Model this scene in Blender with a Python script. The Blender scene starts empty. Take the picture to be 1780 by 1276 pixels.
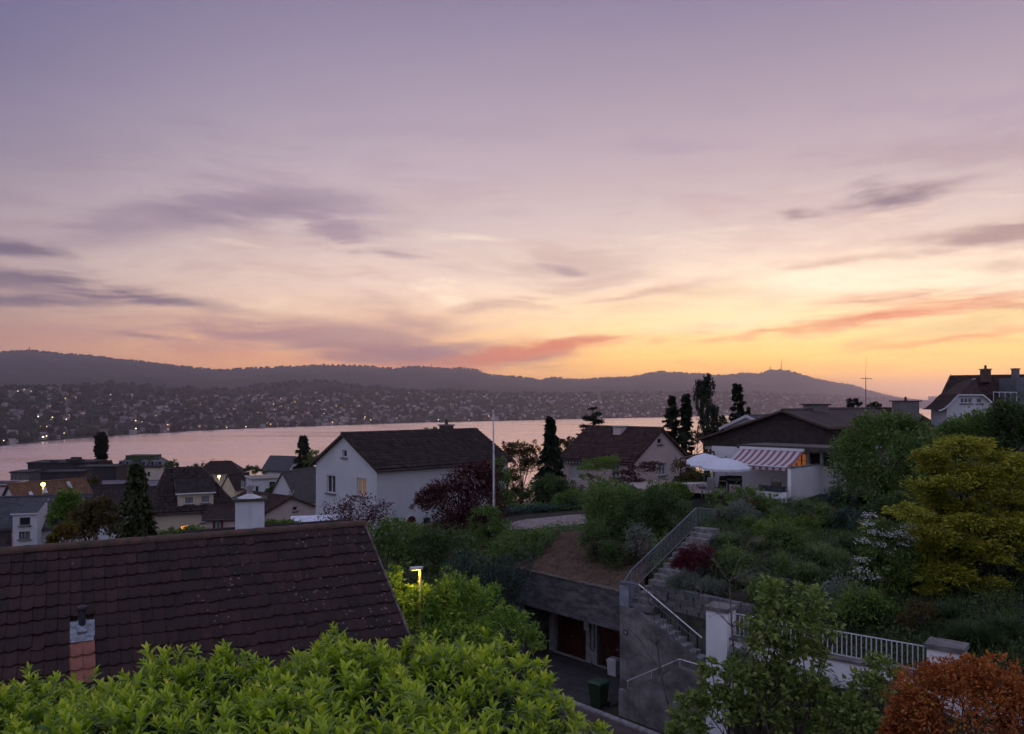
import bpy, math, random
import numpy as np
from mathutils import Vector
R = math.radians
SC = bpy.context.scene
COL = SC.collection
F, HZ, CX = 1370.0, 700.0, 890.0      # focal length, horizon row and middle column of the photograph (pixels)

# ------------------------------------------------------------------ camera
cam_d = bpy.data.cameras.new('camera'); cam = bpy.data.objects.new('camera', cam_d); COL.objects.link(cam)
cam.location = (0, 0, 0); cam.rotation_euler = (R(90), 0, 0)
cam_d.sensor_width = 36; cam_d.lens = F / 1780 * 36; cam_d.shift_y = 62 / 1780
cam_d.clip_start = 0.1; cam_d.clip_end = 60000
SC.camera = cam
SC.render.engine = 'CYCLES'
SC.cycles.use_denoising = True
SC.cycles.use_adaptive_sampling = True; SC.cycles.adaptive_threshold = 0.02; SC.cycles.adaptive_min_samples = 8
SC.cycles.max_bounces = 6; SC.cycles.diffuse_bounces = 3; SC.cycles.glossy_bounces = 3
SC.cycles.transmission_bounces = 3; SC.cycles.volume_bounces = 1; SC.cycles.transparent_max_bounces = 6
SC.cycles.caustics_reflective = False; SC.cycles.caustics_refractive = False
SC.cycles.sample_clamp_indirect = 4
SC.view_settings.view_transform = 'Standard'; SC.view_settings.look = 'None'
SC.view_settings.exposure = 0.60; SC.view_settings.gamma = 1; SC.view_settings.use_curve_mapping = False

# ------------------------------------------------------------------ node helpers
def lin(r, g, b):
    f = lambda c: (c / 255 / 12.92) if c / 255 <= 0.04045 else ((c / 255 + 0.055) / 1.055) ** 2.4
    return (f(r), f(g), f(b), 1)

class NT:
    """small expression builder on a node tree"""
    def __init__(s, tree): s.t = tree
    def node(s, typ, **kw):
        n = s.t.nodes.new(typ)
        for k, v in kw.items(): setattr(n, k, v)
        return n
    def link(s, a, b): s.t.links.new(a, b)
    def put(s, sock, v):
        if isinstance(v, bpy.types.NodeSocket): s.link(v, sock)
        elif v is not None: sock.default_value = v
    def m(s, op, a, b=None, c=None, clamp=False):
        n = s.node('ShaderNodeMath', operation=op, use_clamp=clamp)
        for i, v in enumerate((a, b, c)):
            if v is not None: s.put(n.inputs[i], v)
        return n.outputs[0]
    def add(s, a, b): return s.m('ADD', a, b)
    def sub(s, a, b): return s.m('SUBTRACT', a, b)
    def mul(s, a, b): return s.m('MULTIPLY', a, b)
    def div(s, a, b): return s.m('DIVIDE', a, b)
    def vmul(s, a, v):
        n = s.node('ShaderNodeVectorMath', operation='MULTIPLY'); s.put(n.inputs[0], a); n.inputs[1].default_value = v
        return n.outputs[0]
    def noise(s, vec, scale, detail=4, rough=0.55, dist=0.0, out=0):
        n = s.node('ShaderNodeTexNoise'); s.put(n.inputs['Vector'], vec); n.inputs['Scale'].default_value = scale
        n.inputs['Detail'].default_value = detail; n.inputs['Roughness'].default_value = rough
        n.inputs['Distortion'].default_value = dist
        return n.outputs[out]
    def ss(s, v, a, b):
        n = s.node('ShaderNodeMapRange', interpolation_type='SMOOTHSTEP'); s.put(n.inputs[0], v)
        n.inputs[1].default_value = a; n.inputs[2].default_value = b
        return n.outputs[0]
    def mix(s, f, a, b, typ='MIX'):
        n = s.node('ShaderNodeMix', data_type='RGBA', blend_type=typ)
        s.put(n.inputs[0], f); s.put(n.inputs[6], a); s.put(n.inputs[7], b)
        return n.outputs[2]
    def ramp(s, f, stops, interp='LINEAR'):
        n = s.node('ShaderNodeValToRGB'); s.put(n.inputs[0], f); cr = n.color_ramp; cr.interpolation = interp
        while len(cr.elements) < len(stops): cr.elements.new(0.5)
        for e, (p, c) in zip(cr.elements, stops): e.position = p; e.color = c
        return n.outputs[0]
    def sep(s, v):
        n = s.node('ShaderNodeSeparateXYZ'); s.put(n.inputs[0], v); return n.outputs
    def comb(s, x, y, z):
        n = s.node('ShaderNodeCombineXYZ')
        for i, v in enumerate((x, y, z)): s.put(n.inputs[i], v)
        return n.outputs[0]

# ------------------------------------------------------------------ sky: dusk, sun just set to the right behind the hills
SUN_AZ, SUN_EL = 22.0, 0.6
world = bpy.data.worlds.new('World'); SC.world = world; world.use_nodes = True
wt = world.node_tree; wt.nodes.clear(); w = NT(wt)
co = w.node('ShaderNodeTexCoord').outputs['Generated']
nv = w.node('ShaderNodeVectorMath', operation='NORMALIZE'); w.put(nv.inputs[0], co); D = nv.outputs[0]
dx, dy, dz = w.sep(D)
az = w.m('ARCTAN2', dx, dy)
el = w.m('ARCSINE', dz)
up = w.m('MAXIMUM', dz, 0.0)
tt = w.m('SQRT', up)
def pos(deg): return math.sqrt(math.sin(R(deg)))
def dim(c, k): return tuple(v * k for v in c[:3]) + (1,)
K = 0.66
far_r = w.ramp(tt, [(0, dim(lin(214, 156, 130), K)), (pos(2.6), dim(lin(204, 154, 136), K)), (pos(4.2), dim(lin(180, 140, 134), K)), (pos(6), dim(lin(172, 144, 146), K)), (pos(9), dim(lin(176, 156, 164), K)),
                    (pos(14), dim(lin(152, 140, 161), K)), (pos(20), dim(lin(112, 110, 146), K)), (pos(25), dim(lin(94, 97, 140), K)),
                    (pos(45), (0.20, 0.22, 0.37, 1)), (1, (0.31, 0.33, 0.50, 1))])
sun_r = w.ramp(tt, [(0, (0.80, 0.30, 0.10, 1)), (pos(0.8), (0.95, 0.40, 0.08, 1)), (pos(2.2), (1.22, 0.62, 0.09, 1)), (pos(3.6), (1.18, 0.67, 0.16, 1)), (pos(5.5), (1.04, 0.70, 0.33, 1)),
                    (pos(8.5), (0.84, 0.66, 0.49, 1)), (pos(12), dim(lin(238, 214, 206), K)), (pos(16), dim(lin(208, 187, 193), K)), (pos(20), dim(lin(186, 168, 183), K)), (pos(27), dim(lin(148, 136, 164), K)),
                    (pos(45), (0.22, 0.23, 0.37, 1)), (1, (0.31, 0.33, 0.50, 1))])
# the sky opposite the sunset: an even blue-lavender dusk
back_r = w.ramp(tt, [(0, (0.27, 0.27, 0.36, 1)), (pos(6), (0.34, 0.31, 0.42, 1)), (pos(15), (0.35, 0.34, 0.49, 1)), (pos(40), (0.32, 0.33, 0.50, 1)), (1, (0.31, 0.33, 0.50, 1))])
hl = w.m('SQRT', w.add(w.mul(dx, dx), w.mul(dy, dy)))
cosd = w.div(w.add(w.mul(dx, math.sin(R(SUN_AZ))), w.mul(dy, math.cos(R(SUN_AZ)))), w.m('MAXIMUM', hl, 0.001))
sm = w.ss(cosd, 0.42, 0.98)
mid_r = w.ramp(tt, [(0, (0.64, 0.24, 0.12, 1)), (pos(0.8), (0.80, 0.30, 0.11, 1)), (pos(2.2), (0.92, 0.38, 0.12, 1)), (pos(3.6), (0.84, 0.43, 0.20, 1)), (pos(5.5), (0.78, 0.49, 0.31, 1)),
                    (pos(8.5), (0.72, 0.54, 0.44, 1)), (pos(12), dim(lin(230, 206, 202), K)), (pos(16), dim(lin(206, 186, 194), K)), (pos(20), dim(lin(184, 167, 184), K)), (pos(27), dim(lin(146, 135, 164), K)),
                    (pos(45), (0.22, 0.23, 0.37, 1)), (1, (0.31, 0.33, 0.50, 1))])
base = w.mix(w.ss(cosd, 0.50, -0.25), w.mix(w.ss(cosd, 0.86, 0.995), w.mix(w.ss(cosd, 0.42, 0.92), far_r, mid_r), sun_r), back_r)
sky = w.node('ShaderNodeTexSky', sky_type='NISHITA', sun_disc=False)
sky.sun_elevation = R(SUN_EL); sky.sun_rotation = R(SUN_AZ); sky.altitude = 450; sky.dust_density = 2.0
nis = w.mix(1.0, sky.outputs[0], (0.08, 0.08, 0.08, 1), 'MULTIPLY')
base = w.mix(0.05, base, nis)
# thin cirrus veil and streaks
dw = w.noise(w.vmul(D, (2.0, 2.0, 6.0)), 1.6, 2, 0.5, out=1)
dwv = w.node('ShaderNodeVectorMath', operation='MULTIPLY_ADD'); w.put(dwv.inputs[0], dw)
dwv.inputs[1].default_value = (0.30, 0.30, 0.07); w.put(dwv.inputs[2], D); DW = dwv.outputs[0]
n1 = w.noise(w.vmul(DW, (3.4, 3.4, 17.0)), 1.5, 5, 0.60)
n2 = w.noise(w.vmul(DW, (3.4, 3.4, 26.0)), 1.7, 5, 0.62)
n3 = w.noise(w.vmul(DW, (9.0, 9.0, 90.0)), 1.6, 3, 0.6)
cl_dark = w.mix(sm, dim(lin(128, 112, 134), 0.76), dim(lin(214, 170, 158), 0.76))
cl_fire = w.mix(sm, dim(lin(196, 136, 124), 0.76), dim(lin(240, 146, 96), 0.76))
low = w.m('SUBTRACT', 1.0, w.ss(el, R(2.0), R(9.0)))
cl_col = w.mix(low, w.mix(w.ss(el, R(9), R(18)), cl_dark, w.mix(sm, dim(lin(118, 110, 140), K), dim(lin(176, 158, 178), K))), cl_fire)
veil = w.mul(w.ss(w.add(w.mul(n1, 0.62), w.mul(n2, 0.38)), 0.46, 0.68), w.ss(el, R(0.2), R(4.0)))
veil = w.mul(veil, w.sub(1.0, w.mul(w.ss(el, R(15), R(26)), 0.75)))
colr = w.mix(w.mul(veil, 0.62), base, cl_col)
brt = w.mul(w.mul(w.ss(n2, 0.5, 0.72), sm), w.mul(w.ss(el, R(2.5), R(7)), w.sub(1.0, w.ss(el, R(10), R(16)))))
colr = w.mix(w.mul(brt, 0.4), colr, (1.0, 0.86, 0.62, 1))
def pa(px): return math.atan((px - CX) / F)
def pe(px, py): return math.atan((HZ - py) / math.hypot(F, px - CX))
aev = w.comb(az, el, 0.0)
aw = w.node('ShaderNodeVectorMath', operation='MULTIPLY_ADD'); w.put(aw.inputs[0], w.noise(w.vmul(D, (7.0, 7.0, 22.0)), 1.0, 4, 0.6, out=1)); aw.inputs[1].default_value = (0.11, 0.034, 0); w.put(aw.inputs[2], aev)
ao = w.node('ShaderNodeVectorMath', operation='ADD'); w.put(ao.inputs[0], aw.outputs[0]); ao.inputs[1].default_value = (-0.055, -0.017, 0); aev = ao.outputs[0]
texf = {}
def cloud(colr, px, py, hw, hh, col, amt, tilt=0.0, tex=n2, lo=0.04, hi=0.95):
    """one cloud bank standing in one direction of the sky; tilt in pixels of rise per pixel to the right"""
    a0, e0 = pa(px), pe(px, py); c = math.cos(a0)
    if tex not in texf: texf[tex] = w.mul(w.sub(tex, 0.30), 4.2)
    mp = w.node('ShaderNodeMapping', vector_type='TEXTURE'); w.put(mp.inputs[0], aev)
    mp.inputs[1].default_value = (a0, e0, 0); mp.inputs[2].default_value = (0, 0, math.atan(tilt)); mp.inputs[3].default_value = (1.7 * hw / F * c * c, 1.7 * hh / F * c, 1)
    g = w.node('ShaderNodeTexGradient', gradient_type='SPHERICAL'); w.put(g.inputs[0], mp.outputs[0])
    k = w.node('ShaderNodeMapRange', interpolation_type='SMOOTHSTEP'); w.put(k.inputs[0], w.mul(g.outputs[1], texf[tex]))
    k.inputs[1].default_value = lo; k.inputs[2].default_value = hi; k.inputs[4].default_value = amt
    return w.mix(k.outputs[0], colr, dim(col, 0.70))
MAUVE, DMAUVE, ROSE, FIRE = lin(140, 120, 138), lin(108, 96, 118), lin(214, 164, 152), lin(238, 136, 94)
for a in [
    (430, 352, 280, 40, lin(150, 134, 154), 0.7, -0.06), (600, 405, 200, 22, lin(158, 138, 154), 0.65, -0.30),
    (250, 390, 240, 30, lin(140, 124, 146), 0.6, 0.20), (640, 440, 90, 7, lin(150, 126, 140), 0.6, -0.1),
    (60, 492, 190, 26, DMAUVE, 0.75, -0.05), (230, 512, 170, 12, DMAUVE, 0.8, -0.09), (60, 535, 170, 16, DMAUVE, 0.8, 0.0),
    (10, 430, 80, 15, DMAUVE, 0.85, -0.1), (280, 575, 240, 26, lin(186, 146, 146), 0.6, 0.0),
    (240, 580, 60, 4, lin(130, 104, 120), 0.7, -0.08),
    (620, 592, 300, 30, lin(176, 136, 138), 0.8, -0.08), (760, 618, 190, 18, lin(168, 124, 126), 0.8, -0.05),
    (700, 560, 150, 26, lin(186, 146, 144), 0.55, -0.4), (860, 535, 200, 14, lin(204, 164, 152), 0.6, 0.25),
    (990, 603, 260, 12, FIRE, 0.95, 0.10), (860, 626, 120, 12, FIRE, 0.75, 0.22),
    (985, 460, 160, 34, lin(204, 176, 170), 0.7, 0.0), (985, 474, 40, 6, lin(170, 144, 152), 0.6, -0.1),
    (1190, 494, 260, 9, lin(222, 176, 162), 0.85, 0.14), (1440, 456, 130, 8, lin(218, 178, 160), 0.8, 0.02),
    (1070, 366, 45, 12, lin(196, 170, 172), 0.6, 0.25),
    (1560, 340, 105, 15, lin(142, 122, 134), 0.9, 0.10), (1500, 330, 40, 16, lin(142, 122, 134), 0.6, 0.3),
    (1395, 372, 42, 10, lin(160, 136, 144), 0.85, -0.1), (1620, 270, 220, 22, lin(184, 160, 168), 0.65, -0.05),
    (1730, 410, 170, 26, lin(176, 144, 142), 0.9, 0.03), (1740, 470, 120, 20, lin(190, 148, 138), 0.7, -0.1),
    (1600, 515, 180, 18, lin(206, 142, 122), 0.9, 0.05), (1540, 552, 160, 16, FIRE, 0.95, 0.12), (1760, 535, 90, 20, lin(224, 138, 104), 0.85, 0.1),
    (1350, 580, 130, 8, lin(248, 170, 110), 0.8, 0.12), (1660, 590, 160, 6, lin(246, 168, 96), 0.6, 0.06)]:
    colr = cloud(colr, *a)
for a in [(1540, 480, 280, 28, (1.25, 1.06, 0.78, 1), 0.9, -0.05), (1330, 556, 190, 20, (1.3, 1.0, 0.62, 1), 0.8, 0.05),
          (1700, 560, 110, 16, lin(255, 226, 150), 0.7, 0.1), (1060, 535, 240, 22, lin(252, 222, 178), 0.6, 0.12)]:
    colr = cloud(colr, *a, tex=n1)
fine = w.mul(w.ss(n3, 0.50, 0.75), w.mul(w.ss(el, R(2), R(5)), w.sub(1.0, w.ss(el, R(13), R(20)))))
colr = w.mix(w.mul(fine, 0.22), colr, cl_col)
colr = w.mix(w.ss(el, R(-3), R(-0.5)), (0.05, 0.045, 0.05, 1), colr)
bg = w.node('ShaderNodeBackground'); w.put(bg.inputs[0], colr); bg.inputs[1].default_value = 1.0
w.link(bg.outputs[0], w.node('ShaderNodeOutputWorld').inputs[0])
world.cycles.sampling_method = 'MANUAL'; world.cycles.sample_map_resolution = 512

# the sun is down behind the ridge: only a weak warm glow from its direction
sd = bpy.data.lights.new('sun', 'SUN'); sd.energy = 0.5; sd.angle = R(1.2); sd.color = (1.0, 0.62, 0.34)
sun = bpy.data.objects.new('sun', sd); COL.objects.link(sun)
sun.rotation_euler = Vector((-math.sin(R(SUN_AZ)) * math.cos(R(SUN_EL)), -math.cos(R(SUN_AZ)) * math.cos(R(SUN_EL)), -math.sin(R(SUN_EL)))).to_track_quat('-Z', 'Y').to_euler()

# ------------------------------------------------------------------ scene helpers
def P(px, py, Y): return np.array(((px - CX) / F * Y, Y, -(py - HZ) / F * Y))
def X(px, Y): return (px - CX) / F * Y
def Zp(py, Y): return -(py - HZ) / F * Y
WL = {}                                  # world location of every object's origin
def tag(o, label=None, cat=None, group=None, kind=None):
    if label: o['label'] = label
    if cat: o['category'] = cat
    if group: o['group'] = group
    if kind: o['kind'] = kind
    return o
def empty(name, loc, label=None, cat=None, group=None):
    o = bpy.data.objects.new(name, None); COL.objects.link(o); o.location = loc; o.empty_display_size = 0.3
    WL[o.name] = np.array(loc, float)
    return tag(o, label, cat, group)
def link(name, me, parent=None, loc=None):
    """loc: world place of the mesh origin"""
    o = bpy.data.objects.new(name, me); COL.objects.link(o)
    loc = np.zeros(3) if loc is None else np.array(loc, float)
    if parent is not None:
        o.parent = parent; o.location = tuple(loc - WL[parent.name])
    else: o.location = tuple(loc)
    WL[o.name] = loc
    return o
def np_mesh(name, V, faces_list, mats, uv=None, tint=None, smooth=False):
    """faces_list: list of int arrays (n,k)"""
    me = bpy.data.meshes.new(name)
    V = np.asarray(V, np.float32)
    me.vertices.add(len(V)); me.vertices.foreach_set('co', V.ravel())
    nl = sum(f.size for f in faces_list); npoly = sum(len(f) for f in faces_list)
    me.loops.add(nl); me.polygons.add(npoly)
    me.loops.foreach_set('vertex_index', np.concatenate([f.ravel() for f in faces_list]).astype(np.int32))
    st, tot, a = [], [], 0
    for f in faces_list:
        k = f.shape[1]; st.append(a + np.arange(len(f)) * k); tot.append(np.full(len(f), k)); a += f.size
    me.polygons.foreach_set('loop_start', np.concatenate(st).astype(np.int32))
    if tint is not None:
        at = me.attributes.new('tint', 'FLOAT', 'FACE'); at.data.foreach_set('value', np.asarray(tint, np.float32))
    me.update(calc_edges=True)
    if smooth: me.polygons.foreach_set('use_smooth', np.ones(npoly, bool))
    for m_ in (mats if isinstance(mats, (list, tuple)) else [mats]): me.materials.append(m_)
    return me
class MB:
    """collects polygons in world space; build() makes ONE mesh object"""
    def __init__(s): s.v = []; s.f = []; s.m = []; s.uv = []; s.sm = []
    def face(s, pts, m=0, uv=None, smooth=False):
        i = len(s.v); s.v += [tuple(map(float, p)) for p in pts]
        s.f.append(tuple(range(i, i + len(pts)))); s.m.append(m); s.uv.append(uv); s.sm.append(smooth)
    def box(s, c, ax, ay, az, m=0, skip=()):
        """c centre, ax ay az half vectors"""
        c, ax, ay, az = (np.array(q, float) for q in (c, ax, ay, az))
        k = [c + i * ax + j * ay + l * az for i in (-1, 1) for j in (-1, 1) for l in (-1, 1)]
        for n_, q in (('x-', (0, 1, 3, 2)), ('x+', (4, 6, 7, 5)), ('y-', (0, 4, 5, 1)), ('y+', (2, 3, 7, 6)), ('z-', (0, 2, 6, 4)), ('z+', (1, 5, 7, 3))):
            if n_ not in skip: s.face([k[i] for i in q], m)
        return s
    def bbox(s, x0, x1, y0, y1, z0, z1, m=0):
        return s.box(((x0 + x1) / 2, (y0 + y1) / 2, (z0 + z1) / 2), ((x1 - x0) / 2, 0, 0), (0, (y1 - y0) / 2, 0), (0, 0, (z1 - z0) / 2), m)
    def bar(s, a, b, wd, h=None, m=0, upv=(0, 0, 1)):
        a, b = np.array(a, float), np.array(b, float); d = b - a; L = np.linalg.norm(d); d = d / max(L, 1e-9)
        u = np.array(upv, float)
        if abs(d @ u) > 0.98: u = np.array((1.0, 0, 0))
        sd_ = np.cross(d, u); sd_ /= np.linalg.norm(sd_); u = np.cross(sd_, d)
        return s.box((a + b) / 2, d * L / 2, sd_ * wd / 2, u * (h or wd) / 2, m)
    def tube(s, pts, rad, n=8, m=0, cap=True):
        pts = [np.array(p, float) for p in pts]
        if not isinstance(rad, (list, tuple, np.ndarray)): rad = [rad] * len(pts)
        rings = []; prev = None
        for i, p in enumerate(pts):
            d = pts[min(i + 1, len(pts) - 1)] - pts[max(i - 1, 0)]; d = d / max(np.linalg.norm(d), 1e-9)
            ref = np.array((0, 0, 1.0)) if abs(d[2]) < 0.9 else np.array((1.0, 0, 0))
            if prev is not None: ref = prev
            a = ref - d * (ref @ d); a /= max(np.linalg.norm(a), 1e-9); prev = a; b = np.cross(d, a)
            rings.append([p + rad[i] * (math.cos(t) * a + math.sin(t) * b) for t in np.arange(n) * 2 * math.pi / n])
        for r0, r1 in zip(rings, rings[1:]):
            for j in range(n): s.face((r0[j], r0[(j + 1) % n], r1[(j + 1) % n], r1[j]), m, None, True)
        if cap: s.face(rings[0][::-1], m); s.face(rings[-1], m)
        return s
    def lathe(s, c, prof, n=20, m=0):
        c = np.array(c, float)
        ring = lambda r, z: [c + (r * math.cos(t), r * math.sin(t), z) for t in np.arange(n) * 2 * math.pi / n]
        rs = [ring(r, z) for r, z in prof]
        for a, b in zip(rs, rs[1:]):
            for j in range(n): s.face((a[j], a[(j + 1) % n], b[(j + 1) % n], b[j]), m, None, True)
        return s
    def mesh(s, name, mats, origin):
        me = bpy.data.meshes.new(name); o = np.array(origin, float)
        me.from_pydata([tuple(np.array(v) - o) for v in s.v], [], s.f)
        for m_ in (mats if isinstance(mats, (list, tuple)) else [mats]): me.materials.append(m_)
        me.polygons.foreach_set('material_index', np.array(s.m, np.int32)); me.polygons.foreach_set('use_smooth', np.array(s.sm, bool))
        if any(u is not None for u in s.uv):
            L = me.uv_layers.new(name='UVMap'); flat = []
            for f, u in zip(s.f, s.uv): flat += [c for q in (u if u is not None else [(0, 0)] * len(f)) for c in q]
            L.data.foreach_set('uv', np.array(flat, np.float32))
        me.update()
        return me
    def build(s, name, mats, parent=None, origin=None, label=None, cat=None, group=None, kind=None):
        if origin is None:
            if parent is not None: origin = WL[parent.name]
            else:
                V = np.array(s.v); origin = ((V[:, 0].min() + V[:, 0].max()) / 2, (V[:, 1].min() + V[:, 1].max()) / 2, V[:, 2].min())
        return tag(link(name, s.mesh(name, mats, origin), parent, origin), label, cat, group, kind)

# ------------------------------------------------------------------ materials
MATS = {}
def mat(name, col, rough=0.8, var=0.25, scale=3.0, bump=0.0, bscale=30.0, spec=0.3, metal=0.0, col2=None, stretch=(1, 1, 1), emit=None, estr=0.0, streak=0.0):
    """plain surface: base colour with noise variation, fine relief, optional vertical rain streaks"""
    if name in MATS: return MATS[name]
    m_ = bpy.data.materials.new(name); m_.use_nodes = True; t = NT(m_.node_tree); b = m_.node_tree.nodes['Principled BSDF']
    c = tuple(col) + (1,) if len(col) == 3 else col
    co_ = t.node('ShaderNodeTexCoord').outputs['Object']
    cv = t.vmul(co_, stretch)
    n_ = t.noise(cv, scale, 5, 0.6)
    c2 = (tuple(col2) + (1,)) if col2 else tuple(x * (1 - var) for x in c[:3]) + (1,)
    hi = c if col2 else tuple(min(1, x * (1 + var)) for x in c[:3]) + (1,)
    cc = t.mix(t.ss(n_, 0.3, 0.7), c2, hi)
    if streak:
        n2_ = t.noise(t.vmul(co_, (6, 6, 0.35)), 1.0, 5, 0.6)
        cc = t.mix(t.mul(t.ss(n2_, 0.52, 0.75), streak), cc, tuple(x * 0.55 for x in c[:3]) + (1,))
    t.put(b.inputs['Base Color'], cc)
    b.inputs['Roughness'].default_value = rough; b.inputs['Metallic'].default_value = metal
    b.inputs['Specular IOR Level'].default_value = spec
    if bump:
        bn = t.node('ShaderNodeBump'); bn.inputs['Strength'].default_value = bump; bn.inputs['Distance'].default_value = 0.02
        t.put(bn.inputs['Height'], t.noise(cv, bscale, 5, 0.6)); t.link(bn.outputs[0], b.inputs['Normal'])
    if emit:
        b.inputs['Emission Color'].default_value = tuple(emit) + (1,); b.inputs['Emission Strength'].default_value = estr
    MATS[name] = m_
    return m_
def tile_mat(name, ca, cb, tw=0.22, th=0.34, rough=0.75, moss=0.0, strength=0.9, lich=0.0):
    """roof covering seen from afar: courses and pan profile in relief, colour per tile; UV in metres"""
    if name in MATS: return MATS[name]
    m_ = bpy.data.materials.new(name); m_.use_nodes = True; t = NT(m_.node_tree); b = m_.node_tree.nodes['Principled BSDF']
    uv = t.node('ShaderNodeTexCoord').outputs['UV']; u, v, _ = t.sep(uv)
    us, vs = t.div(u, tw), t.div(v, th)
    wn = t.node('ShaderNodeTexWhiteNoise', noise_dimensions='2D')
    t.put(wn.inputs['Vector'], t.comb(t.m('FLOOR', us), t.m('FLOOR', vs), 0.0))
    big = t.noise(uv, 0.8, 4, 0.6)
    c = t.mix(t.add(t.mul(wn.outputs[0], 0.6), t.mul(big, 0.5)), tuple(ca) + (1,), tuple(cb) + (1,))
    if moss: c = t.mix(t.mul(t.ss(t.noise(uv, 2.2, 6, 0.7), 0.5, 0.72), moss), c, (0.035, 0.035, 0.018, 1))
    if lich: c = t.mix(t.mul(t.ss(t.noise(uv, 5.0, 3, 0.5), 0.68, 0.74), lich), c, (0.3, 0.3, 0.28, 1))
    t.put(b.inputs['Base Color'], c); b.inputs['Roughness'].default_value = rough; b.inputs['Specular IOR Level'].default_value = 0.12
    h = t.add(t.mul(t.m('SINE', t.mul(us, 6.2832)), 0.35), t.m('FRACT', vs))
    h = t.add(h, t.mul(wn.outputs[0], 0.3))
    bn = t.node('ShaderNodeBump'); bn.inputs['Strength'].default_value = strength; bn.inputs['Distance'].default_value = 0.08
    t.put(bn.inputs['Height'], h); t.link(bn.outputs[0], b.inputs['Normal'])
    MATS[name] = m_
    return m_
def leaf_mat(name, ca, cb, cc=None, trans=0.3, rough=0.5, spec=0.3):
    """foliage: colour picked per leaf by its own 'tint' value"""
    if name in MATS: return MATS[name]
    m_ = bpy.data.materials.new(name); m_.use_nodes = True; t = NT(m_.node_tree); nt = m_.node_tree; b = nt.nodes['Principled BSDF']
    at = t.node('ShaderNodeAttribute', attribute_name='tint')
    stops = [(0, tuple(ca) + (1,)), (0.75 if cc else 1.0, tuple(cb) + (1,))] + ([(1.0, tuple(cc) + (1,))] if cc else [])
    c = t.ramp(at.outputs['Fac'], stops)
    t.put(b.inputs['Base Color'], c); b.inputs['Roughness'].default_value = rough; b.inputs['Specular IOR Level'].default_value = spec
    tr = t.node('ShaderNodeBsdfTranslucent'); t.put(tr.inputs[0], c)
    mx = t.node('ShaderNodeMixShader'); mx.inputs[0].default_value = trans
    t.link(b.outputs[0], mx.inputs[1]); t.link(tr.outputs[0], mx.inputs[2]); t.link(mx.outputs[0], nt.nodes['Material Output'].inputs[0])
    MATS[name] = m_
    return m_
def glow(name, col, s): return mat(name, col, emit=col, estr=s, var=0.05)
rng = np.random.default_rng(7); random.seed(7)

# ------------------------------------------------------------------ far shore, hills and lake
LAKE = -55.0
SH = np.array([(-900, 790), (-400, 758), (0, 744), (200, 742), (400, 739.5), (600, 737), (800, 733), (1000, 728.5), (1200, 724), (1400, 718), (1550, 712), (1680, 707), (1800, 705), (2600, 704)], float)
SKYL = np.array([(-900, 640), (-300, 622), (0, 612), (50, 608), (100, 614), (150, 617), (200, 623), (250, 628), (300, 634), (350, 640), (390, 643), (420, 640), (470, 638),
    (520, 636), (560, 634), (620, 635), (660, 637), (690, 641), (710, 636), (750, 638), (785, 641), (800, 638), (830, 643), (850, 651), (900, 654), (940, 660), (960, 655),
    (1000, 659), (1060, 656), (1100, 654), (1130, 648), (1150, 645), (1190, 648), (1230, 650), (1260, 652), (1290, 648), (1320, 649), (1342, 642), (1370, 643), (1400, 653),
    (1440, 662), (1480, 668), (1510, 678), (1540, 686), (1570, 692), (1610, 696), (1700, 698), (1900, 698), (2600, 697)], float)
TT = np.array([(-900, 690), (0, 679), (110, 676), (180, 688), (300, 690), (420, 690), (480, 684), (600, 683), (760, 682), (900, 687), (1150, 686), (1290, 683), (1450, 689), (1600, 698), (2600, 700)], float)
MH = np.array([(-900, 690), (0, 677), (110, 675), (180, 667), (290, 674), (400, 679), (480, 665), (560, 663), (640, 672), (720, 680), (780, 679), (860, 683), (1000, 684), (1290, 681), (1450, 688), (1640, 698.5), (2600, 700)], float)
ip = lambda T, px: np.interp(px, T[:, 0], T[:, 1])
def column(px):
    ds = 55 * F / (ip(SH, px) - 700)
    dr = np.interp(px, [-900, 0, 700, 1350, 1600, 2600], [6000, 6500, 7600, 9900, 13000, 13000])
    ds = min(ds, dr - 5500)
    dt = ds + np.interp(px, [0, 1000, 1400, 2600], [900, 1100, 1500, 2000]); dm = dt + 500
    zt, zm, zr = (700 - ip(TT, px)) / F * dt, (700 - ip(MH, px)) / F * dm, (700 - ip(SKYL, px)) / F * dr
    zf = min(zm, zm * 0.9 - 6); df = dm + 0.25 * (dr - dm)
    return (np.array([ds - 60, ds, ds + 40, dt, dm, df, df + 0.5 * (dr - df), dr, dr + 1200, dr + 6000]),
            np.array([-60, LAKE + 0.3, LAKE + 2, zt, zm, zf + 8, zf + 0.48 * (zr - zf), zr - 10, zr * 0.4 - 30, -60]))
def far_z(px, Dp):
    d, z = column(px); return float(np.interp(Dp, d, z))
pxs = np.arange(-900, 2601, 10.0)
V = []; K = 60
for px in pxs:
    d, z = column(px)
    s_ = np.concatenate([np.linspace(d[0], d[3], 22)[:-1], np.linspace(d[3], d[7], 28)[:-1], np.linspace(d[7], d[9], 11)])
    zz = np.interp(s_, d, z)
    for Dp, z1 in zip(s_, zz):
        k = np.clip((Dp - d[4]) / 1500, 0, 1)
        n_ = math.sin(px * 0.043 + Dp * 0.0021) + math.sin(px * 0.017 - Dp * 0.0037 + 1.3) + 0.6 * math.sin(px * 0.09 + Dp * 0.006)
        V.append(((px - CX) / F * Dp, Dp, z1 + (n_ * 7 * k if Dp < d[7] - 200 else 0)))
K = len(s_); nx = len(pxs)
I = np.arange(nx * K).reshape(nx, K)
Q = np.stack([I[:-1, :-1].ravel(), I[1:, :-1].ravel(), I[1:, 1:].ravel(), I[:-1, 1:].ravel()], 1)
hill_m = mat('wooded_hill', (0.028, 0.034, 0.024), 1.0, 0.5, 0.01, spec=0.0)
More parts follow.
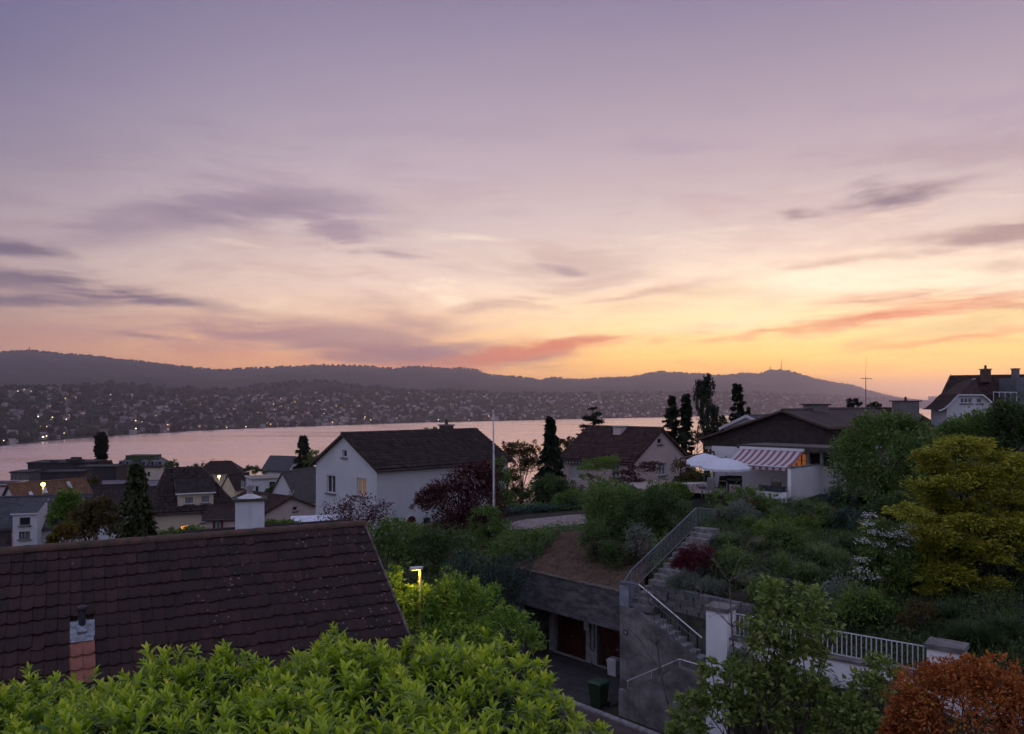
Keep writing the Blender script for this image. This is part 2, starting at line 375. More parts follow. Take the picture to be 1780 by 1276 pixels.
tag(link('hills', np_mesh('hills', V, [Q], hill_m)), kind='structure')

lk = bpy.data.materials.new('lake_water'); lk.use_nodes = True; t = NT(lk.node_tree); b = lk.node_tree.nodes['Principled BSDF']
b.inputs['Base Color'].default_value = (0.84, 0.58, 0.50, 1); b.inputs['Metallic'].default_value = 0.75; b.inputs['IOR'].default_value = 1.5; b.inputs['Specular IOR Level'].default_value = 0.5
oc = t.node('ShaderNodeTexCoord').outputs['Object']
calm = t.noise(t.vmul(oc, (0.0018, 0.0060, 1)), 1.0, 5, 0.6, 0.6)
t.put(b.inputs['Roughness'], t.add(0.17, t.mul(t.ss(calm, 0.35, 0.65), 0.11)))
bn = t.node('ShaderNodeBump'); bn.inputs['Distance'].default_value = 0.5
wv = t.add(t.noise(t.vmul(oc, (0.05, 0.16, 1)), 1.0, 5, 0.6), t.mul(t.noise(t.vmul(oc, (0.006, 0.03, 1)), 1.0, 4, 0.6), 2.2))
t.put(bn.inputs['Height'], wv); t.put(bn.inputs['Strength'], t.add(0.08, t.mul(t.ss(calm, 0.35, 0.65), 0.22))); t.link(bn.outputs[0], b.inputs['Normal'])
lm = MB(); lm.face([(-9000, 380, LAKE), (16000, 380, LAKE), (16000, 15000, LAKE), (-9000, 15000, LAKE)])
lm.build('lake', lk, origin=(0, 0, LAKE), kind='structure')

# far woods: low crowns, one mass
def blob_trees(pts, hs, ws, conif):
    n = len(pts); V = []; Fc = []
    k = 6; th = np.arange(k) * 2 * math.pi / k
    prof_b = [(0.55, 0.12), (1.0, 0.42), (0.8, 0.75), (0.0, 1.0)]; prof_c = [(1.0, 0.1), (0.62, 0.42), (0.3, 0.75), (0.0, 1.0)]
    out = np.zeros((n, 3 * k + 1, 3))
    jit = rng.uniform(0.75, 1.25, (n, 3 * k))
    for c_, prof in ((0, prof_b), (1, prof_c)):
        sel = np.where(conif == c_)[0]
        for r_, (pr, pz) in enumerate(prof[:3]):
            j = jit[sel, r_ * k:(r_ + 1) * k]
            out[sel, r_ * k:(r_ + 1) * k, 0] = pts[sel, 0:1] + np.cos(th) * pr * ws[sel, None] * j
            out[sel, r_ * k:(r_ + 1) * k, 1] = pts[sel, 1:2] + np.sin(th) * pr * ws[sel, None] * j
            out[sel, r_ * k:(r_ + 1) * k, 2] = pts[sel, 2:3] + pz * hs[sel, None] * (0.9 + 0.1 * j)
        out[sel, 3 * k] = pts[sel] + np.stack([0 * sel, 0 * sel, hs[sel]], 1)
    q = []; tr = []
    for r_ in range(2):
        for j in range(k): q.append((r_ * k + j, r_ * k + (j + 1) % k, (r_ + 1) * k + (j + 1) % k, (r_ + 1) * k + j))
    for j in range(k): tr.append((2 * k + j, 2 * k + (j + 1) % k, 3 * k))
    off = (np.arange(n) * (3 * k + 1))[:, None, None]
    return out.reshape(-1, 3), [(np.array(q)[None] + off).reshape(-1, 4), (np.array(tr)[None] + off).reshape(-1, 3)]
pts = []; hs = []; ws = []
for _ in range(5200):                    # along the crests and slopes of the long ridge
    px = rng.uniform(-700, 2000); d, z = column(px); u = rng.random()
    Dp = d[7] + rng.normal(0, 60) if u < 0.6 else rng.uniform(d[3], d[5])
    pts.append(((px - CX) / F * Dp, Dp, far_z(px, Dp) - 3)); h_ = rng.uniform(10, 26) if u < 0.6 else rng.uniform(10, 20); hs.append(h_); ws.append(h_ * rng.uniform(0.35, 0.8))
for _ in range(5200):                    # between the houses of the far shore
    px = rng.uniform(-300, 1700); d, z = column(px); u = rng.random() ** 1.1
    Dp = d[1] + 8 + u * (d[3] - d[1])
    pts.append(((px - CX) / F * Dp, Dp, far_z(px, Dp) - 1)); h_ = rng.uniform(6, 17); hs.append(h_); ws.append(h_ * rng.uniform(0.35, 0.6))
pts, hs, ws = np.array(pts), np.array(hs), np.array(ws)
Vv, Ff = blob_trees(pts, hs, ws, (rng.random(len(pts)) < 0.25).astype(int))
tag(link('far_woods', np_mesh('far_woods', Vv, Ff, mat('far_leaf', (0.03, 0.036, 0.024), 1.0, 0.5, 0.02, spec=0))), 'dark trees filling the gardens and ridge across the lake', 'trees', kind='stuff')

# the town on the far shore
twall = [mat('town_wall_%d' % i, c, 0.9, 0.1, 0.2) for i, c in enumerate([(0.28, 0.25, 0.25), (0.20, 0.18, 0.18), (0.36, 0.34, 0.34)])]
troof = [mat('town_roof_%d' % i, c, 0.9, 0.2, 0.2) for i, c in enumerate([(0.10, 0.06, 0.05), (0.07, 0.06, 0.06), (0.16, 0.14, 0.13)])]
tlit = glow('lit_far_window', (1.0, 0.72, 0.36), 1.1)
def town_house(mb, L, W, h, rh, roofm, lit, flat=False):
    c = [(-L / 2, -W / 2), (L / 2, -W / 2), (L / 2, W / 2), (-L / 2, W / 2)]
    for i in range(4):
        a, b_ = c[i], c[(i + 1) % 4]; mb.face([(*a, -3), (*b_, -3), (*b_, h), (*a, h)], 0)
    if flat: mb.face([(*q, h) for q in c], roofm)
    else:
        e = 0.6
        for s_ in (-1, 1):
            mb.face([(-L / 2 - e, s_ * (W / 2 + e), h - 0.4), (L / 2 + e, s_ * (W / 2 + e), h - 0.4), (L / 2 + e, 0, h + rh), (-L / 2 - e, 0, h + rh)], roofm)
            mb.face([(s_ * L / 2, -W / 2, h), (s_ * L / 2, W / 2, h), (s_ * L / 2, 0, h + rh)], 0)
    for wx in np.linspace(-L / 2 + 1.6, L / 2 - 1.6, 4):
        for wz in (1.0, 3.9):
            if wz + 1.5 < h: mb.face([(wx - 0.6, -W / 2 - 0.05, wz), (wx + 0.6, -W / 2 - 0.05, wz), (wx + 0.6, -W / 2 - 0.05, wz + 1.4), (wx - 0.6, -W / 2 - 0.05, wz + 1.4)], 2)
    for wx, wz in lit:
        mb.face([(wx - 0.8, -W / 2 - 0.1, wz), (wx + 0.8, -W / 2 - 0.1, wz), (wx + 0.8, -W / 2 - 0.1, wz + 1.5), (wx - 0.8, -W / 2 - 0.1, wz + 1.5)], 3)
dwin = mat('dark_pane', (0.03, 0.033, 0.04), 0.15, 0.1, spec=0.6)
variants = []
for i in range(12):
    mb = MB(); L = rng.uniform(10, 17); W = rng.uniform(8, 11); h = rng.uniform(5, 8)
    lit = [(rng.uniform(-L / 3, L / 3), rng.uniform(0.8, 4))] if i % 4 == 0 else []
    town_house(mb, L, W, h, rng.uniform(2.5, 4), 1, lit, flat=(i % 4 == 3))
    variants.append((mb, i))
vm = [mb.mesh('town_house', [twall[i % 3], troof[(i * 5 + i // 3) % 3], dwin, tlit], (0, 0, 0)) for mb, i in variants]
spots = []
for _ in range(1900):
    px = rng.uniform(-260, 1560); d, z = column(px); Dp = d[1] + 14 + rng.random() ** 1.25 * (d[3] - d[1] - 20)
    spots.append((px, Dp, rng.uniform(0.5, 1.05), int(rng.integers(0, 12)), rng.normal(0, 0.5)))
vis = sorted([s_ for s_ in spots if -5 < s_[0] < 1450], key=lambda s_: s_[1] / s_[2])
ind = set(id(s_) for s_ in vis[:300])
rv = MB()
for s_ in spots:
    px, Dp, sc_, k, a = s_; z = far_z(px, Dp); x = (px - CX) / F * Dp
    if id(s_) in ind:
        o = link('town_house', vm[k], None, (x, Dp, z)); o.rotation_euler.z = a; o.scale = (sc_,) * 3
        tag(o, 'small distant %s house with %s roof%s on the far lakeshore hillside' % (('grey', 'dark', 'pale')[k % 3], 'flat' if k % 4 == 3 else 'pitched', ' and a lit window' if k % 4 == 0 else ''), 'house', 'houses on the far shore of the lake')
    else:
        mb = variants[k][0]; c, s2 = math.cos(a), math.sin(a)
        mo = (0, 3, 6)[k % 3]
        for f, m_ in zip(mb.f, mb.m):
            rv.face([(x + sc_ * (mb.v[i][0] * c - mb.v[i][1] * s2), Dp + sc_ * (mb.v[i][0] * s2 + mb.v[i][1] * c), z + sc_ * mb.v[i][2]) for i in f], {0: mo // 3, 1: 3 + k % 3, 2: 6, 3: 7}[m_])
rv.build('far_town', twall + troof + [dwin, tlit], origin=(0, 0, 0), label='mass of tiny houses further up the far hillside across the lake', cat='houses', kind='stuff')
# lamps and lit windows of the town, too small to be told apart
lt = MB()
for _ in range(230):
    px = rng.uniform(-60, 1420); d, z = column(px); Dp = d[1] + 6 + rng.random() ** 1.4 * (d[3] - d[1]); x = (px - CX) / F * Dp; zz = far_z(px, Dp) + rng.uniform(3, 8)
    r_ = rng.uniform(0.5, 1.2); k = int(rng.integers(0, 3))
    lt.box((x, Dp - 7, zz), (r_, 0, 0), (0, 0.2, 0), (0, 0, r_ * 0.7), k)
lt.build('town_lights', [glow('light_warm', (1.0, 0.70, 0.32), 2.0), glow('light_white', (1.0, 0.90, 0.70), 1.7), glow('light_amber', (1.0, 0.55, 0.2), 1.8)], origin=(0, 0, 0),
         label='scattered tiny lit windows and lamps in the far town', cat='lights', kind='stuff')
# named buildings of the far shore
def far_block(name, label, cat, px0, px1, py0, py1, Dp, m_, lit=None, roof=None):
    mb = MB(); x0, x1 = X(px0, Dp), X(px1, Dp); z0, z1 = Zp(py1, Dp) - 6, Zp(py0, Dp)
    mb.bbox(x0, x1, Dp, Dp + 12, z0, z1, 0)
    root = empty(name, ((x0 + x1) / 2, Dp + 6, z0), label, cat)
    mb.build('wall', m_, root)
    rb = MB(); rb.bbox(x0 - 1, x1 + 1, Dp - 1, Dp + 13, z1 + 0.02, z1 + 1.2); rb.build('roof', roof or troof[1], root)
    if lit:
        lb = MB(); lb.bbox(x0 + 1, x1 - 1, Dp - 0.4, Dp - 0.1, z0 + 6.5, z0 + 9.0); lb.build('window_band', glow('hall_light', (1.0, 0.85, 0.55), lit), root)
far_block('church_tower', 'slim pale tower standing above the houses across the lake', 'tower', 176.5, 181, 694, 708, 2000, twall[2])
far_block('long_building', 'long pale low building among the houses on the far shore', 'building', 82, 118, 706, 716, 1950, twall[2])
far_block('lit_hall', 'long hall with a bright lit window band on the far shore', 'building', 157, 174, 718, 724, 1850, twall[1], 4.0)
far_block('tower_block', 'grey high-rise slab at the foot of the hill on the horizon', 'building', 1614, 1630, 689, 701, 9000, mat('far_grey', (0.2, 0.18, 0.18)))
def mast(name, label, px, py0, py1, Dp, r_, arms=()):
    root = empty(name, (X(px, Dp), Dp, Zp(py1, Dp)), label, 'mast'); dm = mat('mast_steel', (0.10, 0.09, 0.09), 0.6)
    m = MB(); m.tube([(X(px, Dp), Dp, Zp(py1, Dp) - 6), (X(px, Dp), Dp, Zp((py0 + py1) / 2, Dp)), (X(px, Dp), Dp, Zp(py0, Dp))], [r_ * 1.6, r_, r_ * 0.5], 6); m.build('pole', dm, root)
    m = MB()
    for t_ in (0.35, 0.6):
        z = Zp(py1 + (py0 - py1) * t_, Dp); m.bbox(X(px, Dp) - r_ * 2, X(px, Dp) + r_ * 2, Dp - r_, Dp + r_, z, z + r_ * 2)
    m.build('platform', dm, root)
mast('radio_mast', 'tall thin radio mast on the highest far hilltop', 1358, 622, 646, 9880, 3.0)
mast('radio_mast', 'short lookout mast beside the tall one on the hilltop', 1339, 636, 644, 9860, 3.5)
mast('radio_mast', 'thin mast on the middle of the long wooded ridge', 750, 632, 640, 7650, 2.5)
mast('radio_mast', 'small mast on the high end of the long ridge', 51, 603, 611, 6520, 3.0)

# haze in the valley air
hz = bpy.data.materials.new('haze_air'); hz.use_nodes = True; t = NT(hz.node_tree); hz.node_tree.nodes.clear()
pv = t.node('ShaderNodeVolumePrincipled'); pv.inputs['Color'].default_value = (0.95, 0.88, 1.0, 1); pv.inputs['Density'].default_value = 7.6e-5; pv.inputs['Anisotropy'].default_value = 0.68
t.link(pv.outputs[0], t.node('ShaderNodeOutputMaterial').inputs['Volume'])
hm = MB(); hm.bbox(-12500, 19500, -300, 20300, -64, 450)
hm.build('haze', hz, origin=(0, 0, -64), label='thin evening haze over the lake and hills', cat='haze', kind='stuff')

# ------------------------------------------------------------------ near ground
GC = np.array((4.23, 31.0)); GU = np.array((0.669, -0.743)); GN = np.array((-0.743, -0.669))     # garage frame: corner, along the street, out to the street
def gp(s, n, z): q = GC + s * GU + n * GN; return np.array((q[0], q[1], z))
def g_inv(x, y): dx_, dy_ = x - GC[0], y - GC[1]; return dx_ * GU[0] + dy_ * GU[1], dx_ * GN[0] + dy_ * GN[1]
CTRL = [(-14, 3, -5.4), (0, 3, -5.4), (10, 3, -6), (22, 6, -7), (-9, 9, -5.8), (-2, 9, -5.8), (3, 8.5, -6.2), (6, 10, -7.5), (10, 12, -8), (-14, 12, -8.5), (-5, 13, -8.5), (0, 13, -8.8), (4, 15, -11),
        (-10, 16, -9.5), (-4, 20, -9.6), (-14, 20, -10), (-3, 17, -9.6), (0, 20, -10.6), (-2, 24, -10.5), (-6, 26, -10.3), (8, 18, -12), (12, 16, -11.5), (18, 14, -10.5), (-20, 30, -11.5), (-30, 25, -11),
        (-10, 36, -9.3), (-4, 36, -8.8), (-8.6, 49, -8.9), (-14, 54, -9.6), (0, 58, -8.6), (-2, 46, -7.6), (-6, 43, -8.5), (-20, 48, -11), (-30, 60, -13.5), (-26, 75, -15), (-40, 60, -13.8), (-32, 74, -15),
        (-60, 90, -18), (-60, 110, -19.5), (-40, 120, -20), (-25, 100, -17), (-15, 80, -13), (-20, 130, -21), (-80, 160, -25), (-45, 165, -24), (-10, 160, -25), (-130, 230, -32), (-90, 240, -31), (-60, 240, -31), (-10, 260, -35),
        (0, 46, -7.05), (4, 46, -7.0), (-1, 49, -6.8), (6, 50, -6.5), (9, 46, -6.2), (10, 60, -7.0), (14, 68, -7.3), (5, 70, -8.5), (-2, 75, -11.5), (6, 90, -13), (20, 95, -10), (20, 120, -18), (50, 130, -12), (0, 120, -20),
        (12, 47, -5.5), (15, 50, -5.45), (16, 44, -5.6), (19, 50, -5.45), (24, 60, -5.2), (30, 70, -4.5), (45, 85, -4), (60, 80, -3.5), (33, 50, -4.4), (30, 40, -5.0), (24, 36, -5.2), (40, 60, -4), (60, 60, -4),
        (10.3, 35.2, -6.0), (7.5, 30.8, -7.35), (9.3, 31, -6.6), (10.5, 27.5, -7.2), (10.2, 25.5, -7.6), (12.8, 23.5, -7.3), (13.8, 37, -6.1), (10.5, 40, -5.8), (15, 25, -6.6), (22, 36, -5.4), (17, 30, -6.0), (20, 26, -6.2), (26, 28, -6), (11, 34, -6.1),
        (7.8, 28.2, -7.9), (8.5, 25.8, -7.8), (11.5, 22.7, -7.7), (16, 19, -7.8), (6.4, 39.2, -6.2), (4.5, 41, -6.6), (2.6, 41.8, -6.9),
        (0, 200, -28), (60, 200, -22), (-60, 330, -43), (0, 330, -44), (100, 300, -40), (-200, 330, -46), (-200, 480, -58), (0, 480, -58), (160, 480, -58), (320, 480, -58), (-300, 150, -30), (-150, 60, -16), (150, 100, -6), (300, 200, -20), (150, 20, -4), (-60, 10, -8), (60, 10, -6), (-60, -30, -4), (60, -30, -4), (0, -20, -4.5), (300, 20, -4), (-300, 20, -14)]
for s_, n_, z_ in [(-9.5, -2, -8.25), (-7, -2, -8.12), (-4.5, -2, -8.12), (-1.5, -2.3, -8.12), (-9, -5, -7.7), (-5, -5, -7.55), (-1.5, -5, -7.4), (-9, -8.5, -7.3), (-5, -8.5, -6.95), (0, -2.6, -8.2),
                   (-14, 2, -9.8), (-12, 5, -11), (2, 9, -12), (6, 8.5, -12), (10, 8, -12), (-3, 9, -11.5), (14, 7, -12), (5.5, 5, -12), (12, 4, -12), (0, 4, -12), (-6, 4, -12)]:
    q = gp(s_, n_, z_); CTRL.append(tuple(q))
for t_ in np.linspace(0.0, 1.05, 8):                     # the ground under the stone garden steps
    for f_ in (0.1, 1.1):
        CTRL.append((4.75 + 4.0 * t_ + 0.765 * f_, 32.25 + 4.75 * t_ - 0.644 * f_, -8.62 + 2.58 * t_))
CT = np.array(CTRL, float)
_d = np.hypot(CT[:, None, 0] - CT[None, :, 0], CT[:, None, 1] - CT[None, :, 1])
_A = np.block([[-_d + 0.08 * np.eye(len(CT)), np.ones((len(CT), 1))], [np.ones((1, len(CT))), np.zeros((1, 1))]])
_W = np.linalg.solve(_A, np.append(CT[:, 2], 0))
def hr(x, y):
    x, y = np.atleast_1d(np.asarray(x, float)), np.atleast_1d(np.asarray(y, float))
    return -np.hypot(x[:, None] - CT[None, :, 0], y[:, None] - CT[None, :, 1]) @ _W[:-1] + _W[-1]
ROAD = -12.2
def h(x, y):
    z = hr(x, y); x, y = np.atleast_1d(np.asarray(x, float)), np.atleast_1d(np.asarray(y, float))
    s_, n_ = g_inv(x, y)
    cut = ((s_ > -9.2) & (s_ < -0.7) & (n_ > -3.9) & (n_ < 0.6)) | ((s_ > -9.6) & (s_ < 16) & (n_ >= 0.6 + 0.0 * s_) & (n_ < 7.4) & ((s_ < 5) | (n_ > 1.6))) | ((s_ >= -0.8) & (s_ < 5.0) & (n_ > -1.95) & (n_ < 0.7))
    return np.where(cut, ROAD - 0.05, z)
def h1(x, y): return float(h(x, y)[0])
soil_m = mat('garden_soil', (0.045, 0.036, 0.026), 0.95, 0.4, 1.2, 0.5, 14, col2=(0.022, 0.026, 0.014))
def tile_cover(parent, E0, E1, G0, G1, m_, tw=0.25, th=0.36):
    """real overlapping tiles laid over one roof plane, joined into one part"""
    E0, E1, G0, G1 = (np.array(q, float) for q in (E0, E1, G0, G1)); u = (E1 - E0) / np.linalg.norm(E1 - E0); Lu = np.linalg.norm(E1 - E0)
    n_ = np.cross(u, G0 - E0); n_ /= np.linalg.norm(n_); n_ = n_ if n_[2] > 0 else -n_; v = np.cross(n_, u); v = v if v[2] > 0 else -v; Hv = (G0 - E0) @ v
    a0, a1 = (G0 - E0) @ u, (G1 - E0) @ u; xs = np.linspace(0, tw, 6); q = xs / tw; zz = 0.045 * np.sin(math.pi * q) ** 1.5
    tv = np.array([p for x, z in zip(xs, zz) for p in ((x, 0, z + 0.055), (x, -0.012, z + 0.015), (x, th + 0.03, z))]); tf = []
    for i in range(5): tf += [(3 * i, 3 * i + 3, 3 * i + 5, 3 * i + 2), (3 * i + 1, 3 * i + 4, 3 * i + 3, 3 * i)]
    tf = np.array(tf); V = []; Fc = []; T = []; k = 0
    for j in range(int(Hv / th) + 1):
        f = min(1, j * th / Hv); l0, l1 = a0 * f, Lu + (a1 - Lu) * f
        if (j + 0.4) * th > Hv: break
        for i in range(int((l1 - l0) / tw)):
            o = E0 + u * (l0 + i * tw) + v * (j * th) + n_ * (0.012 + rng.random() * 0.012); V.append(o + tv[:, :1] * u + tv[:, 1:2] * v + tv[:, 2:] * n_); Fc.append(tf + 18 * k); T.append(np.full(len(tf), float(np.clip(rng.normal(0.42, 0.13), 0, 1)))); k += 1
    o = link('tile_covering', np_mesh('tile_covering', np.concatenate(V) - WL[parent.name], [np.concatenate(Fc)], m_, tint=np.concatenate(T), smooth=True), parent, WL[parent.name]); o['kind'] = 'stuff'
    return o
def grid_sheet(name, xs, ys, zf, m_, kind='structure', hole=None):
    XX, YY = np.meshgrid(xs, ys); Z = zf(XX.ravel(), YY.ravel())
    V = np.stack([XX.ravel(), YY.ravel(), Z], 1); I = np.arange(len(V)).reshape(XX.shape)
    Q = np.stack([I[:-1, :-1].ravel(), I[:-1, 1:].ravel(), I[1:, 1:].ravel(), I[1:, :-1].ravel()], 1)
    if hole is not None:
        c = V[Q].mean(1); Q = Q[~hole(c[:, 0], c[:, 1])]
    return tag(link(name, np_mesh(name, V, [Q], m_, smooth=True)), kind=kind)
xs_n = np.concatenate([np.linspace(-300, -26, 40)[:-1], np.arange(-26, 34, 0.3), np.linspace(34, 320, 40)])
ys_n = np.concatenate([np.linspace(-30, 2, 10)[:-1], np.arange(2, 62, 0.3), np.linspace(62, 520, 70)])
grid_sheet('ground', xs_n, ys_n, h, soil_m)

# ------------------------------------------------------------------ foliage builders
def leaves(name, c, d, n, L, W, m_, parent=None, origin=None, tint=None, fold=0.25, quad=True):
    """many leaves as one mesh. c base points, d leaf directions, n leaf normals (N,3); L, W sizes (N,)"""
    N = len(c); d = d / np.maximum(np.linalg.norm(d, axis=1, keepdims=True), 1e-6)
    n = n - d * np.sum(n * d, 1, keepdims=True); n /= np.maximum(np.linalg.norm(n, axis=1, keepdims=True), 1e-6)
    s_ = np.cross(d, n); L = np.broadcast_to(L, N)[:, None]; W = np.broadcast_to(W, N)[:, None]
    o = np.zeros(3) if origin is None else np.array(origin)
    V = np.empty((N, 4, 3)); V[:, 0] = c; V[:, 2] = c + d * L - n * L * 0.18
    V[:, 1] = c + d * L * 0.45 + s_ * W * 0.5 + n * W * fold; V[:, 3] = c + d * L * 0.45 - s_ * W * 0.5 + n * W * fold
    i = np.arange(N)[:, None] * 4
    T = np.concatenate([i + np.array([[0, 1, 2]]), i + np.array([[0, 2, 3]])], 1).reshape(-1, 3)
    if tint is None: tint = np.clip(rng.normal(0.45, 0.25, N), 0, 1)
    me = np_mesh(name, V.reshape(-1, 3) - o, [T], m_, tint=np.repeat(tint, 2))
    return me
def rnd_dir(n):
    v = rng.normal(size=(n, 3)); return v / np.linalg.norm(v, axis=1, keepdims=True)
def clump_points(blobs, nleaf, per=34, shell=0.5, flat=1.0, rc=0.26):
    """leaf points in clumps spread through ellipsoid blobs (cx,cy,cz,rx,ry,rz)"""
    B = np.array(blobs, float); wt_ = (B[:, 3] * B[:, 4] * B[:, 5]) ** (2 / 3); wt_ /= wt_.sum()
    nc = max(4, nleaf // per); bi = rng.choice(len(B), nc, p=wt_); b = B[bi]
    rad = (shell + (1 - shell) * rng.random(nc)) ** 0.8
    dr = rnd_dir(nc); dr[:, 2] = np.where(dr[:, 2] < -0.5, -dr[:, 2] * 0.6, dr[:, 2]); cc = b[:, :3] + dr * b[:, 3:] * (rad * rng.uniform(0.86, 1.1, nc))[:, None]
    r_c = rc * np.cbrt(b[:, 3] * b[:, 4] * b[:, 5]) * rng.uniform(0.6, 1.35, nc)
    k = rng.integers(0, nc, nleaf); off = rnd_dir(nleaf) * (rng.random(nleaf) ** 0.5)[:, None]
    off[:, 2] *= flat
    p = cc[k] + off * r_c[k][:, None]
    out = off + 0.6 * dr[k] + rng.normal(0, 0.45, (nleaf, 3)); out[:, 2] += 0.25
    return p, out, cc, rng.normal(0, 0.13, nc)[k], k
def limb_tree(mb, base, tops, r0, rng_=rng, rmin=0.012):
    base = np.array(base, float); tops = np.array(tops, float); ctr = tops.mean(0); H = ctr[2] - base[2]
    fork = base + np.array((0.25 * (ctr[0] - base[0]), 0.25 * (ctr[1] - base[1]), max(H * 0.35, 0.15)))
    mid = (base + fork) / 2 + np.append(rng_.normal(0, r0 * 0.4, 2), 0)
    mb.tube([base - (0, 0, 0.2), base + (0, 0, 0.02), mid, fork], [r0 * 1.35, r0 * 1.1, r0 * 0.9, r0 * 0.75], 7)
    for t_ in tops:
        v = t_ - fork; m1 = fork + v * 0.4 + rng_.normal(0, 0.07 * np.linalg.norm(v), 3); m1[2] += 0.08 * np.linalg.norm(v)
        m2 = fork + v * 0.75 + rng_.normal(0, 0.05 * np.linalg.norm(v), 3)
        mb.tube([fork, m1, m2, t_], [r0 * 0.5, r0 * 0.32, r0 * 0.18, rmin], 5, cap=False)
def Bp(px, py, Y, rpx, rpy, rd=None):
    k = Y / F; c = P(px, py, Y); return (c[0], c[1], c[2], rpx * k, (rd if rd else rpx * k * 0.85), rpy * k)
bark = mat('bark', (0.055, 0.042, 0.034), 0.9, 0.4, 6, 0.6, 30)
bark_g = mat('bark_grey', (0.12, 0.10, 0.09), 0.9, 0.4, 6, 0.5, 30)
def broad(name, label, cat, base, blobs, nleaf, L, W, m_, group=None, r0=0.12, nl=9, per=34, shell=0.5, flat=1.0, rc=0.26, barkm=None, droop=0.0, horiz=0.0, tmean=0.45):
    if len(base) == 2: base = (base[0], base[1], h1(*base))
    root = empty(name, base, label, cat, group)
    p, d, cc, ct, k = clump_points(blobs, nleaf, per, shell, flat, rc)
    d[:, 2] -= droop
    if horiz: d[:, 2] *= (1 - horiz)
    nrm = rng.normal(0, 0.55, (nleaf, 3)); nrm[:, 2] += 1.0
    Ls = L * rng.uniform(0.6, 1.3, nleaf)
    me = leaves('crown', p, d, nrm, Ls, Ls * (W / L), m_, origin=base, tint=np.clip(rng.normal(tmean, 0.2, nleaf) + ct, 0, 1))
    link('crown', me, root, base)
    sel = cc[rng.choice(len(cc), min(nl, len(cc)), replace=False)]
    mb = MB(); limb_tree(mb, base, sel, r0); mb.build('trunk', barkm or bark, root)
    return root
def conifer(name, label, base, H, prof, m_, nbr=90, per=26, L=0.22, W=0.07, droop=0.35, group=None, lift=0.06, gap=0.0, cat='tree', jit=0.2):
    """prof(t): crown radius at height fraction t"""
    if len(base) == 2: base = (base[0], base[1], h1(*base))
    base = np.array(base, float); root = empty(name, base, label, cat, group)
    t_ = np.sort(rng.random(nbr)) ** 0.9 * (1 - lift) + lift; a = rng.random(nbr) * 6.283
    rr = np.array([prof(q) for q in t_]) * rng.uniform(1 - 1.6 * jit, 1 + jit, nbr)
    o = np.stack([np.cos(a), np.sin(a), 0 * a], 1); b0 = base + np.stack([0 * a, 0 * a, t_ * H], 1)
    k = np.repeat(np.arange(nbr), per); f = rng.random(len(k)) ** 0.65
    tip = o * rr[:, None]; tip[:, 2] = rr * (0.25 - droop)
    p = b0[k] + tip[k] * f[:, None]; p[:, 2] -= droop * rr[k] * f ** 2 * 0.5
    sp = np.stack([-np.sin(a), np.cos(a), 0 * a], 1); sw = rng.normal(0, 0.17, len(k)) * (rr[k] * (1.05 - f) + 0.10)
    p += sp[k] * sw[:, None]; p += rng.normal(0, 0.05, p.shape) * np.maximum(rr[k], 0.15)[:, None]
    d = o[k] + sp[k] * np.sign(sw)[:, None] * 0.7 + rng.normal(0, 0.35, p.shape); d[:, 2] -= droop * 1.4 + 0.1
    nrm = rng.normal(0, 0.5, p.shape); nrm[:, 2] += 1
    Ls = L * rng.uniform(0.6, 1.4, len(k))
    link('crown', leaves('crown', p, d, nrm, Ls, Ls * W / L, m_, origin=base, tint=np.clip(rng.normal(0.45, 0.2, len(k)) + rng.normal(0, 0.1, nbr)[k], 0, 1), fold=0.4), root, base)
    mb = MB(); mb.tube([base - (0, 0, 0.2), base + (0, 0, H * 0.5), base + (0, 0, H * 0.98)], [H * 0.02 + 0.03, H * 0.013 + 0.015, 0.01], 7)
    for j in range(0, nbr, 2): mb.tube([b0[j], b0[j] + tip[j] * 0.5 + (0, 0, -droop * rr[j] * 0.1), b0[j] + tip[j] * 0.9 - (0, 0, droop * rr[j] * 0.4)], [0.02, 0.013, 0.006], 4, cap=False)
    mb.build('trunk', bark, root)
    return root
def blades(name, base, n, H, spread, m_, parent, wd=0.012, arch=0.7, origin=None, rad=0.15):
    """tuft of arching grass blades, three segments each"""
    a = rng.random(n) * 6.283; b0 = np.array(base) + np.stack([np.cos(a), np.sin(a), 0 * a], 1) * (rng.random(n) ** 0.5 * rad)[:, None]
    lean = rng.random(n) ** 0.7 * spread; hh = H * rng.uniform(0.6, 1.1, n)
    o = np.stack([np.cos(a + rng.normal(0, 0.4, n)), np.sin(a + rng.normal(0, 0.4, n)), 0 * a], 1); sd_ = np.stack([-o[:, 1], o[:, 0], 0 * a], 1)
    V = np.empty((n, 7, 3))
    for j, (f, wq) in enumerate(((0, 1), (0.45, 0.9), (0.8, 0.6))):
        c = b0 + o * (lean * f ** 1.6)[:, None]; c[:, 2] += hh * (f - arch * (lean / max(spread, 1e-3)) * 0.55 * f ** 3)
        V[:, 2 * j] = c - sd_ * wd * wq; V[:, 2 * j + 1] = c + sd_ * wd * wq
    V[:, 6] = b0 + o * (lean * 1.25)[:, None]; V[:, 6, 2] += hh * (1 - arch * (lean / max(spread, 1e-3)) * 0.75)
    i = np.arange(n)[:, None] * 7
    Q = np.concatenate([i + np.array([[0, 1, 3, 2]]), i + np.array([[2, 3, 5, 4]])], 1).reshape(-1, 4); T = (i + np.array([[4, 5, 6]]))
    tq = np.clip(rng.normal(0.45, 0.25, n), 0, 1)
    og = WL[parent.name] if parent is not None else np.array(origin)
    me = np_mesh(name, V.reshape(-1, 3) - og, [Q, T], m_, tint=np.concatenate([np.repeat(tq, 2), tq]))
    return link(name, me, parent, og)
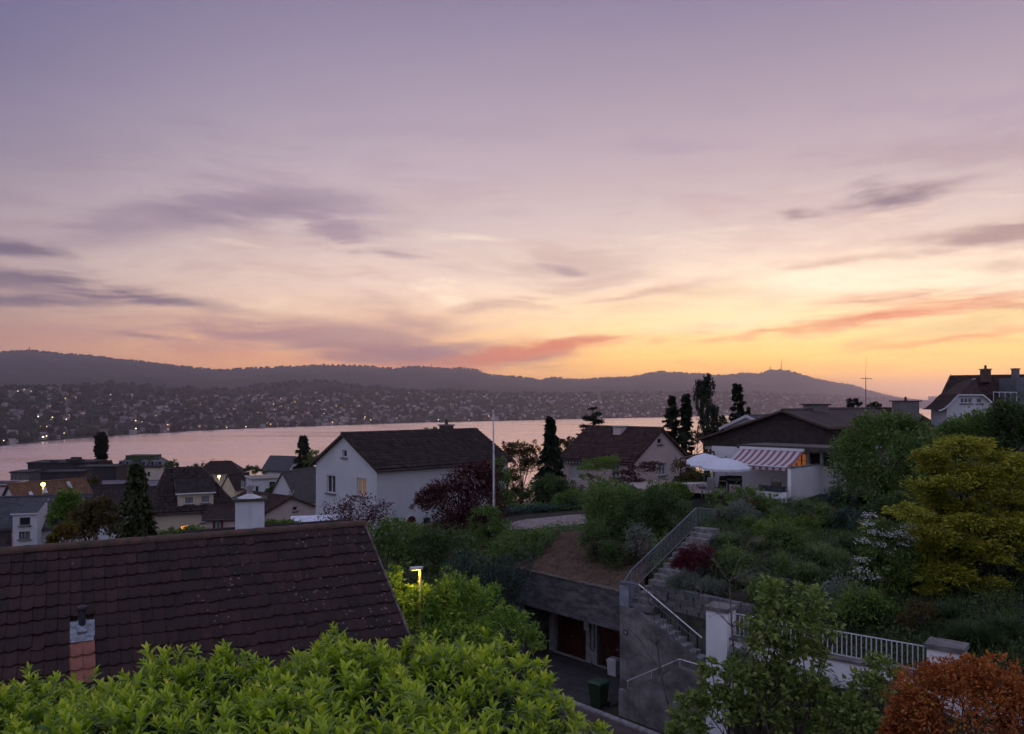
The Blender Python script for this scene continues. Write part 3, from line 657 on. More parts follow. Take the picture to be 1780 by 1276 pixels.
def tuft(label, xy, H, spread, n, m_, wd=0.012, rad=0.15, group=None):
    b_ = (xy[0], xy[1], h1(*xy)); me_ = blades('grass_tuft', np.array(b_) - (0, 0, 0.03), n, H, spread, m_, None, wd, origin=b_, rad=rad)
    return tag(me_, label, 'grass', group)

# ------------------------------------------------------------------ street, driveway, garage
asph = mat('asphalt', (0.050, 0.044, 0.046), 0.9, 0.3, 1.5, 0.4, 60)
asph_r = mat('street_asphalt', (0.085, 0.062, 0.060), 0.9, 0.25, 1.2, 0.4, 60)
conc = mat('raw_concrete', (0.165, 0.158, 0.155), 0.9, 0.45, 1.2, 0.6, 16, streak=0.6, stretch=(1, 1, 1.3))
conc_d = mat('old_concrete', (0.098, 0.094, 0.100), 0.9, 0.5, 1.5, 0.9, 9, streak=0.7, stretch=(1, 1, 3))
conc_g = mat('mossy_concrete', (0.13, 0.14, 0.11), 0.9, 0.4, 1.3, 0.5, 20, streak=0.6)
stone_m = mat('step_stone', (0.18, 0.172, 0.165), 0.9, 0.4, 4, 0.6, 25)
steel = mat('galvanised_steel', (0.20, 0.21, 0.24), 0.5, 0.15, 4, metal=0.3)
white_p = mat('white_plaster', (0.76, 0.76, 0.78), 0.9, 0.08, 0.7, 0.15, 40, streak=0.18)
white_c = mat('white_metal', (0.62, 0.62, 0.64), 0.5, 0.08)
def gsheet(name, pts, z, m_, kind='structure'):
    mb = MB(); mb.face([gp(s_, n_, z) for s_, n_ in pts]); return mb.build(name, m_, kind=kind)
gsheet('driveway', [(-7.45, -3.6), (-0.7, -3.6), (-0.7, 0.42), (-7.45, 0.42)], ROAD + 0.004, asph)
gsheet('street', [(-9.5, 0.7), (16, 0.7), (16, 7.3), (-9.5, 7.3)], ROAD - 0.04, asph_r)
kb = empty('kerb', gp(-3, 0.5, ROAD)); kb['kind'] = 'structure'
for i in range(14):
    s0 = -7.8 + i * 0.92; mb = MB()
    mb.box(gp(s0 + 0.45, 0.56, ROAD - 0.02), np.append(GU * 0.445, 0), np.append(GN * 0.13, 0), (0, 0, 0.05)); mb.build('kerb_stone', mat('kerb_stone', (0.26, 0.25, 0.25), 0.9, 0.3, 5), kb)

gar = empty('garage', gp(-4.5, -2.5, ROAD), 'low concrete double garage with red doors dug into the bank', 'garage')
def gbox(s0, s1, n0, n1, z0, z1, name, m_, parent):
    mb = MB(); mb.box(gp((s0 + s1) / 2, (n0 + n1) / 2, (z0 + z1) / 2), np.append(GU * (s1 - s0) / 2, 0), np.append(GN * (n1 - n0) / 2, 0), (0, 0, (z1 - z0) / 2)); return mb.build(name, m_, parent)
LT, LB = -8.08, -9.75
gbox(-8.2, -0.62, -2.35, -2.0, LB, LT, 'lintel', conc_d, gar)
gbox(-8.2, -0.62, -6.4, -2.36, LB + 0.02, LB + 0.3, 'ceiling_slab', conc_d, gar)
gbox(-8.24, -0.60, -2.42, -1.93, LT + 0.003, LT + 0.05, 'coping', mat('mossy_edge', (0.10, 0.085, 0.07), 0.95, 0.5, 6), gar)
gbox(-10.6, -7.75, -2.37, -2.04, ROAD - 0.3, LB - 0.004, 'wing_wall', conc_d, gar)
gbox(-10.6, -8.21, -2.37, -2.05, LB, LT - 0.25, 'wing_wall', conc_d, gar)
gbox(-8.05, -7.76, -3.9, -2.38, ROAD - 0.3, LB - 0.003, 'side_wall', conc_d, gar)
gbox(-7.75, -0.6, -4.3, -4.0, ROAD - 0.3, LB - 0.003, 'back_wall', conc_d, gar)
red = mat('red_door_paint', (0.048, 0.008, 0.007), 0.6, 0.3, 2)
for s0, s1 in ((-7.05, -5.08), (-4.30, -2.1)):
    dr_ = gbox(s0, s1, -3.78, -3.70, ROAD + 0.02, LB - 0.08, 'door', red, gar)
    nb = 9
    for i in range(nb):
        q0 = s0 + 0.03 + (s1 - s0 - 0.06) * i / nb; q1 = s0 + 0.03 + (s1 - s0 - 0.06) * (i + 1) / nb - 0.015
        gbox(q0, q1, -3.699, -3.675, ROAD + 0.06, LB - 0.14, 'board', red, dr_)
    gbox((s0 + s1) / 2 - 0.07, (s0 + s1) / 2 + 0.07, -3.674, -3.63, ROAD + 0.95, ROAD + 0.99, 'handle', steel, dr_)
    gbox(s0 - 0.05, s1 + 0.05, -3.62, -3.45, ROAD + 0.003, ROAD + 0.05, 'sill', mat('kerb_stone', (0.26, 0.25, 0.25)), gar)
pl_m = mat('pale_post', (0.24, 0.235, 0.24), 0.85, 0.2, 3, streak=0.3)
for s0, s1 in ((-7.5, -7.12), (-5.04, -4.34), (-2.06, -1.5)): gbox(s0, s1, -3.82, -3.52, ROAD - 0.1, LB - 0.006, 'pillar', pl_m, gar)
bx_ = gbox(-5.02, -4.72, -3.515, -3.36, ROAD + 1.55, ROAD + 2.05, 'meter_box', mat('meter_grey', (0.42, 0.41, 0.40), 0.6), gar)
gbox(-4.98, -4.76, -3.359, -3.35, ROAD + 1.6, ROAD + 2.0, 'box_lid', mat('meter_lid', (0.36, 0.35, 0.35), 0.6), bx_)
mb = MB(); c_ = gp(-4.56, -3.45, ROAD + 1.75); pts_ = []
for i in range(25):
    a = math.pi * (i / 24); pts_.append(gp(-4.56 - 0.12 * math.cos(a), -3.44, ROAD + 0.85 - 0.18 * math.sin(a)))
mb.tube([gp(-4.68, -3.44, ROAD + 1.9)] + pts_ + [gp(-4.44, -3.44, ROAD + 1.9), gp(-4.56, -3.44, ROAD + 1.97), gp(-4.67, -3.44, ROAD + 1.9)], 0.022, 6)
mb.build('garden_hose', mat('hose_rubber', (0.03, 0.035, 0.05), 0.5), label='dark hose hanging in a loop on the pillar between red garage doors', cat='hose')

# brown bare bank above the garage
bank_m = mat('dry_bank', (0.125, 0.078, 0.050), 0.95, 0.5, 2.5, 0.8, 40, col2=(0.065, 0.042, 0.030))
sv = np.linspace(-9.0, -0.55, 40); nvv = np.linspace(-6.6, -2.1, 26)
SS, NN = np.meshgrid(sv, nvv); xy = GC[None] + SS.ravel()[:, None] * GU + NN.ravel()[:, None] * GN
okb = SS.ravel() < np.interp(NN.ravel(), [-6.6, -4.0, -2.7, -2.1], [-3.6, -2.0, -1.3, -0.6])
Zb = hr(xy[:, 0], xy[:, 1]) + 0.10 + 0.05 * np.sin(xy[:, 0] * 4.3 + 1) * np.sin(xy[:, 1] * 3.7) + rng.normal(0, 0.012, len(xy)) - np.where(okb, 0, 0.14)
I = np.arange(len(xy)).reshape(SS.shape); Q = np.stack([I[:-1, :-1].ravel(), I[:-1, 1:].ravel(), I[1:, 1:].ravel(), I[1:, :-1].ravel()], 1); Q = Q[okb[Q].any(1)]
tag(link('bank', np_mesh('bank', np.column_stack([xy, Zb]), [Q], bank_m, smooth=True)), kind='structure')
k = rng.integers(0, len(xy), 5000); bp = np.column_stack([xy[k] + rng.normal(0, 0.12, (5000, 2)), Zb[k]]); bp = bp[(g_inv(bp[:, 0], bp[:, 1])[1] < -2.15) & okb[k]]
dv = rng.normal(0, 1, (len(bp), 3)); dv[:, 2] = np.abs(dv[:, 2]) * 0.5
straw = leaf_mat('straw', (0.09, 0.055, 0.03), (0.20, 0.135, 0.075), trans=0.15)
tag(link('dry_litter', leaves('dry_litter', bp, dv, rnd_dir(len(bp)), 0.13, 0.016, straw)), 'dry brown straw and litter on the bare bank above garage', 'litter', kind='stuff')

# ------------------------------------------------------------------ concrete stair beside the garage
st = empty('concrete_staircase', gp(1.5, -0.6, ROAD), 'grey concrete outdoor stair with two flights beside the garage', 'stairs')
LZ = -8.40; mb = MB(); a0, a1 = -0.75, 0.1
def gpoly(mb, prof, n0, n1, m=0):
    """extrude a (s,z) outline from n0 to n1"""
    A = [gp(s_, n0, z_) for s_, z_ in prof]; B = [gp(s_, n1, z_) for s_, z_ in prof]
    mb.face(A, m); mb.face(B[::-1], m)
    for i in range(len(prof)):
        j = (i + 1) % len(prof); mb.face([A[i], A[j], B[j], B[i]], m)
gpoly(mb, [(-0.75, ROAD - 0.2), (4.2, ROAD - 0.2), (4.2, -9.75), (3.25, -9.72), (0.35, LZ + 0.02), (0.2, LZ + 0.1), (-0.75, LZ + 0.1)], -1.05, -0.9); mb.build('stair_wall', conc, st)
mb = MB(); gpoly(mb, [(-0.75, LZ - 0.25), (0.1, LZ - 0.25), (0.1, LZ), (-0.75, LZ)], -2.6, -1.052); mb.build('landing', conc, st)
for i in range(9):
    s0 = 0.102 + i * 0.325; z = LZ - 0.167 * (i + 1)
    mb = MB(); gpoly(mb, [(s0, z - 0.5), (s0 + 0.36, z - 0.5), (s0 + 0.36, z), (s0, z)], -2.02, -1.053)
    mb.face([gp(s0 + 0.03, -2.0, z + 0.004), gp(s0 + 0.36, -2.0, z + 0.004), gp(s0 + 0.36, -1.07, z + 0.004), gp(s0 + 0.03, -1.07, z + 0.004)]); mb.build('step', mat('step_concrete', (0.46, 0.455, 0.46), 0.9, 0.3, 3), st)
mb = MB(); gpoly(mb, [(3.05, -10.15), (4.9, -10.15), (4.9, -9.93), (3.05, -9.93)], -2.02, -0.05); mb.build('landing', conc, st)
mb = MB(); gpoly(mb, [(0.05, ROAD - 0.2), (5.0, ROAD - 0.2), (5.0, -9.66), (2.92, -9.66), (0.25, -11.22), (0.05, -11.22)], -0.04, 0.12); mb.build('parapet', conc, st)
for i in range(12):
    s0 = 0.1 + i * 0.245; z = ROAD + 0.18 * (i + 1)
    mb = MB(); gpoly(mb, [(s0, z - 0.45), (s0 + 0.27, z - 0.45), (s0 + 0.27, z), (s0, z)], -0.895, -0.045); mb.build('step', conc, st)
mb = MB(); gpoly(mb, [(0.15, ROAD - 0.2), (5.1, ROAD - 0.2), (5.1, -8.12), (0.15, -8.02)], -2.3, -2.04); mb.build('back_wall', conc_g, st)
mb = MB(); mb.box(gp(-0.42, -0.885, -9.3), np.append(GU * 0.11, 0), np.append(GN * 0.012, 0), (0, 0, 0.10))
hn = mb.build('wall_plate', mat('plate_blue', (0.03, 0.035, 0.06), 0.4), label='small dark plate fixed to the concrete stair wall', cat='plate')
mb = MB(); mb.box(gp(-0.42, -0.868, -9.3), np.append(GU * 0.055, 0), np.append(GN * 0.003, 0), (0, 0, 0.055)); mb.build('mark', mat('plate_mark', (0.30, 0.30, 0.32), 0.5), hn, origin=WL[hn.name])

def railing(name, label, path, hgt, m_, step=0.12, r_=0.02, bal=0.008, posts=(), mid=True, group=None, lift=0.12):
    """path: top rail points; balusters hang below it"""
    path = [np.array(p, float) for p in path]; b0 = np.array(path[0]) - (0, 0, hgt)
    root = empty(name, b0, label, 'railing', group)
    mb = MB(); mb.tube(path, r_, 8); mb.build('top_rail', m_, root)
    if mid:
        mb = MB()
        for a, b in zip(path, path[1:]): mb.bar(a - (0, 0, hgt - lift), b - (0, 0, hgt - lift), 0.03, 0.03)
        mb.build('bottom_rail', m_, root)
    bm_ = MB(); bm_.box((0, 0, -(hgt - lift) / 2), (bal, 0, 0), (0, bal, 0), (0, 0, (hgt - lift) / 2)); me = bm_.mesh('baluster', m_, (0, 0, 0))
    if step:
        for a, b in zip(path, path[1:]):
            n_ = max(1, int(np.linalg.norm((b - a)[:2]) / step))
            for i in range(1, n_): link('baluster', me, root, a + (b - a) * i / n_)
    pm = MB(); pm.box((0, 0, -hgt / 2 - 0.03), (0.022, 0, 0), (0, 0.022, 0), (0, 0, hgt / 2 + 0.03)); pme = pm.mesh('post', m_, (0, 0, 0))
    for i in posts: link('post', pme, root, path[i])
    return root
rail_up = [P(1083, 1013, 32.05), P(1098, 990, 32.75), P(1210, 883, 37.2)]
railing('stair_railing', 'grey metal railing with balusters up the stone garden steps', rail_up, 0.98, steel, 0.125, 0.022, 0.009, (0, 1, 2))
railing('stair_railing', 'short grey railing at the head of the garden steps', [P(1211, 883, 37.25), P(1250, 886, 38.6)], 0.95, steel, 0.11, 0.018, 0.008, (1,))
q0, q1 = gp(-0.75, -0.97, LZ + 1.12), gp(0.18, -0.97, LZ + 1.12)
railing('stair_railing', 'bright metal railing on the landing beside the garage roof', [q0, q1], 1.02, steel, 0.11, 0.022, 0.009, (0, 1))
hr_ = empty('handrail', gp(0.2, -0.97, LZ), 'long bright steel handrail sloping down the upper concrete flight', 'handrail')
mb = MB(); mb.tube([q1 + np.append(GU * 0.01, 0.0), gp(0.3, -0.97, LZ + 1.08), gp(3.15, -0.97, -9.72 + 0.98)], 0.024, 8); mb.build('top_rail', mat('bright_steel', (0.70, 0.70, 0.72), 0.35, 0.05, metal=0.5), hr_)
mb = MB(); mb.bar(gp(0.25, -0.97, LZ + 0.85), gp(2.9, -0.97, -9.72 + 0.85), 0.02, 0.02); mb.build('lower_rail', steel, hr_)
for i in range(20):
    t_ = i / 19; s_ = 0.3 + 2.6 * t_; zt = LZ + 0.83 - (s_ - 0.3) * 0.463
    mb = MB(); mb.bar(gp(s_, -0.97, zt), gp(s_, -0.97, zt - 0.80), 0.014, 0.014); mb.build('baluster', steel, hr_)
h2_ = empty('handrail', gp(2.9, 0.04, -9.6), 'thin bright handrail on the low front wall of the stair', 'handrail'); bs = mat('bright_steel', (0.6, 0.6, 0.62))
mb = MB(); mb.tube([gp(0.4, 0.04, -10.84), gp(2.88, 0.04, -9.38), gp(4.85, 0.04, -9.38)], 0.02, 8); mb.build('top_rail', bs, h2_)
for s_, z_ in ((0.45, -10.83), (1.6, -10.14), (2.9, -9.38), (4.2, -9.38)):
    mb = MB(); mb.bar(gp(s_, 0.04, z_), gp(s_, 0.04, z_ - 0.36), 0.018, 0.018); mb.build('bracket', bs, h2_)
mb = MB(); mb.box(gp(-0.765, -1.4, LZ + 0.52), np.append(GU * 0.012, 0), np.append(GN * 0.42, 0), (0, 0, 0.5)); mb.box(gp(-0.5, -0.88, LZ + 0.55), np.append(GU * 0.24, 0), np.append(GN * 0.008, 0), (0, 0, 0.42))
mb.build('metal_panel', mat('panel_blue_grey', (0.20, 0.23, 0.27), 0.5), label='blue-grey metal sheet panel at the corner of the stair landing', cat='panel')

# stone garden steps going up the slope
ss = empty('stone_steps', (4.6, 32.1, -8.4), 'long flight of rough stone garden steps up the planted slope', 'stairs')
S0, S1 = np.array((4.75, 32.25)), np.array((8.75, 37.0)); sdv = (S1 - S0) / 15; perp = np.array((0.765, -0.644))
for i in range(15):
    a = S0 + sdv * i; z = -8.4 + 0.172 * (i + 1); mb = MB(); wd = 1.05 + rng.uniform(-0.06, 0.14); tl = rng.normal(0, 0.01)
    c = np.append(a + sdv * 0.62 + perp * wd / 2, z - 0.11); dv = sdv / np.linalg.norm(sdv)
    mb.box(c, np.append(dv * 0.29, tl), np.append(perp * wd / 2, rng.normal(0, 0.01)), (0, 0, 0.11)); mb.build('step', stone_m, ss)
# dry stone wall right of the steps
dw_ = empty('stone_wall', (6.9, 30.0, -8.2), 'low dark dry stone wall beside the garden steps', 'wall')
sm_ = []
for v_ in range(5):
    mb = MB(); q = [np.array((sx * rng.uniform(0.42, 0.5), sy * rng.uniform(0.4, 0.5), sz * rng.uniform(0.42, 0.5))) for sx in (-1, 1) for sy in (-1, 1) for sz in (-1, 1)]
    for f in ((0, 1, 3, 2), (4, 6, 7, 5), (0, 4, 5, 1), (2, 3, 7, 6), (0, 2, 6, 4), (1, 5, 7, 3)): mb.face([q[i] for i in f])
    sm_.append(mb.mesh('stone', mat('wall_stone_%d' % (v_ % 2), ((0.10, 0.10, 0.105), (0.14, 0.135, 0.13))[v_ % 2], 0.9, 0.4, 5), (0, 0, 0)))
def stone_run(parent, A, B, z0, rows, hh=0.17, ln=0.34):
    A, B = np.array(A, float), np.array(B, float); Lw = np.linalg.norm(B - A); dv = (B - A) / Lw; an = math.atan2(dv[1], dv[0])
    for r_ in range(rows):
        t_ = rng.uniform(-0.15, 0)
        while t_ < Lw:
            l_ = ln * rng.uniform(0.6, 1.5); c = A + dv * (t_ + l_ / 2)
            o = link('stone', sm_[rng.integers(0, 5)], parent, (c[0] + rng.normal(0, 0.02), c[1] + rng.normal(0, 0.02), z0 + (r_ + 0.5) * hh)); o.rotation_euler = (0, rng.normal(0, 0.03), an + rng.normal(0, 0.08)); o.scale = (l_ * 1.02, 0.34, hh * 1.05)
            t_ += l_
stone_run(dw_, (5.75, 31.45), (8.6, 28.2), -8.1, 5)
dw2 = empty('stone_wall', (8.4, 31.2, -7.3), 'second low dark stone terrace wall above the first', 'wall')
stone_run(dw2, (7.2, 33.0), (10.6, 29.6), -7.15, 3)

# bins
def cyl_box(mb, x0, x1, y0, y1, z0, z1, tx, ty, c, an, m=0):
    """tapered box: footprint shrinks by tx,ty at the bottom"""
    ca, sa = math.cos(an), math.sin(an); tr = lambda x, y, z: (c[0] + x * ca - y * sa, c[1] + x * sa + y * ca, c[2] + z)
    b_ = [tr(x0 + tx, y0 + ty, z0), tr(x1 - tx, y0 + ty, z0), tr(x1 - tx, y1 - ty, z0), tr(x0 + tx, y1 - ty, z0)]; t_ = [tr(x0, y0, z1), tr(x1, y0, z1), tr(x1, y1, z1), tr(x0, y1, z1)]
    mb.face(b_, m); mb.face(t_, m)
    for i in range(4): mb.face([b_[i], b_[(i + 1) % 4], t_[(i + 1) % 4], t_[i]], m)
c_ = gp(-0.98, 0.12, ROAD + 0.005); an = math.atan2(GU[1], GU[0]) + 0.1
bn_ = empty('wheelie_bin', c_, 'dark green wheeled rubbish bin at the driveway edge', 'bin'); gr = mat('bin_green', (0.014, 0.036, 0.016), 0.5, 0.15)
mb = MB(); cyl_box(mb, -0.28, 0.28, -0.33, 0.33, 0.06, 0.96, 0.06, 0.08, c_, an); cyl_box(mb, -0.30, 0.30, -0.35, 0.35, 0.90, 0.965, 0, 0, c_, an); mb.build('body', gr, bn_)
mb = MB(); cyl_box(mb, -0.31, 0.31, -0.37, 0.36, 0.97, 1.0, 0, 0, c_, an); cyl_box(mb, -0.26, 0.26, -0.30, 0.30, 1.001, 1.05, -0.04, -0.05, c_, an); mb.build('lid', mat('bin_lid', (0.026, 0.055, 0.030), 0.45, 0.1), bn_)
for sx in (-1, 1):
    mb = MB(); q = np.array(c_) + (math.cos(an) * sx * 0.27 - math.sin(an) * 0.27, math.sin(an) * sx * 0.27 + math.cos(an) * 0.27, 0.10); ax = np.array((math.cos(an), math.sin(an), 0)) * 0.03
    mb.tube([q - ax, q + ax], 0.10, 14); mb.build('wheel', mat('black_rubber', (0.015, 0.015, 0.016), 0.7), bn_)
c_ = gp(-3.0, -3.15, ROAD + 0.005)
wb = empty('plastic_bin', c_, 'white plastic box bin before the second garage door', 'bin'); mb = MB(); cyl_box(mb, -0.24, 0.24, -0.2, 0.2, 0.0, 0.62, 0.03, 0.03, c_, an); mb.build('body', mat('white_plastic', (0.5, 0.5, 0.52), 0.5, 0.1), wb)
mb = MB(); cyl_box(mb, -0.26, 0.26, -0.22, 0.22, 0.623, 0.68, 0, 0, c_, an); cyl_box(mb, -0.18, 0.18, -0.15, 0.15, 0.682, 0.76, -0.06, -0.06, c_, an); mb.build('lid', mat('white_plastic', (0.5, 0.5, 0.52)), wb)

# white garden wall with pillars and railing
A = np.array((X(1253, 26.0), 26.0)); B = np.array((X(1646, 21.9), 21.9)); wv_ = (B - A) / np.linalg.norm(B - A); wn_ = np.array((wv_[1], -wv_[0])); WLEN = np.linalg.norm(B - A)
def wbox(t0, t1, n0, n1, z0, z1, name, m_, parent):
    mb = MB(); c = A + wv_ * (t0 + t1) / 2 + wn_ * (n0 + n1) / 2; mb.box((c[0], c[1], (z0 + z1) / 2), np.append(wv_ * (t1 - t0) / 2, 0), np.append(wn_ * (n1 - n0) / 2, 0), (0, 0, (z1 - z0) / 2)); return mb.build(name, m_, parent)
cap_m = mat('cap_stone', (0.16, 0.145, 0.14), 0.9, 0.3, 3)
for t_, lab in ((0, 'white plastered pillar with brown cap at the stair end of the wall'), (WLEN, 'white plastered pillar with broad cap beside the orange shrub')):
    p_ = empty('wall_pillar', (*(A + wv_ * t_), ROAD), lab, 'pillar'); hw = 0.36 if t_ == 0 else 0.44
    wbox(t_ - hw, t_ + hw, -0.36, 0.36, ROAD - 0.3, -6.82, 'shaft', white_p, p_); wbox(t_ - hw - 0.05, t_ + hw + 0.05, -0.41, 0.41, -6.818, -6.68, 'cap', cap_m, p_)
gw = empty('garden_wall', (*(A + wv_ * WLEN / 2), ROAD), 'tall white plastered garden wall along the street', 'wall')
wbox(0.363, WLEN - 0.443, -0.14, 0.14, ROAD - 0.3, -7.72, 'wall', white_p, gw); wbox(0.363, WLEN - 0.443, -0.19, 0.19, -7.718, -7.64, 'coping', cap_m, gw)
gw2 = empty('garden_wall', (*(A + wv_ * (WLEN + 3)), ROAD), 'white plastered wall behind the orange shrub', 'wall')
wbox(WLEN + 0.443, WLEN + 6, -0.14, 0.14, ROAD - 0.3, -7.5, 'wall', white_p, gw2); wbox(WLEN + 0.443, WLEN + 6, -0.19, 0.19, -7.498, -7.42, 'coping', cap_m, gw2)
pa_, pb_ = A + wv_ * 0.37, A + wv_ * (WLEN - 0.45)
railing('wall_railing', 'white metal bar railing on top of the white garden wall', [(*pa_, -6.88), (*pb_, -6.88)], 0.74, mat('rail_white', (0.50, 0.50, 0.53), 0.5, 0.1), 0.135, 0.02, 0.014, (), lift=0.05)

# ------------------------------------------------------------------ near tiled roof
RD = np.array((-0.872, -0.489, 0.0)); RE = np.array((0.489, -0.872, -0.676)); RE = RE / np.linalg.norm(RE); RN = np.cross(RD, RE); RN = RN if RN[2] > 0 else -RN
R0 = np.array((-4.0, 20.0, -3.12)); TW, TH = 0.21, 0.33
nh = empty('tiled_house', (-6.5, 15.5, -9.8), 'near house with weathered dark red clay tile roof', 'house')
tm = bpy.data.materials.new('clay_tile'); tm.use_nodes = True; t = NT(tm.node_tree); b = tm.node_tree.nodes['Principled BSDF']
pos_ = t.node('ShaderNodeNewGeometry').outputs['Position']; tn = t.node('ShaderNodeAttribute', attribute_name='tint').outputs['Fac']
fac = t.add(t.mul(tn, 0.45), t.mul(t.sub(t.noise(pos_, 1.2, 5, 0.65), 0.35), 0.9))
c = t.ramp(fac, [(0.0, (0.020, 0.013, 0.013, 1)), (0.5, (0.044, 0.022, 0.021, 1)), (1.0, (0.082, 0.038, 0.033, 1))])
c = t.mix(t.ss(t.noise(pos_, 14, 5, 0.7), 0.50, 0.78), c, (0.025, 0.020, 0.020, 1))
vo = t.node('ShaderNodeTexVoronoi'); t.put(vo.inputs['Vector'], pos_); vo.inputs['Scale'].default_value = 7.0
ring = t.mul(t.ss(vo.outputs[0], 0.06, 0.12), t.sub(1.0, t.ss(vo.outputs[0], 0.16, 0.21)))
spot = t.m('MAXIMUM', ring, t.sub(1.0, t.ss(vo.outputs[0], 0.02, 0.05)))
px_, py_, pz_ = t.sep(pos_)
lmask = t.ss(t.add(t.noise(pos_, 1.1, 3, 0.6), t.mul(t.ss(px_, -9.0, -3.5), 0.17)), 0.60, 0.70)
c = t.mix(t.mul(t.mul(spot, lmask), 0.5), c, (0.30, 0.29, 0.30, 1))
t.put(b.inputs['Base Color'], c); b.inputs['Roughness'].default_value = 0.8; b.inputs['Specular IOR Level'].default_value = 0.25
bn = t.node('ShaderNodeBump'); bn.inputs['Strength'].default_value = 0.5; bn.inputs['Distance'].default_value = 0.01; t.put(bn.inputs['Height'], t.noise(pos_, 40, 4, 0.7)); t.link(bn.outputs[0], b.inputs['Normal'])
new_tile = mat('new_tile', (0.24, 0.095, 0.065), 0.8, 0.2, 5)
from mathutils import Matrix
def tile_geo():
    xs = np.linspace(0, TW + 0.012, 6); u = xs / TW * 2 - 1; zz = 0.030 * u ** 2 * (u < 1.02) - 0.004; yb = 0.40 + 0.022 * (1 - u ** 2)
    V = []; Fq = []
    for x, z, y in zip(xs, zz, yb): V += [(x, 0, z - 0.012), (x, y * 0.97, z + 0.030), (x, y, z + 0.020), (x, y - 0.012, z - 0.004)]
    for i in range(5):
        for j in range(3): Fq.append((4 * i + j, 4 * i + 4 + j, 4 * i + 5 + j, 4 * i + 1 + j))
    return np.array(V), np.array(Fq)
TV, TF = tile_geo()
t_me = [np_mesh('roof_tile', TV, [TF], tm, tint=np.full(len(TF), v_), smooth=True) for v_ in (0.1, 0.3, 0.5, 0.65, 0.8, 1.0)]
t_new = np_mesh('roof_tile', TV, [TF], new_tile, smooth=True)
def roof_ab(px, py):
    d_ = np.array(((px - CX) / F, 1, -(py - HZ) / F)); q = d_ * ((RN @ R0) / (RN @ d_)) - R0
    return q @ RD, q @ RE
va, vb = roof_ab(123, 1118); vi, vj = int(va // TW), int(vb // TH)
cells = []
for j in range(17):
    for i in range(-1, 47):
        o_ = R0 + RD * (i * TW) + RE * (j * TH - 0.03)
        c = o_ + RE * 0.2; px, py = CX + c[0] / c[1] * F, HZ - c[2] / c[1] * F
        cells.append((i, j, o_, px, py, c[1]))
vis = sorted([c for c in cells if -15 < c[3] < 700 and c[4] < 1215 - 0.05 * c[3]], key=lambda c: c[5])
ind = set((c[0], c[1]) for c in vis[:300]); SV = []; SF = []; ST = []
Mr = np.stack([RD, RE, RN], 1)
for i, j, o_, px, py, Yc in cells:
    if i in (vi, vi - 1) and j in (vj - 1, vj) : continue
    wob = rng.normal(0, 0.008, 2); oo = o_ + RN * (0.05 + abs(wob[0]) + 0.012 * math.sin(i * 0.37 + j * 0.5)) + RD * wob[1] + RE * (rng.normal(0, 0.008) + (rng.random() < 0.03) * 0.04)
    isnew = i in (vi, vi - 1) and vj < j < vj + 4
    tv = float(np.clip(rng.normal(0.45, 0.25), 0, 1))
    if (i, j) in ind or isnew:
        me = t_new if isnew else t_me[int(tv * 5.99)]
        o = bpy.data.objects.new('roof_tile', me); COL.objects.link(o); o.parent = nh
        q = oo - WL[nh.name]; Mx = Mr @ np.array(((math.cos(wob[1] * 2), -math.sin(wob[1] * 2), 0), (math.sin(wob[1] * 2), math.cos(wob[1] * 2), 0), (0, 0, 1)))
        o.matrix_basis = Matrix([list(Mx[r_]) + [q[r_]] for r_ in range(3)] + [[0, 0, 0, 1]])
    else:
        SF.append(TF + len(SV) * len(TV)); SV.append(TV @ Mr.T + oo); ST.append(np.full(len(TF), tv))
me = np_mesh('tile_covering', np.concatenate(SV) - WL[nh.name], [np.concatenate(SF)], tm, tint=np.concatenate(ST), smooth=True)
tag(link('tile_covering', me, nh, WL[nh.name]), kind='stuff')
mb = MB(); dk = mat('roof_deck', (0.03, 0.022, 0.02), 0.9)
cn = [R0 + RD * a + RE * e_ + RN * 0.012 for a, e_ in ((-0.12, 0.05), (9.8, 0.05), (9.8, 5.6), (-0.12, 5.6))]; mb.face(cn)
BE = np.array((-RE[0], -RE[1], RE[2])); mb.face([R0 + RD * -0.12 + BE * 0.02, R0 + RD * 9.8 + BE * 0.02, R0 + RD * 9.8 + BE * 5.6, R0 + RD * -0.12 + BE * 5.6]); mb.build('roof_deck', dk, nh)
mb = MB()
mb.bar(R0 + RD * -0.24 + RE * 0.0 + RN * 0.01, R0 + RD * -0.24 + RE * 5.6 + RN * 0.01, 0.05, 0.20, upv=RN); mb.build('verge_board', mat('verge', (0.10, 0.075, 0.07), 0.9, 0.5, 5), nh)
for a in range(26):
    mb = MB(); p0_ = R0 + RD * (-0.28 + a * 0.39) + RN * 0.05; prof = []; cz = np.array((0, 0, 1.0)); ed = np.array((RE[0], RE[1], 0)); ed /= np.linalg.norm(ed)
    for e_, s_ in ((0, 1.0), (0.41, 1.12)):
        prof.append([p0_ + RD * e_ + ed * (0.125 * s_ * math.cos(q)) + cz * (0.105 * s_ * math.sin(q) - 0.02) for q in np.linspace(-0.15, math.pi + 0.15, 8)])
    for k in range(7): mb.face([prof[0][k], prof[0][k + 1], prof[1][k + 1], prof[1][k]], 0, None, True)
    mb.face(prof[0]); mb.face(prof[1]); mb.build('ridge_tile', mat('ridge_tile', (0.115, 0.06, 0.05), 0.9, 0.5, 4, 0.6, 25, col2=(0.05, 0.045, 0.028)), nh)
mb = MB()
c0_ = R0 + RD * -0.02 + RE * 0.35; wlp = [c0_ + RE * 4.6, c0_ + BE * 4.9]
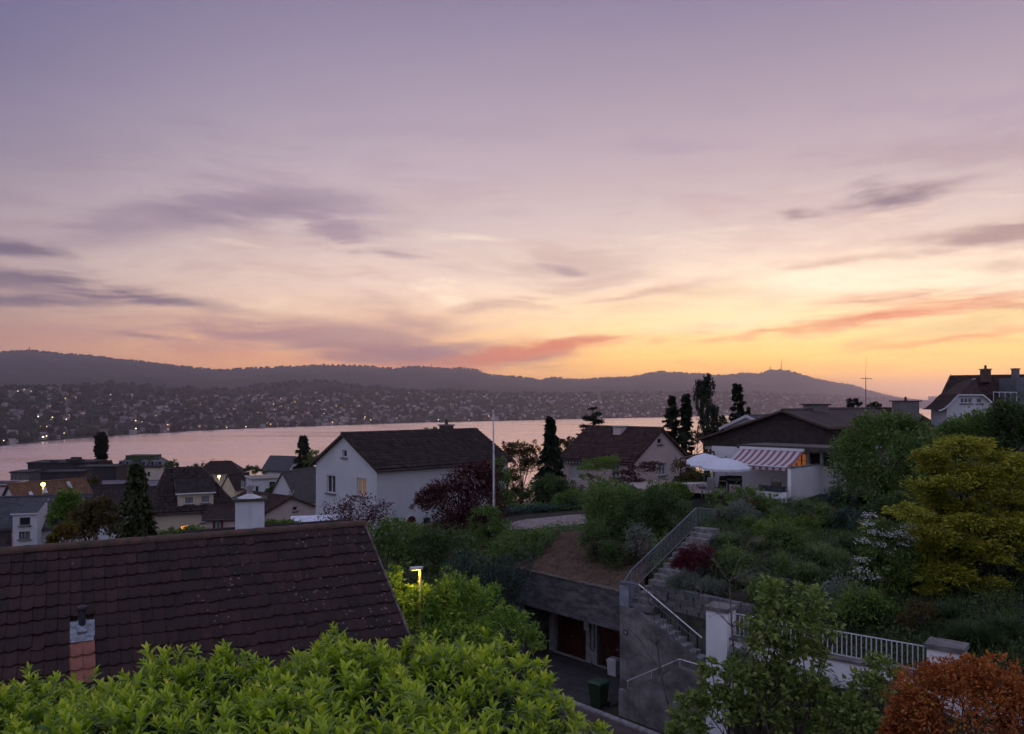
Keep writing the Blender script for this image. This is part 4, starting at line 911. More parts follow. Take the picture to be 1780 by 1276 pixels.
for (ra, rb) in ((R0 + RD * 0.05, R0 + RD * 9.5),):
    for e_ in (RE, BE):
        q0_, q1_ = ra + e_ * 4.7 - (0, 0, 0.1), rb + e_ * 4.7 - (0, 0, 0.1); mb.face([q0_, q1_, (q1_[0], q1_[1], -10.4), (q0_[0], q0_[1], -10.4)])
    for r_ in (ra, rb):
        e0, e1 = r_ + RE * 4.7 - (0, 0, 0.1), r_ + BE * 4.7 - (0, 0, 0.1); mb.face([r_ - (0, 0, 0.12), e0, (e0[0], e0[1], -10.4), (e1[0], e1[1], -10.4), e1])
mb.build('wall', white_p, nh)
vt = R0 + RD * (vi * TW) + RE * ((vj + 0.1) * TH) + RN * 0.06
vp = MB(); vp.tube([vt - (0, 0, 0.1), vt + (0, 0, 0.38)], 0.065, 12); vp.lathe(vt + (0, 0, 0.36), [(0.0, 0.10), (0.10, 0.07), (0.105, 0.03), (0.09, 0.0)], 12); vpo = vp.build('vent_pipe', mat('dark_metal', (0.05, 0.05, 0.055), 0.5, metal=0.5), nh)
fl = MB(); c = R0 + RD * (vi * TW) + RE * ((vj) * TH + 0.02) + RN * 0.085
fl.box(c + RE * 0.10, RD * 0.215, RE * 0.26, RN * 0.006); fl.box(c + RE * 0.02 + RN * 0.03, RD * 0.085, RE * 0.15, RN * 0.03); fl.build('flashing', mat('zinc_flashing', (0.22, 0.24, 0.27), 0.55, 0.4, 12, metal=0.3), nh)

# ------------------------------------------------------------------ front cherry laurel hedge
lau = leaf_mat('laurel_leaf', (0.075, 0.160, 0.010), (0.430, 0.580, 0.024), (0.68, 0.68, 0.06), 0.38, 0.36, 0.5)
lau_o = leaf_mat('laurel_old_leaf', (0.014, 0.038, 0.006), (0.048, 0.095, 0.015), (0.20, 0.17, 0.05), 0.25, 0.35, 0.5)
def shoot_geo(seed, nlf=10, stem=0.20):
    r_ = np.random.default_rng(seed); V = []; T = []; tint = []; T3 = []
    for k in range(nlf):
        a = k * 2.4 + r_.normal(0, 0.25); f = k / (nlf - 1); L = r_.uniform(0.085, 0.125) * (0.72 + 0.5 * math.sin(math.pi * min(1, 0.25 + f * 0.8))); W = L * r_.uniform(0.30, 0.38)
        el_ = R(30 + 48 * f + r_.normal(0, 9)); o = np.array((math.cos(a), math.sin(a), 0)); d_ = o * math.cos(el_) + np.array((0, 0, math.sin(el_))); n_ = -o * math.sin(el_) + np.array((0, 0, math.cos(el_))); s_ = np.cross(d_, n_)
        b_ = np.array((0, 0, stem * (0.35 + 0.65 * f))); c = [b_ + d_ * (L * q) - n_ * (L * 0.30 * q ** 2) for q in (0, 0.32, 0.7, 1.0)]; i0 = len(V); up_ = n_ * W * 0.22
        V += [c[0], c[1], c[2], c[3], c[1] + s_ * W * 0.5 + up_, c[2] + s_ * W * 0.42 + up_, c[1] - s_ * W * 0.5 + up_, c[2] - s_ * W * 0.42 + up_]
        T += [(i0, i0 + 4, i0 + 1), (i0 + 1, i0 + 4, i0 + 5), (i0 + 1, i0 + 5, i0 + 2), (i0 + 2, i0 + 5, i0 + 3), (i0, i0 + 1, i0 + 6), (i0 + 1, i0 + 7, i0 + 6), (i0 + 1, i0 + 2, i0 + 7), (i0 + 2, i0 + 3, i0 + 7)]
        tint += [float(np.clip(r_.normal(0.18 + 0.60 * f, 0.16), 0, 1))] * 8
    return np.array(V), np.array(T), np.array(tint)
SG = [shoot_geo(s_, 8 + s_ % 4, 0.16 + 0.03 * (s_ % 4)) for s_ in range(8)]
YL = np.array([(-120, 1195), (0, 1192), (40, 1178), (100, 1200), (190, 1196), (240, 1178), (290, 1158), (400, 1145), (470, 1158), (540, 1140), (600, 1120), (640, 1118), (700, 1122), (760, 1112), (850, 1126), (900, 1136), (940, 1160), (975, 1200), (1010, 1245), (1060, 1305), (1130, 1400)], float)
HY = 10.4
def hedge_z(x, y):
    px = CX + x / HY * F; z = Zp(np.interp(px, YL[:, 0], YL[:, 1]), HY)
    return z + 0.10 * np.sin(x * 2.1 + y * 1.3) * np.sin(y * 1.9 - x) + 0.06 * np.sin(x * 5.3 + 1.0 + y * 3.1) - 0.5 * np.clip((y - 10.2) / 0.6, 0, 1) ** 2 - 0.05
NS = 2700; hx = rng.uniform(-7.6, 1.85, NS); hy = rng.uniform(6.9, 10.7, NS); hzv = hedge_z(hx, hy)
hroot = empty('laurel_hedge', (-3, 9, -5.9), 'bright green cherry laurel hedge in front of the tiled roof', 'hedge')
def rot_to(axis, spin):
    axis = axis / np.linalg.norm(axis); ref = np.array((1.0, 0, 0)); x_ = np.cross(ref, axis) if abs(axis[0]) < 0.9 else np.cross((0, 1.0, 0), axis); x_ /= np.linalg.norm(x_); y_ = np.cross(axis, x_)
    c, s_ = math.cos(spin), math.sin(spin); return np.stack([x_ * c + y_ * s_, -x_ * s_ + y_ * c, axis], 1)
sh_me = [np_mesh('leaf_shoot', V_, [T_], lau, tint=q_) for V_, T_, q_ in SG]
rank = np.argsort(hy + rng.uniform(0, 2.2, NS)); inview = [k for k in rank if abs(hx[k] / hy[k] * F + CX - 500) < 560 and HZ - hzv[k] / hy[k] * F < 1290]
ind = set(inview[:300]); SV, SF, ST, nv_ = [], [], [], 0
for k in range(NS):
    ax = np.array((rng.normal(0, 0.22), rng.normal(-0.05, 0.22), 1.0))
    if hx[k] > 0.3: ax[0] += (hx[k] - 0.3) * 0.7
    tall = 1.0 + (rng.random() < 0.14) * rng.uniform(0.4, 1.3); sc_ = rng.uniform(0.60, 1.35)
    p_ = np.array((hx[k], hy[k], hzv[k] - 0.14 + rng.normal(0, 0.06) + (tall - 1) * 0.14)); g = int(rng.integers(0, 8)); M3 = rot_to(ax, rng.uniform(0, 6.28)) * sc_
    if k in ind:
        o = bpy.data.objects.new('leaf_shoot', sh_me[g]); COL.objects.link(o); o.parent = hroot; q = p_ - WL[hroot.name]
        o.matrix_basis = Matrix([list(M3[r_]) + [q[r_]] for r_ in range(3)] + [[0, 0, 0, 1]])
    else:
        V_, T_, q_ = SG[g]; SV.append(V_ @ M3.T + p_); SF.append(T_ + nv_); nv_ += len(V_); ST.append(np.clip(q_ + rng.normal(0, 0.12), 0, 1))
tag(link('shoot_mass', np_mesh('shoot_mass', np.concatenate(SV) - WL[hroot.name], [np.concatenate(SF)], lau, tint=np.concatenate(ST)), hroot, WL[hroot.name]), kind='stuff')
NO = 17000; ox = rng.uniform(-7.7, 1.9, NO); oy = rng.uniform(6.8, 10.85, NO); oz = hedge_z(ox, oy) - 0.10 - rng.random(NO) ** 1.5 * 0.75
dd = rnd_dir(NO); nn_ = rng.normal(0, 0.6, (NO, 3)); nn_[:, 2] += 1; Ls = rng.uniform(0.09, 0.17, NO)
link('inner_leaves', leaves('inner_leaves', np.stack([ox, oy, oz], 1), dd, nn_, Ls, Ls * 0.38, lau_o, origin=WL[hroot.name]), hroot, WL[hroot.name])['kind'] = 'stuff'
mb = MB()
for k in range(70):
    x, y = rng.uniform(-7.3, 1.3), rng.uniform(7.2, 10.3); z1 = float(hedge_z(x, y)) - 0.2; g_ = h1(x, y); mb.tube([(x + rng.normal(0, .1), y, g_ - 0.1), (x + rng.normal(0, .12), y + rng.normal(0, .1), (g_ + z1) / 2), (x, y, z1)], [0.03, 0.02, 0.008], 5, cap=False)
mb.build('stem', bark, hroot, kind='stuff')

# ------------------------------------------------------------------ buildings
glass = mat('window_glass', (0.022, 0.026, 0.034), 0.08, 0.1, spec=0.8)
glass_c = mat('curtained_glass', (0.20, 0.21, 0.22), 0.25, 0.35, 3, spec=0.6, stretch=(6, 6, 0.4))
frame_w = mat('window_frame_white', (0.58, 0.58, 0.60), 0.6, 0.05); frame_d = mat('window_frame_brown', (0.07, 0.045, 0.035), 0.6, 0.2)
sill_m = mat('sill_stone', (0.15, 0.14, 0.14), 0.8, 0.2); gut = mat('gutter_metal', (0.06, 0.05, 0.05), 0.5, 0.2, metal=0.5)
def V2(a): return np.array((math.cos(a), math.sin(a)))
def clip(poly, out):
    cx_ = sum(p[0] for p in out) / len(out); cy_ = sum(p[1] for p in out) / len(out)
    for i in range(len(out)):
        a, b = out[i], out[(i + 1) % len(out)]; f = lambda p: (b[0] - a[0]) * (p[1] - a[1]) - (b[1] - a[1]) * (p[0] - a[0])
        sg = 1 if f((cx_, cy_)) > 0 else -1; res = []
        for j in range(len(poly)):
            p, q = poly[j], poly[(j + 1) % len(poly)]; fp, fq = sg * f(p), sg * f(q)
            if fp >= -1e-9: res.append(p)
            if (fp > 1e-9 and fq < -1e-9) or (fp < -1e-9 and fq > 1e-9): t_ = fp / (fp - fq); res.append((p[0] + (q[0] - p[0]) * t_, p[1] + (q[1] - p[1]) * t_))
        poly = res
        if len(poly) < 3: return []
    return poly
def wall_face(mb, O, u, out, outl, holes=(), depth=0.14, m=0):
    O, u, out = np.array(O), np.array(u), np.array(out); pt = lambda s_, z_, e=0.0: np.append(O + u * s_ - out * e, z_)
    ss_ = sorted({p[0] for p in outl} | {v for hq in holes for v in (hq[0], hq[2])}); zs = sorted({p[1] for p in outl} | {v for hq in holes for v in (hq[1], hq[3])})
    for s0, s1 in zip(ss_, ss_[1:]):
        for z0, z1 in zip(zs, zs[1:]):
            cs, cz = (s0 + s1) / 2, (z0 + z1) / 2
            if any(hq[0] < cs < hq[2] and hq[1] < cz < hq[3] for hq in holes): continue
            pl_ = clip([(s0, z0), (s1, z0), (s1, z1), (s0, z1)], outl)
            if pl_: mb.face([pt(*p) for p in pl_], m)
    for s0, z0, s1, z1 in holes:
        for a, b in (((s0, z0), (s1, z0)), ((s1, z0), (s1, z1)), ((s1, z1), (s0, z1)), ((s0, z1), (s0, z0))):
            mb.face([pt(*a), pt(*b), pt(b[0], b[1], depth + 0.03), pt(a[0], a[1], depth + 0.03)], m)
def window(parent, O, u, out, r_, fr=None, gl=None, mull=1, trans=0, sill=True, shut=None, depth=0.12, fw=0.06, proud=False, name='window', arch=False):
    s0, z0, s1, z1 = r_; u3, o3, up_ = np.append(u, 0), np.append(out, 0), np.array((0, 0, 1.0)); e = 0.045 if proud else -depth
    pt = lambda s_, z_, d_: np.append(np.array(O) + np.array(u) * s_, z_) + o3 * d_
    mb = MB()
    def bar(a0_, a1_, b0_, b1_): mb.box(pt((a0_ + a1_) / 2, (b0_ + b1_) / 2, e), u3 * (a1_ - a0_) / 2, o3 * 0.03, up_ * (b1_ - b0_) / 2)
    bar(s0, s0 + fw, z0, z1); bar(s1 - fw, s1, z0, z1); bar(s0 + fw, s1 - fw, z0, z0 + fw); bar(s0 + fw, s1 - fw, z1 - fw, z1)
    for i in range(mull): c = s0 + (s1 - s0) * (i + 1) / (mull + 1); bar(c - fw * 0.6, c + fw * 0.6, z0 + fw, z1 - fw)
    for i in range(trans):
        c = z0 + (z1 - z0) * (i + 1) / (trans + 1)
        for j in range(mull + 1):
            q0 = s0 + (s1 - s0) * j / (mull + 1) + (fw if j == 0 else fw * 0.6); q1 = s0 + (s1 - s0) * (j + 1) / (mull + 1) - (fw if j == mull else fw * 0.6); bar(q0, q1, c - fw * 0.3, c + fw * 0.3)
    w_ = mb.build(name, fr or frame_w, parent)
    for j in range(mull + 1):
        q0 = s0 + (s1 - s0) * j / (mull + 1) + 0.02; q1 = s0 + (s1 - s0) * (j + 1) / (mull + 1) - 0.02
        g_ = MB(); g_.face([pt(q0, z0 + 0.02, e - 0.012), pt(q1, z0 + 0.02, e - 0.012), pt(q1, z1 - 0.02, e - 0.012), pt(q0, z1 - 0.02, e - 0.012)]); g_.build('pane', gl or glass, w_, origin=WL[w_.name])
    if sill:
        g_ = MB(); g_.box(pt((s0 + s1) / 2, z0 - 0.05, 0.05), u3 * ((s1 - s0) / 2 + 0.08), o3 * 0.09, up_ * 0.045); g_.build('sill', sill_m, w_, origin=WL[w_.name])
    if shut:
        for q in (s0 - (s1 - s0) * 0.28 - 0.03, s1 + (s1 - s0) * 0.28 + 0.03):
            g_ = MB(); g_.box(pt(q, (z0 + z1) / 2, 0.03), u3 * (s1 - s0) * 0.27, o3 * 0.025, up_ * (z1 - z0) / 2); g_.build('shutter', shut, w_, origin=WL[w_.name])
    return w_
def s_at(O, u, px): k = (px - CX) / F; return (k * O[1] - O[0]) / (u[0] - k * u[1])
def px_rect(O, u, r_):
    """window rectangle given as photo pixels on a wall plane -> (s0,z0,s1,z1)"""
    s0, s1 = sorted((s_at(O, u, r_[0]), s_at(O, u, r_[1]))); Ym = O[1] + u[1] * (s0 + s1) / 2; return (s0, Zp(r_[3], Ym), s1, Zp(r_[2], Ym))
def roof_slab(mb, E0, E1, G0, G1, th, m=0):
    """E0,E1 eave ends, G1,G0 ridge ends (top surface); UV in metres"""
    E0, E1, G0, G1 = (np.array(q, float) for q in (E0, E1, G0, G1)); d_ = np.array((0, 0, th))
    u = (E1 - E0) / np.linalg.norm(E1 - E0); n_ = np.cross(u, G0 - E0); v = np.cross(n_, u); v /= np.linalg.norm(v)
    q = [E0, E1, G1, G0]; uv = [((p - E0) @ u, (p - E0) @ v) for p in q]
    if np.linalg.norm(G1 - G0) < 1e-4: q = q[:3]; uv = uv[:3]
    mb.face(q, m, uv); mb.face([p - d_ for p in q][::-1], 1)
    for i in range(len(q)):
        j = (i + 1) % len(q); mb.face([q[i], q[j], q[j] - d_, q[i] - d_], 1)
def chimney(parent, c, sx, sy, z0, z1, ang, m_, cap=None, pots=0, cowl=False):
    ax, ay = np.append(V2(ang) * sx / 2, 0), np.append(V2(ang + math.pi / 2) * sy / 2, 0); mb = MB(); mb.box((c[0], c[1], (z0 + z1) / 2), ax, ay, (0, 0, (z1 - z0) / 2)); o = mb.build('chimney', m_, parent)
    mb = MB(); mb.box((c[0], c[1], z1 + 0.052), ax * 1.22, ay * 1.22, (0, 0, 0.05)); mb.build('cap', cap or sill_m, o, origin=WL[o.name])
    for i in range(pots):
        mb = MB(); p_ = np.array((c[0], c[1], z1 + 0.103)) + ax * (0.9 * (i - (pots - 1) / 2)); mb.lathe(p_, [(0.13, 0), (0.11, 0.2), (0.14, 0.22), (0.10, 0.36), (0.0, 0.42)], 10); mb.build('chimney_pot', gut, o, origin=WL[o.name])
    return o
def house(name, label, P1, ang, L, W, zb, ze, zr, wallm, roofm, side=1, rb=None, zeW=None, oe=0.45, og=0.3, hip0=0, hipL=0, wins=(), th=0.16, cat='house', gutter=True, barge=None, ridge=True, group=None, root=None, real=None):
    P1 = np.array(P1, float); a = V2(ang); b = side * np.array((-a[1], a[0])); rb = W / 2 if rb is None else rb; zeW = ze if zeW is None else zeW
    ctr = P1 + a * L / 2 + b * W / 2
    root = root or empty(name, (ctr[0], ctr[1], zb), label, cat, group)
    fr_ = {'b0': (P1, a, -b), 'bW': (P1 + b * W, a, b), 'a0': (P1, b, -a), 'aL': (P1 + a * L, b, a)}
    hipped0, hippedL = hip0 > 0, hipL > 0
    outl = {'b0': [(0, zb), (L, zb), (L, ze), (0, ze)], 'bW': [(0, zb), (L, zb), (L, zeW), (0, zeW)],
            'a0': [(0, zb), (W, zb), (W, zeW), (0, ze)] if hipped0 else [(0, zb), (W, zb), (W, zeW), (rb, zr), (0, ze)], 'aL': [(0, zb), (W, zb), (W, zeW), (0, ze)] if hippedL else [(0, zb), (W, zb), (W, zeW), (rb, zr), (0, ze)]}
    holes = {k_: [] for k_ in fr_}; todo = []
    for wn in wins:
        k_, r_, opt = wn[0], wn[1], (wn[2] if len(wn) > 2 else {}); O, u, out = fr_[k_]; q = px_rect(O, u, r_)
        if not opt.get('proud'): holes[k_].append(q)
        todo.append((O, u, out, q, opt))
    mb = MB()
    for k_ in fr_: wall_face(mb, *fr_[k_], outl[k_], holes[k_])
    mb.build('wall', wallm, root)
    for O, u, out, q, opt in todo: window(root, O, u, out, q, **opt)
    g = lambda s_, t_, z_: np.append(P1 + a * s_ + b * t_, z_)
    k0, kW = (zr - ze) / rb, (zr - zeW) / (W - rb); tz = np.array((0, 0, th))
    r0, r1 = (hip0 if hipped0 else -og), (L - hipL if hippedL else L + og); e0, e1 = (-oe if hipped0 else -og), (L + oe if hippedL else L + og)
    mb = MB()
    roof_slab(mb, g(e0, -oe, ze - oe * k0) + tz, g(e1, -oe, ze - oe * k0) + tz, g(r0, rb, zr) + tz, g(r1, rb, zr) + tz, th)
    roof_slab(mb, g(e0, W + oe, zeW - oe * kW) + tz, g(e1, W + oe, zeW - oe * kW) + tz, g(r0, rb, zr) + tz, g(r1, rb, zr) + tz, th)
    if hipped0: roof_slab(mb, g(e0, -oe, ze - oe * k0) + tz, g(e0, W + oe, zeW - oe * kW) + tz, g(r0, rb, zr) + tz, g(r0, rb, zr) + tz, th)
    if hippedL: roof_slab(mb, g(e1, -oe, ze - oe * k0) + tz, g(e1, W + oe, zeW - oe * kW) + tz, g(r1, rb, zr) + tz, g(r1, rb, zr) + tz, th)
    rf = mb.build('roof', [roofm, frame_d], root)
    if real:
        tz2 = tz + (0, 0, 0.01)
        tile_cover(rf, g(e0, -oe, ze - oe * k0) + tz2, g(e1, -oe, ze - oe * k0) + tz2, g(r0, rb, zr) + tz2, g(r1, rb, zr) + tz2, real)
        if hipped0: tile_cover(rf, g(e0, W + oe, zeW - oe * kW) + tz2, g(e0, -oe, ze - oe * k0) + tz2, g(r0, rb, zr) + tz2, g(r0, rb, zr) + tz2, real)
        if hippedL: tile_cover(rf, g(e1, -oe, ze - oe * k0) + tz2, g(e1, W + oe, zeW - oe * kW) + tz2, g(r1, rb, zr) + tz2, g(r1, rb, zr) + tz2, real)
    if ridge:
        mb = MB(); mb.tube([g(r0, rb, zr + th + 0.0), g(r1, rb, zr + th + 0.0)], 0.10, 8); mb.build('ridge_cap', roofm, rf, origin=WL[rf.name])
    if gutter:
        mb = MB(); mb.tube([g(e0, -oe - 0.06, ze - oe * k0 + 0.06), g(e1, -oe - 0.06, ze - oe * k0 + 0.06)], 0.065, 8); mb.build('gutter', gut, rf, origin=WL[rf.name])
    if barge:
        for s_ in (-og - 0.03, L + og + 0.03):
            mb = MB(); mb.bar(g(s_, -oe, ze - oe * k0 + th / 2), g(s_, rb, zr + th / 2), 0.04, 0.26); mb.bar(g(s_, W + oe, zeW - oe * kW + th / 2), g(s_, rb, zr + th / 2), 0.04, 0.26); mb.build('barge_board', barge, rf, origin=WL[rf.name])
    return root, g, fr_
tile_dk = tile_mat('dark_brown_tiles', (0.012, 0.009, 0.010), (0.050, 0.036, 0.036), 0.24, 0.36, lich=0.15)
tile_br = tile_mat('brown_red_tiles', (0.018, 0.011, 0.011), (0.056, 0.033, 0.030), 0.24, 0.36)
tile_gr = tile_mat('grey_slate', (0.035, 0.036, 0.042), (0.085, 0.085, 0.095), 0.30, 0.25, 0.6, strength=0.5)
tile_rust = tile_mat('rust_tiles', (0.09, 0.048, 0.030), (0.20, 0.115, 0.070), 0.24, 0.36)
rt_dk = leaf_mat('real_dark_tiles', (0.012, 0.009, 0.010), (0.062, 0.044, 0.042), (0.11, 0.085, 0.08), 0.0, 0.8, 0.15); rt_br = leaf_mat('real_brown_tiles', (0.018, 0.011, 0.011), (0.075, 0.045, 0.040), (0.11, 0.07, 0.06), 0.0, 0.8, 0.15)
house_w = mat('house_white', (0.50, 0.51, 0.53), 0.92, 0.07, 0.5, 0.12, 30, streak=0.14)
house_pk = mat('house_pink', (0.50, 0.41, 0.38), 0.92, 0.07, 0.6, 0.12, 30, streak=0.14)
house_cr = mat('house_cream', (0.54, 0.46, 0.34), 0.92, 0.07, 0.6, 0.12, 30, streak=0.14)
warm = glow('lit_curtain', (0.36, 0.22, 0.11), 0.09); lit_in = glow('lit_interior', (0.60, 0.20, 0.05), 0.16)
R45 = R(45)
# --- white gabled house
_, g, fr_ = house('gabled_house', 'white house with long dark tiled gable roof, behind the red-leaved shrub', (X(655, 50), 50), R45, 11.7, 7.28, -10.2, -4.2, -2.2, house_w, tile_dk, oe=0.35, og=0.28, th=0.14, real=rt_dk, wins=[
    ('a0', (568, 583, 826, 857), dict(gl=glass)), ('a0', (620, 637, 831, 862), dict(gl=warm)), ('a0', (595, 603, 782, 795), dict(mull=0)),
    ('b0', (681, 694, 900, 910), dict(mull=2, fr=frame_d, sill=False)), ('b0', (736, 749, 900, 911), dict(mull=1, fr=frame_d, sill=False))])
wh = _
O, u, out = fr_['b0']; q = px_rect(O, u, (706, 723, 896, 925)); mb = MB(); o3 = np.append(out, 0)
prof = [(q[0], q[1] - 1.0), (q[2], q[1] - 1.0)] + [((q[0] + q[2]) / 2 + (q[2] - q[0]) / 2 * math.cos(t_), q[3] - 0.35 + 0.35 * math.sin(t_)) for t_ in np.linspace(0, math.pi, 9)]
for e_ in (0.02,): mb.face([np.append(O + u * s_, z_) + o3 * e_ for s_, z_ in prof])
mb.build('arched_door', mat('door_maroon', (0.06, 0.022, 0.02), 0.6, 0.3, 5), wh)
mb = MB()
for (s0_, z0_), (s1_, z1_) in zip(prof[1:], prof[2:] + [prof[0]]): mb.bar(np.append(O + u * s0_, z0_) + o3 * 0.03, np.append(O + u * s1_, z1_) + o3 * 0.03, 0.07, 0.07, upv=o3)
mb.build('door_frame', house_w, wh)
s_ = s_at(P(776, 750, 1)[:2] * 0 + g(0, 3.64, 0)[:2], V2(R45), 776); c = g(s_, 3.64, 0)
chimney(wh, c, 0.75, 0.75, -2.6, -1.72, R45, mat('chimney_dark', (0.07, 0.055, 0.05), 0.9, 0.3, 4), pots=1)
mb = MB(); dq = g(12.1, -0.33, -4.3); mb.tube([dq, dq + (0.1, -0.1, -0.25), np.append(g(11.6, -0.08, 0)[:2], -4.9), np.append(g(11.6, -0.08, 0)[:2], -9)], 0.05, 8); mb.build('downpipe', gut, wh)
# --- pink house
_, g, fr_ = house('gabled_house', 'pale pink house with gable wall and reddish brown roof', (X(1100, 62), 62), R(135), 7.4, 7.6, -8.6, -4.66, -2.25, house_pk, tile_br, side=-1, oe=0.35, og=0.3, th=0.14, real=rt_br, wins=[
    ('a0', (1143, 1151, 762, 772), dict(mull=0)), ('a0', (1145, 1158, 805, 826), dict(gl=glass_c)), ('b0', (989, 1011, 803, 833), dict(gl=mat('roller_blind', (0.42, 0.42, 0.40), 0.8, 0.1, 2), mull=0, sill=False)), ('b0', (1062, 1076, 808, 830), dict(gl=glass_c))])
pk = _
s_ = s_at(g(0, 3.8, 0)[:2], V2(R(135)), 1086); chimney(pk, g(s_, 3.1, 0), 0.85, 0.75, -2.9, -2.05, R45, house_pk, cap=mat('chimney_slab', (0.3, 0.29, 0.28)))
mb = MB(); O, u, out = fr_['b0']; s0, s1 = s_at(O, u, 1018), s_at(O, u, 981); s0, s1 = min(s0, s1), max(s0, s1); n_ = 14
for i in range(n_):
    a_, b_ = s0 + (s1 - s0) * i / n_, s0 + (s1 - s0) * (i + 1) / n_; o3 = np.append(out, 0) * 0.32
    mb.face([np.append(O + u * q_, z_) + o3 for q_, z_ in ((a_, -4.82), (b_, -4.82), (b_, -5.02), ((a_ + b_) / 2, -5.09), (a_, -5.02))], i % 2)
mb.build('awning_fringe', [mat('fringe_white', (0.5, 0.49, 0.47)), mat('fringe_brown', (0.10, 0.07, 0.06))], pk)

# --- dark timber house with terrace
clad = bpy.data.materials.new('dark_shingle_cladding'); clad.use_nodes = True; t = NT(clad.node_tree); b = clad.node_tree.nodes['Principled BSDF']
pos_ = t.node('ShaderNodeNewGeometry').outputs['Position']; x_, y_, z_ = t.sep(pos_); rowf = t.div(z_, 0.20); uu = t.div(t.sub(x_, y_), 0.35)
wn = t.node('ShaderNodeTexWhiteNoise', noise_dimensions='2D'); t.put(wn.inputs['Vector'], t.comb(t.m('FLOOR', t.add(uu, t.mul(t.m('FLOOR', rowf), 0.37))), t.m('FLOOR', rowf), 0.0))
t.put(b.inputs['Base Color'], t.mix(t.add(t.mul(wn.outputs[0], 0.6), t.mul(t.noise(pos_, 2, 4), 0.4)), (0.012, 0.0085, 0.0085, 1), (0.042, 0.028, 0.027, 1))); b.inputs['Roughness'].default_value = 0.85
bn = t.node('ShaderNodeBump'); bn.inputs['Distance'].default_value = 0.04; t.put(bn.inputs['Height'], t.m('FRACT', t.mul(rowf, -1.0))); t.link(bn.outputs[0], b.inputs['Normal'])
metal_rf = tile_mat('standing_seam_roof', (0.045, 0.034, 0.033), (0.070, 0.053, 0.050), 0.5, 6.0, 0.8, strength=0.4)
ax45, bx45 = V2(R45), np.array((-math.sin(R45), math.cos(R45)))
T0 = np.array((18.0, 52.0)); TP = T0 - bx45 * 2.6
tw_, g, fr_ = house('timber_house', 'dark shingle-clad house with low wide gable above the awning terrace', TP, R45, 15.0, 8.47, -3.1, -1.52, -0.62, clad, metal_rf, rb=2.6, zeW=-2.55, oe=0.5, og=0.45, th=0.14, gutter=False, ridge=True)
mb = MB(); O = T0 - bx45 * 2.4 + ax45 * 0.45
wall_face(mb, O, bx45, -ax45, [(0, -6.4), (8.1, -6.4), (8.1, -3.11), (0, -3.11)]); mb.build('lower_wall', mat('taupe_wall', (0.20, 0.185, 0.16), 0.9, 0.15, 1), tw_)
mb = MB(); mb.box(np.append(T0 + bx45 * 3.2 + ax45 * -0.08, -3.2), np.append(bx45 * 2.7, 0), np.append(ax45 * 0.08, 0), (0, 0, 0.10)); mb.build('beam', mat('pale_beam', (0.24, 0.22, 0.19), 0.8), tw_)
for r_, o_ in (((1262, 1272, 779, 812), dict(fr=frame_d)), ((1238, 1250, 779, 806), dict(fr=frame_d))):
    window(tw_, O, bx45, -ax45, px_rect(O, bx45, r_), proud=True, sill=False, **o_)
SL = np.array((X(1288, 49.3), 49.3)); sr = -bx45       # terrace roof: left front corner, to the right
def tp_(t_, d_, z_): return np.append(SL + sr * t_ + ax45 * d_, z_)
mb = MB(); c = tp_(3.1, 1.75, -2.72); mb.box(c, np.append(sr * 3.3, 0), np.append(ax45 * 1.75, 0), (0, 0, 0.10)); mb.build('flat_roof', [mat('roof_gravel', (0.11, 0.095, 0.085), 0.9, 0.3, 5)], tw_)
mb = MB(); mb.box(tp_(3.1, -0.03, -2.73), np.append(sr * 3.34, 0), np.append(ax45 * 0.025, 0), (0, 0, 0.13)); mb.build('fascia', mat('fascia_dark', (0.055, 0.045, 0.04), 0.6), tw_)
# wall under the terrace roof, with lit glazing
WO = SL + ax45 * 0.9 - sr * 2.6
mb = MB(); hq = [px_rect(WO, sr, r_) for r_ in ((1374, 1401, 788, 812), (1406, 1426, 787, 812), (1429, 1449, 787, 812))]
wall_face(mb, WO, sr, -ax45, [(0, -6.2), (8.8, -6.2), (8.8, -2.83), (0, -2.83)], hq); mb.build('terrace_wall', mat('terrace_white', (0.52, 0.52, 0.53), 0.9, 0.06, 1), tw_)
window(tw_, WO, sr, -ax45, hq[0], fr=mat('oak_frame', (0.25, 0.12, 0.05), 0.6), gl=lit_in, mull=2, trans=1, sill=False, fw=0.05)
window(tw_, WO, sr, -ax45, hq[1], gl=glass, mull=0, sill=False, fr=mat('grey_frame', (0.25, 0.25, 0.25))); window(tw_, WO, sr, -ax45, hq[2], gl=glass, mull=0, sill=False, fr=mat('grey_frame', (0.25, 0.25, 0.25)))
il = bpy.data.lights.new('interior_lamp', 'POINT'); il.energy = 0.5; il.color = (1.0, 0.5, 0.18); il.shadow_soft_size = 0.15
q = px_rect(WO, sr, (1380, 1384, 800, 806)); lo = bpy.data.objects.new('interior_lamp', il); COL.objects.link(lo); lo.location = np.append(WO + sr * (q[0] + 0.2) - ax45 * 0.35, -3.6)
s_ = s_at(g(0, 2.6, 0)[:2], ax45, 1418); c = g(s_, 2.6, 0); zinc = mat('zinc', (0.16, 0.15, 0.16), 0.5, 0.2, 3, metal=0.4, stretch=(8, 8, 0.5))
chimney(tw_, c, 1.3, 1.0, -1.2, -0.18, R(20), zinc, cap=gut)
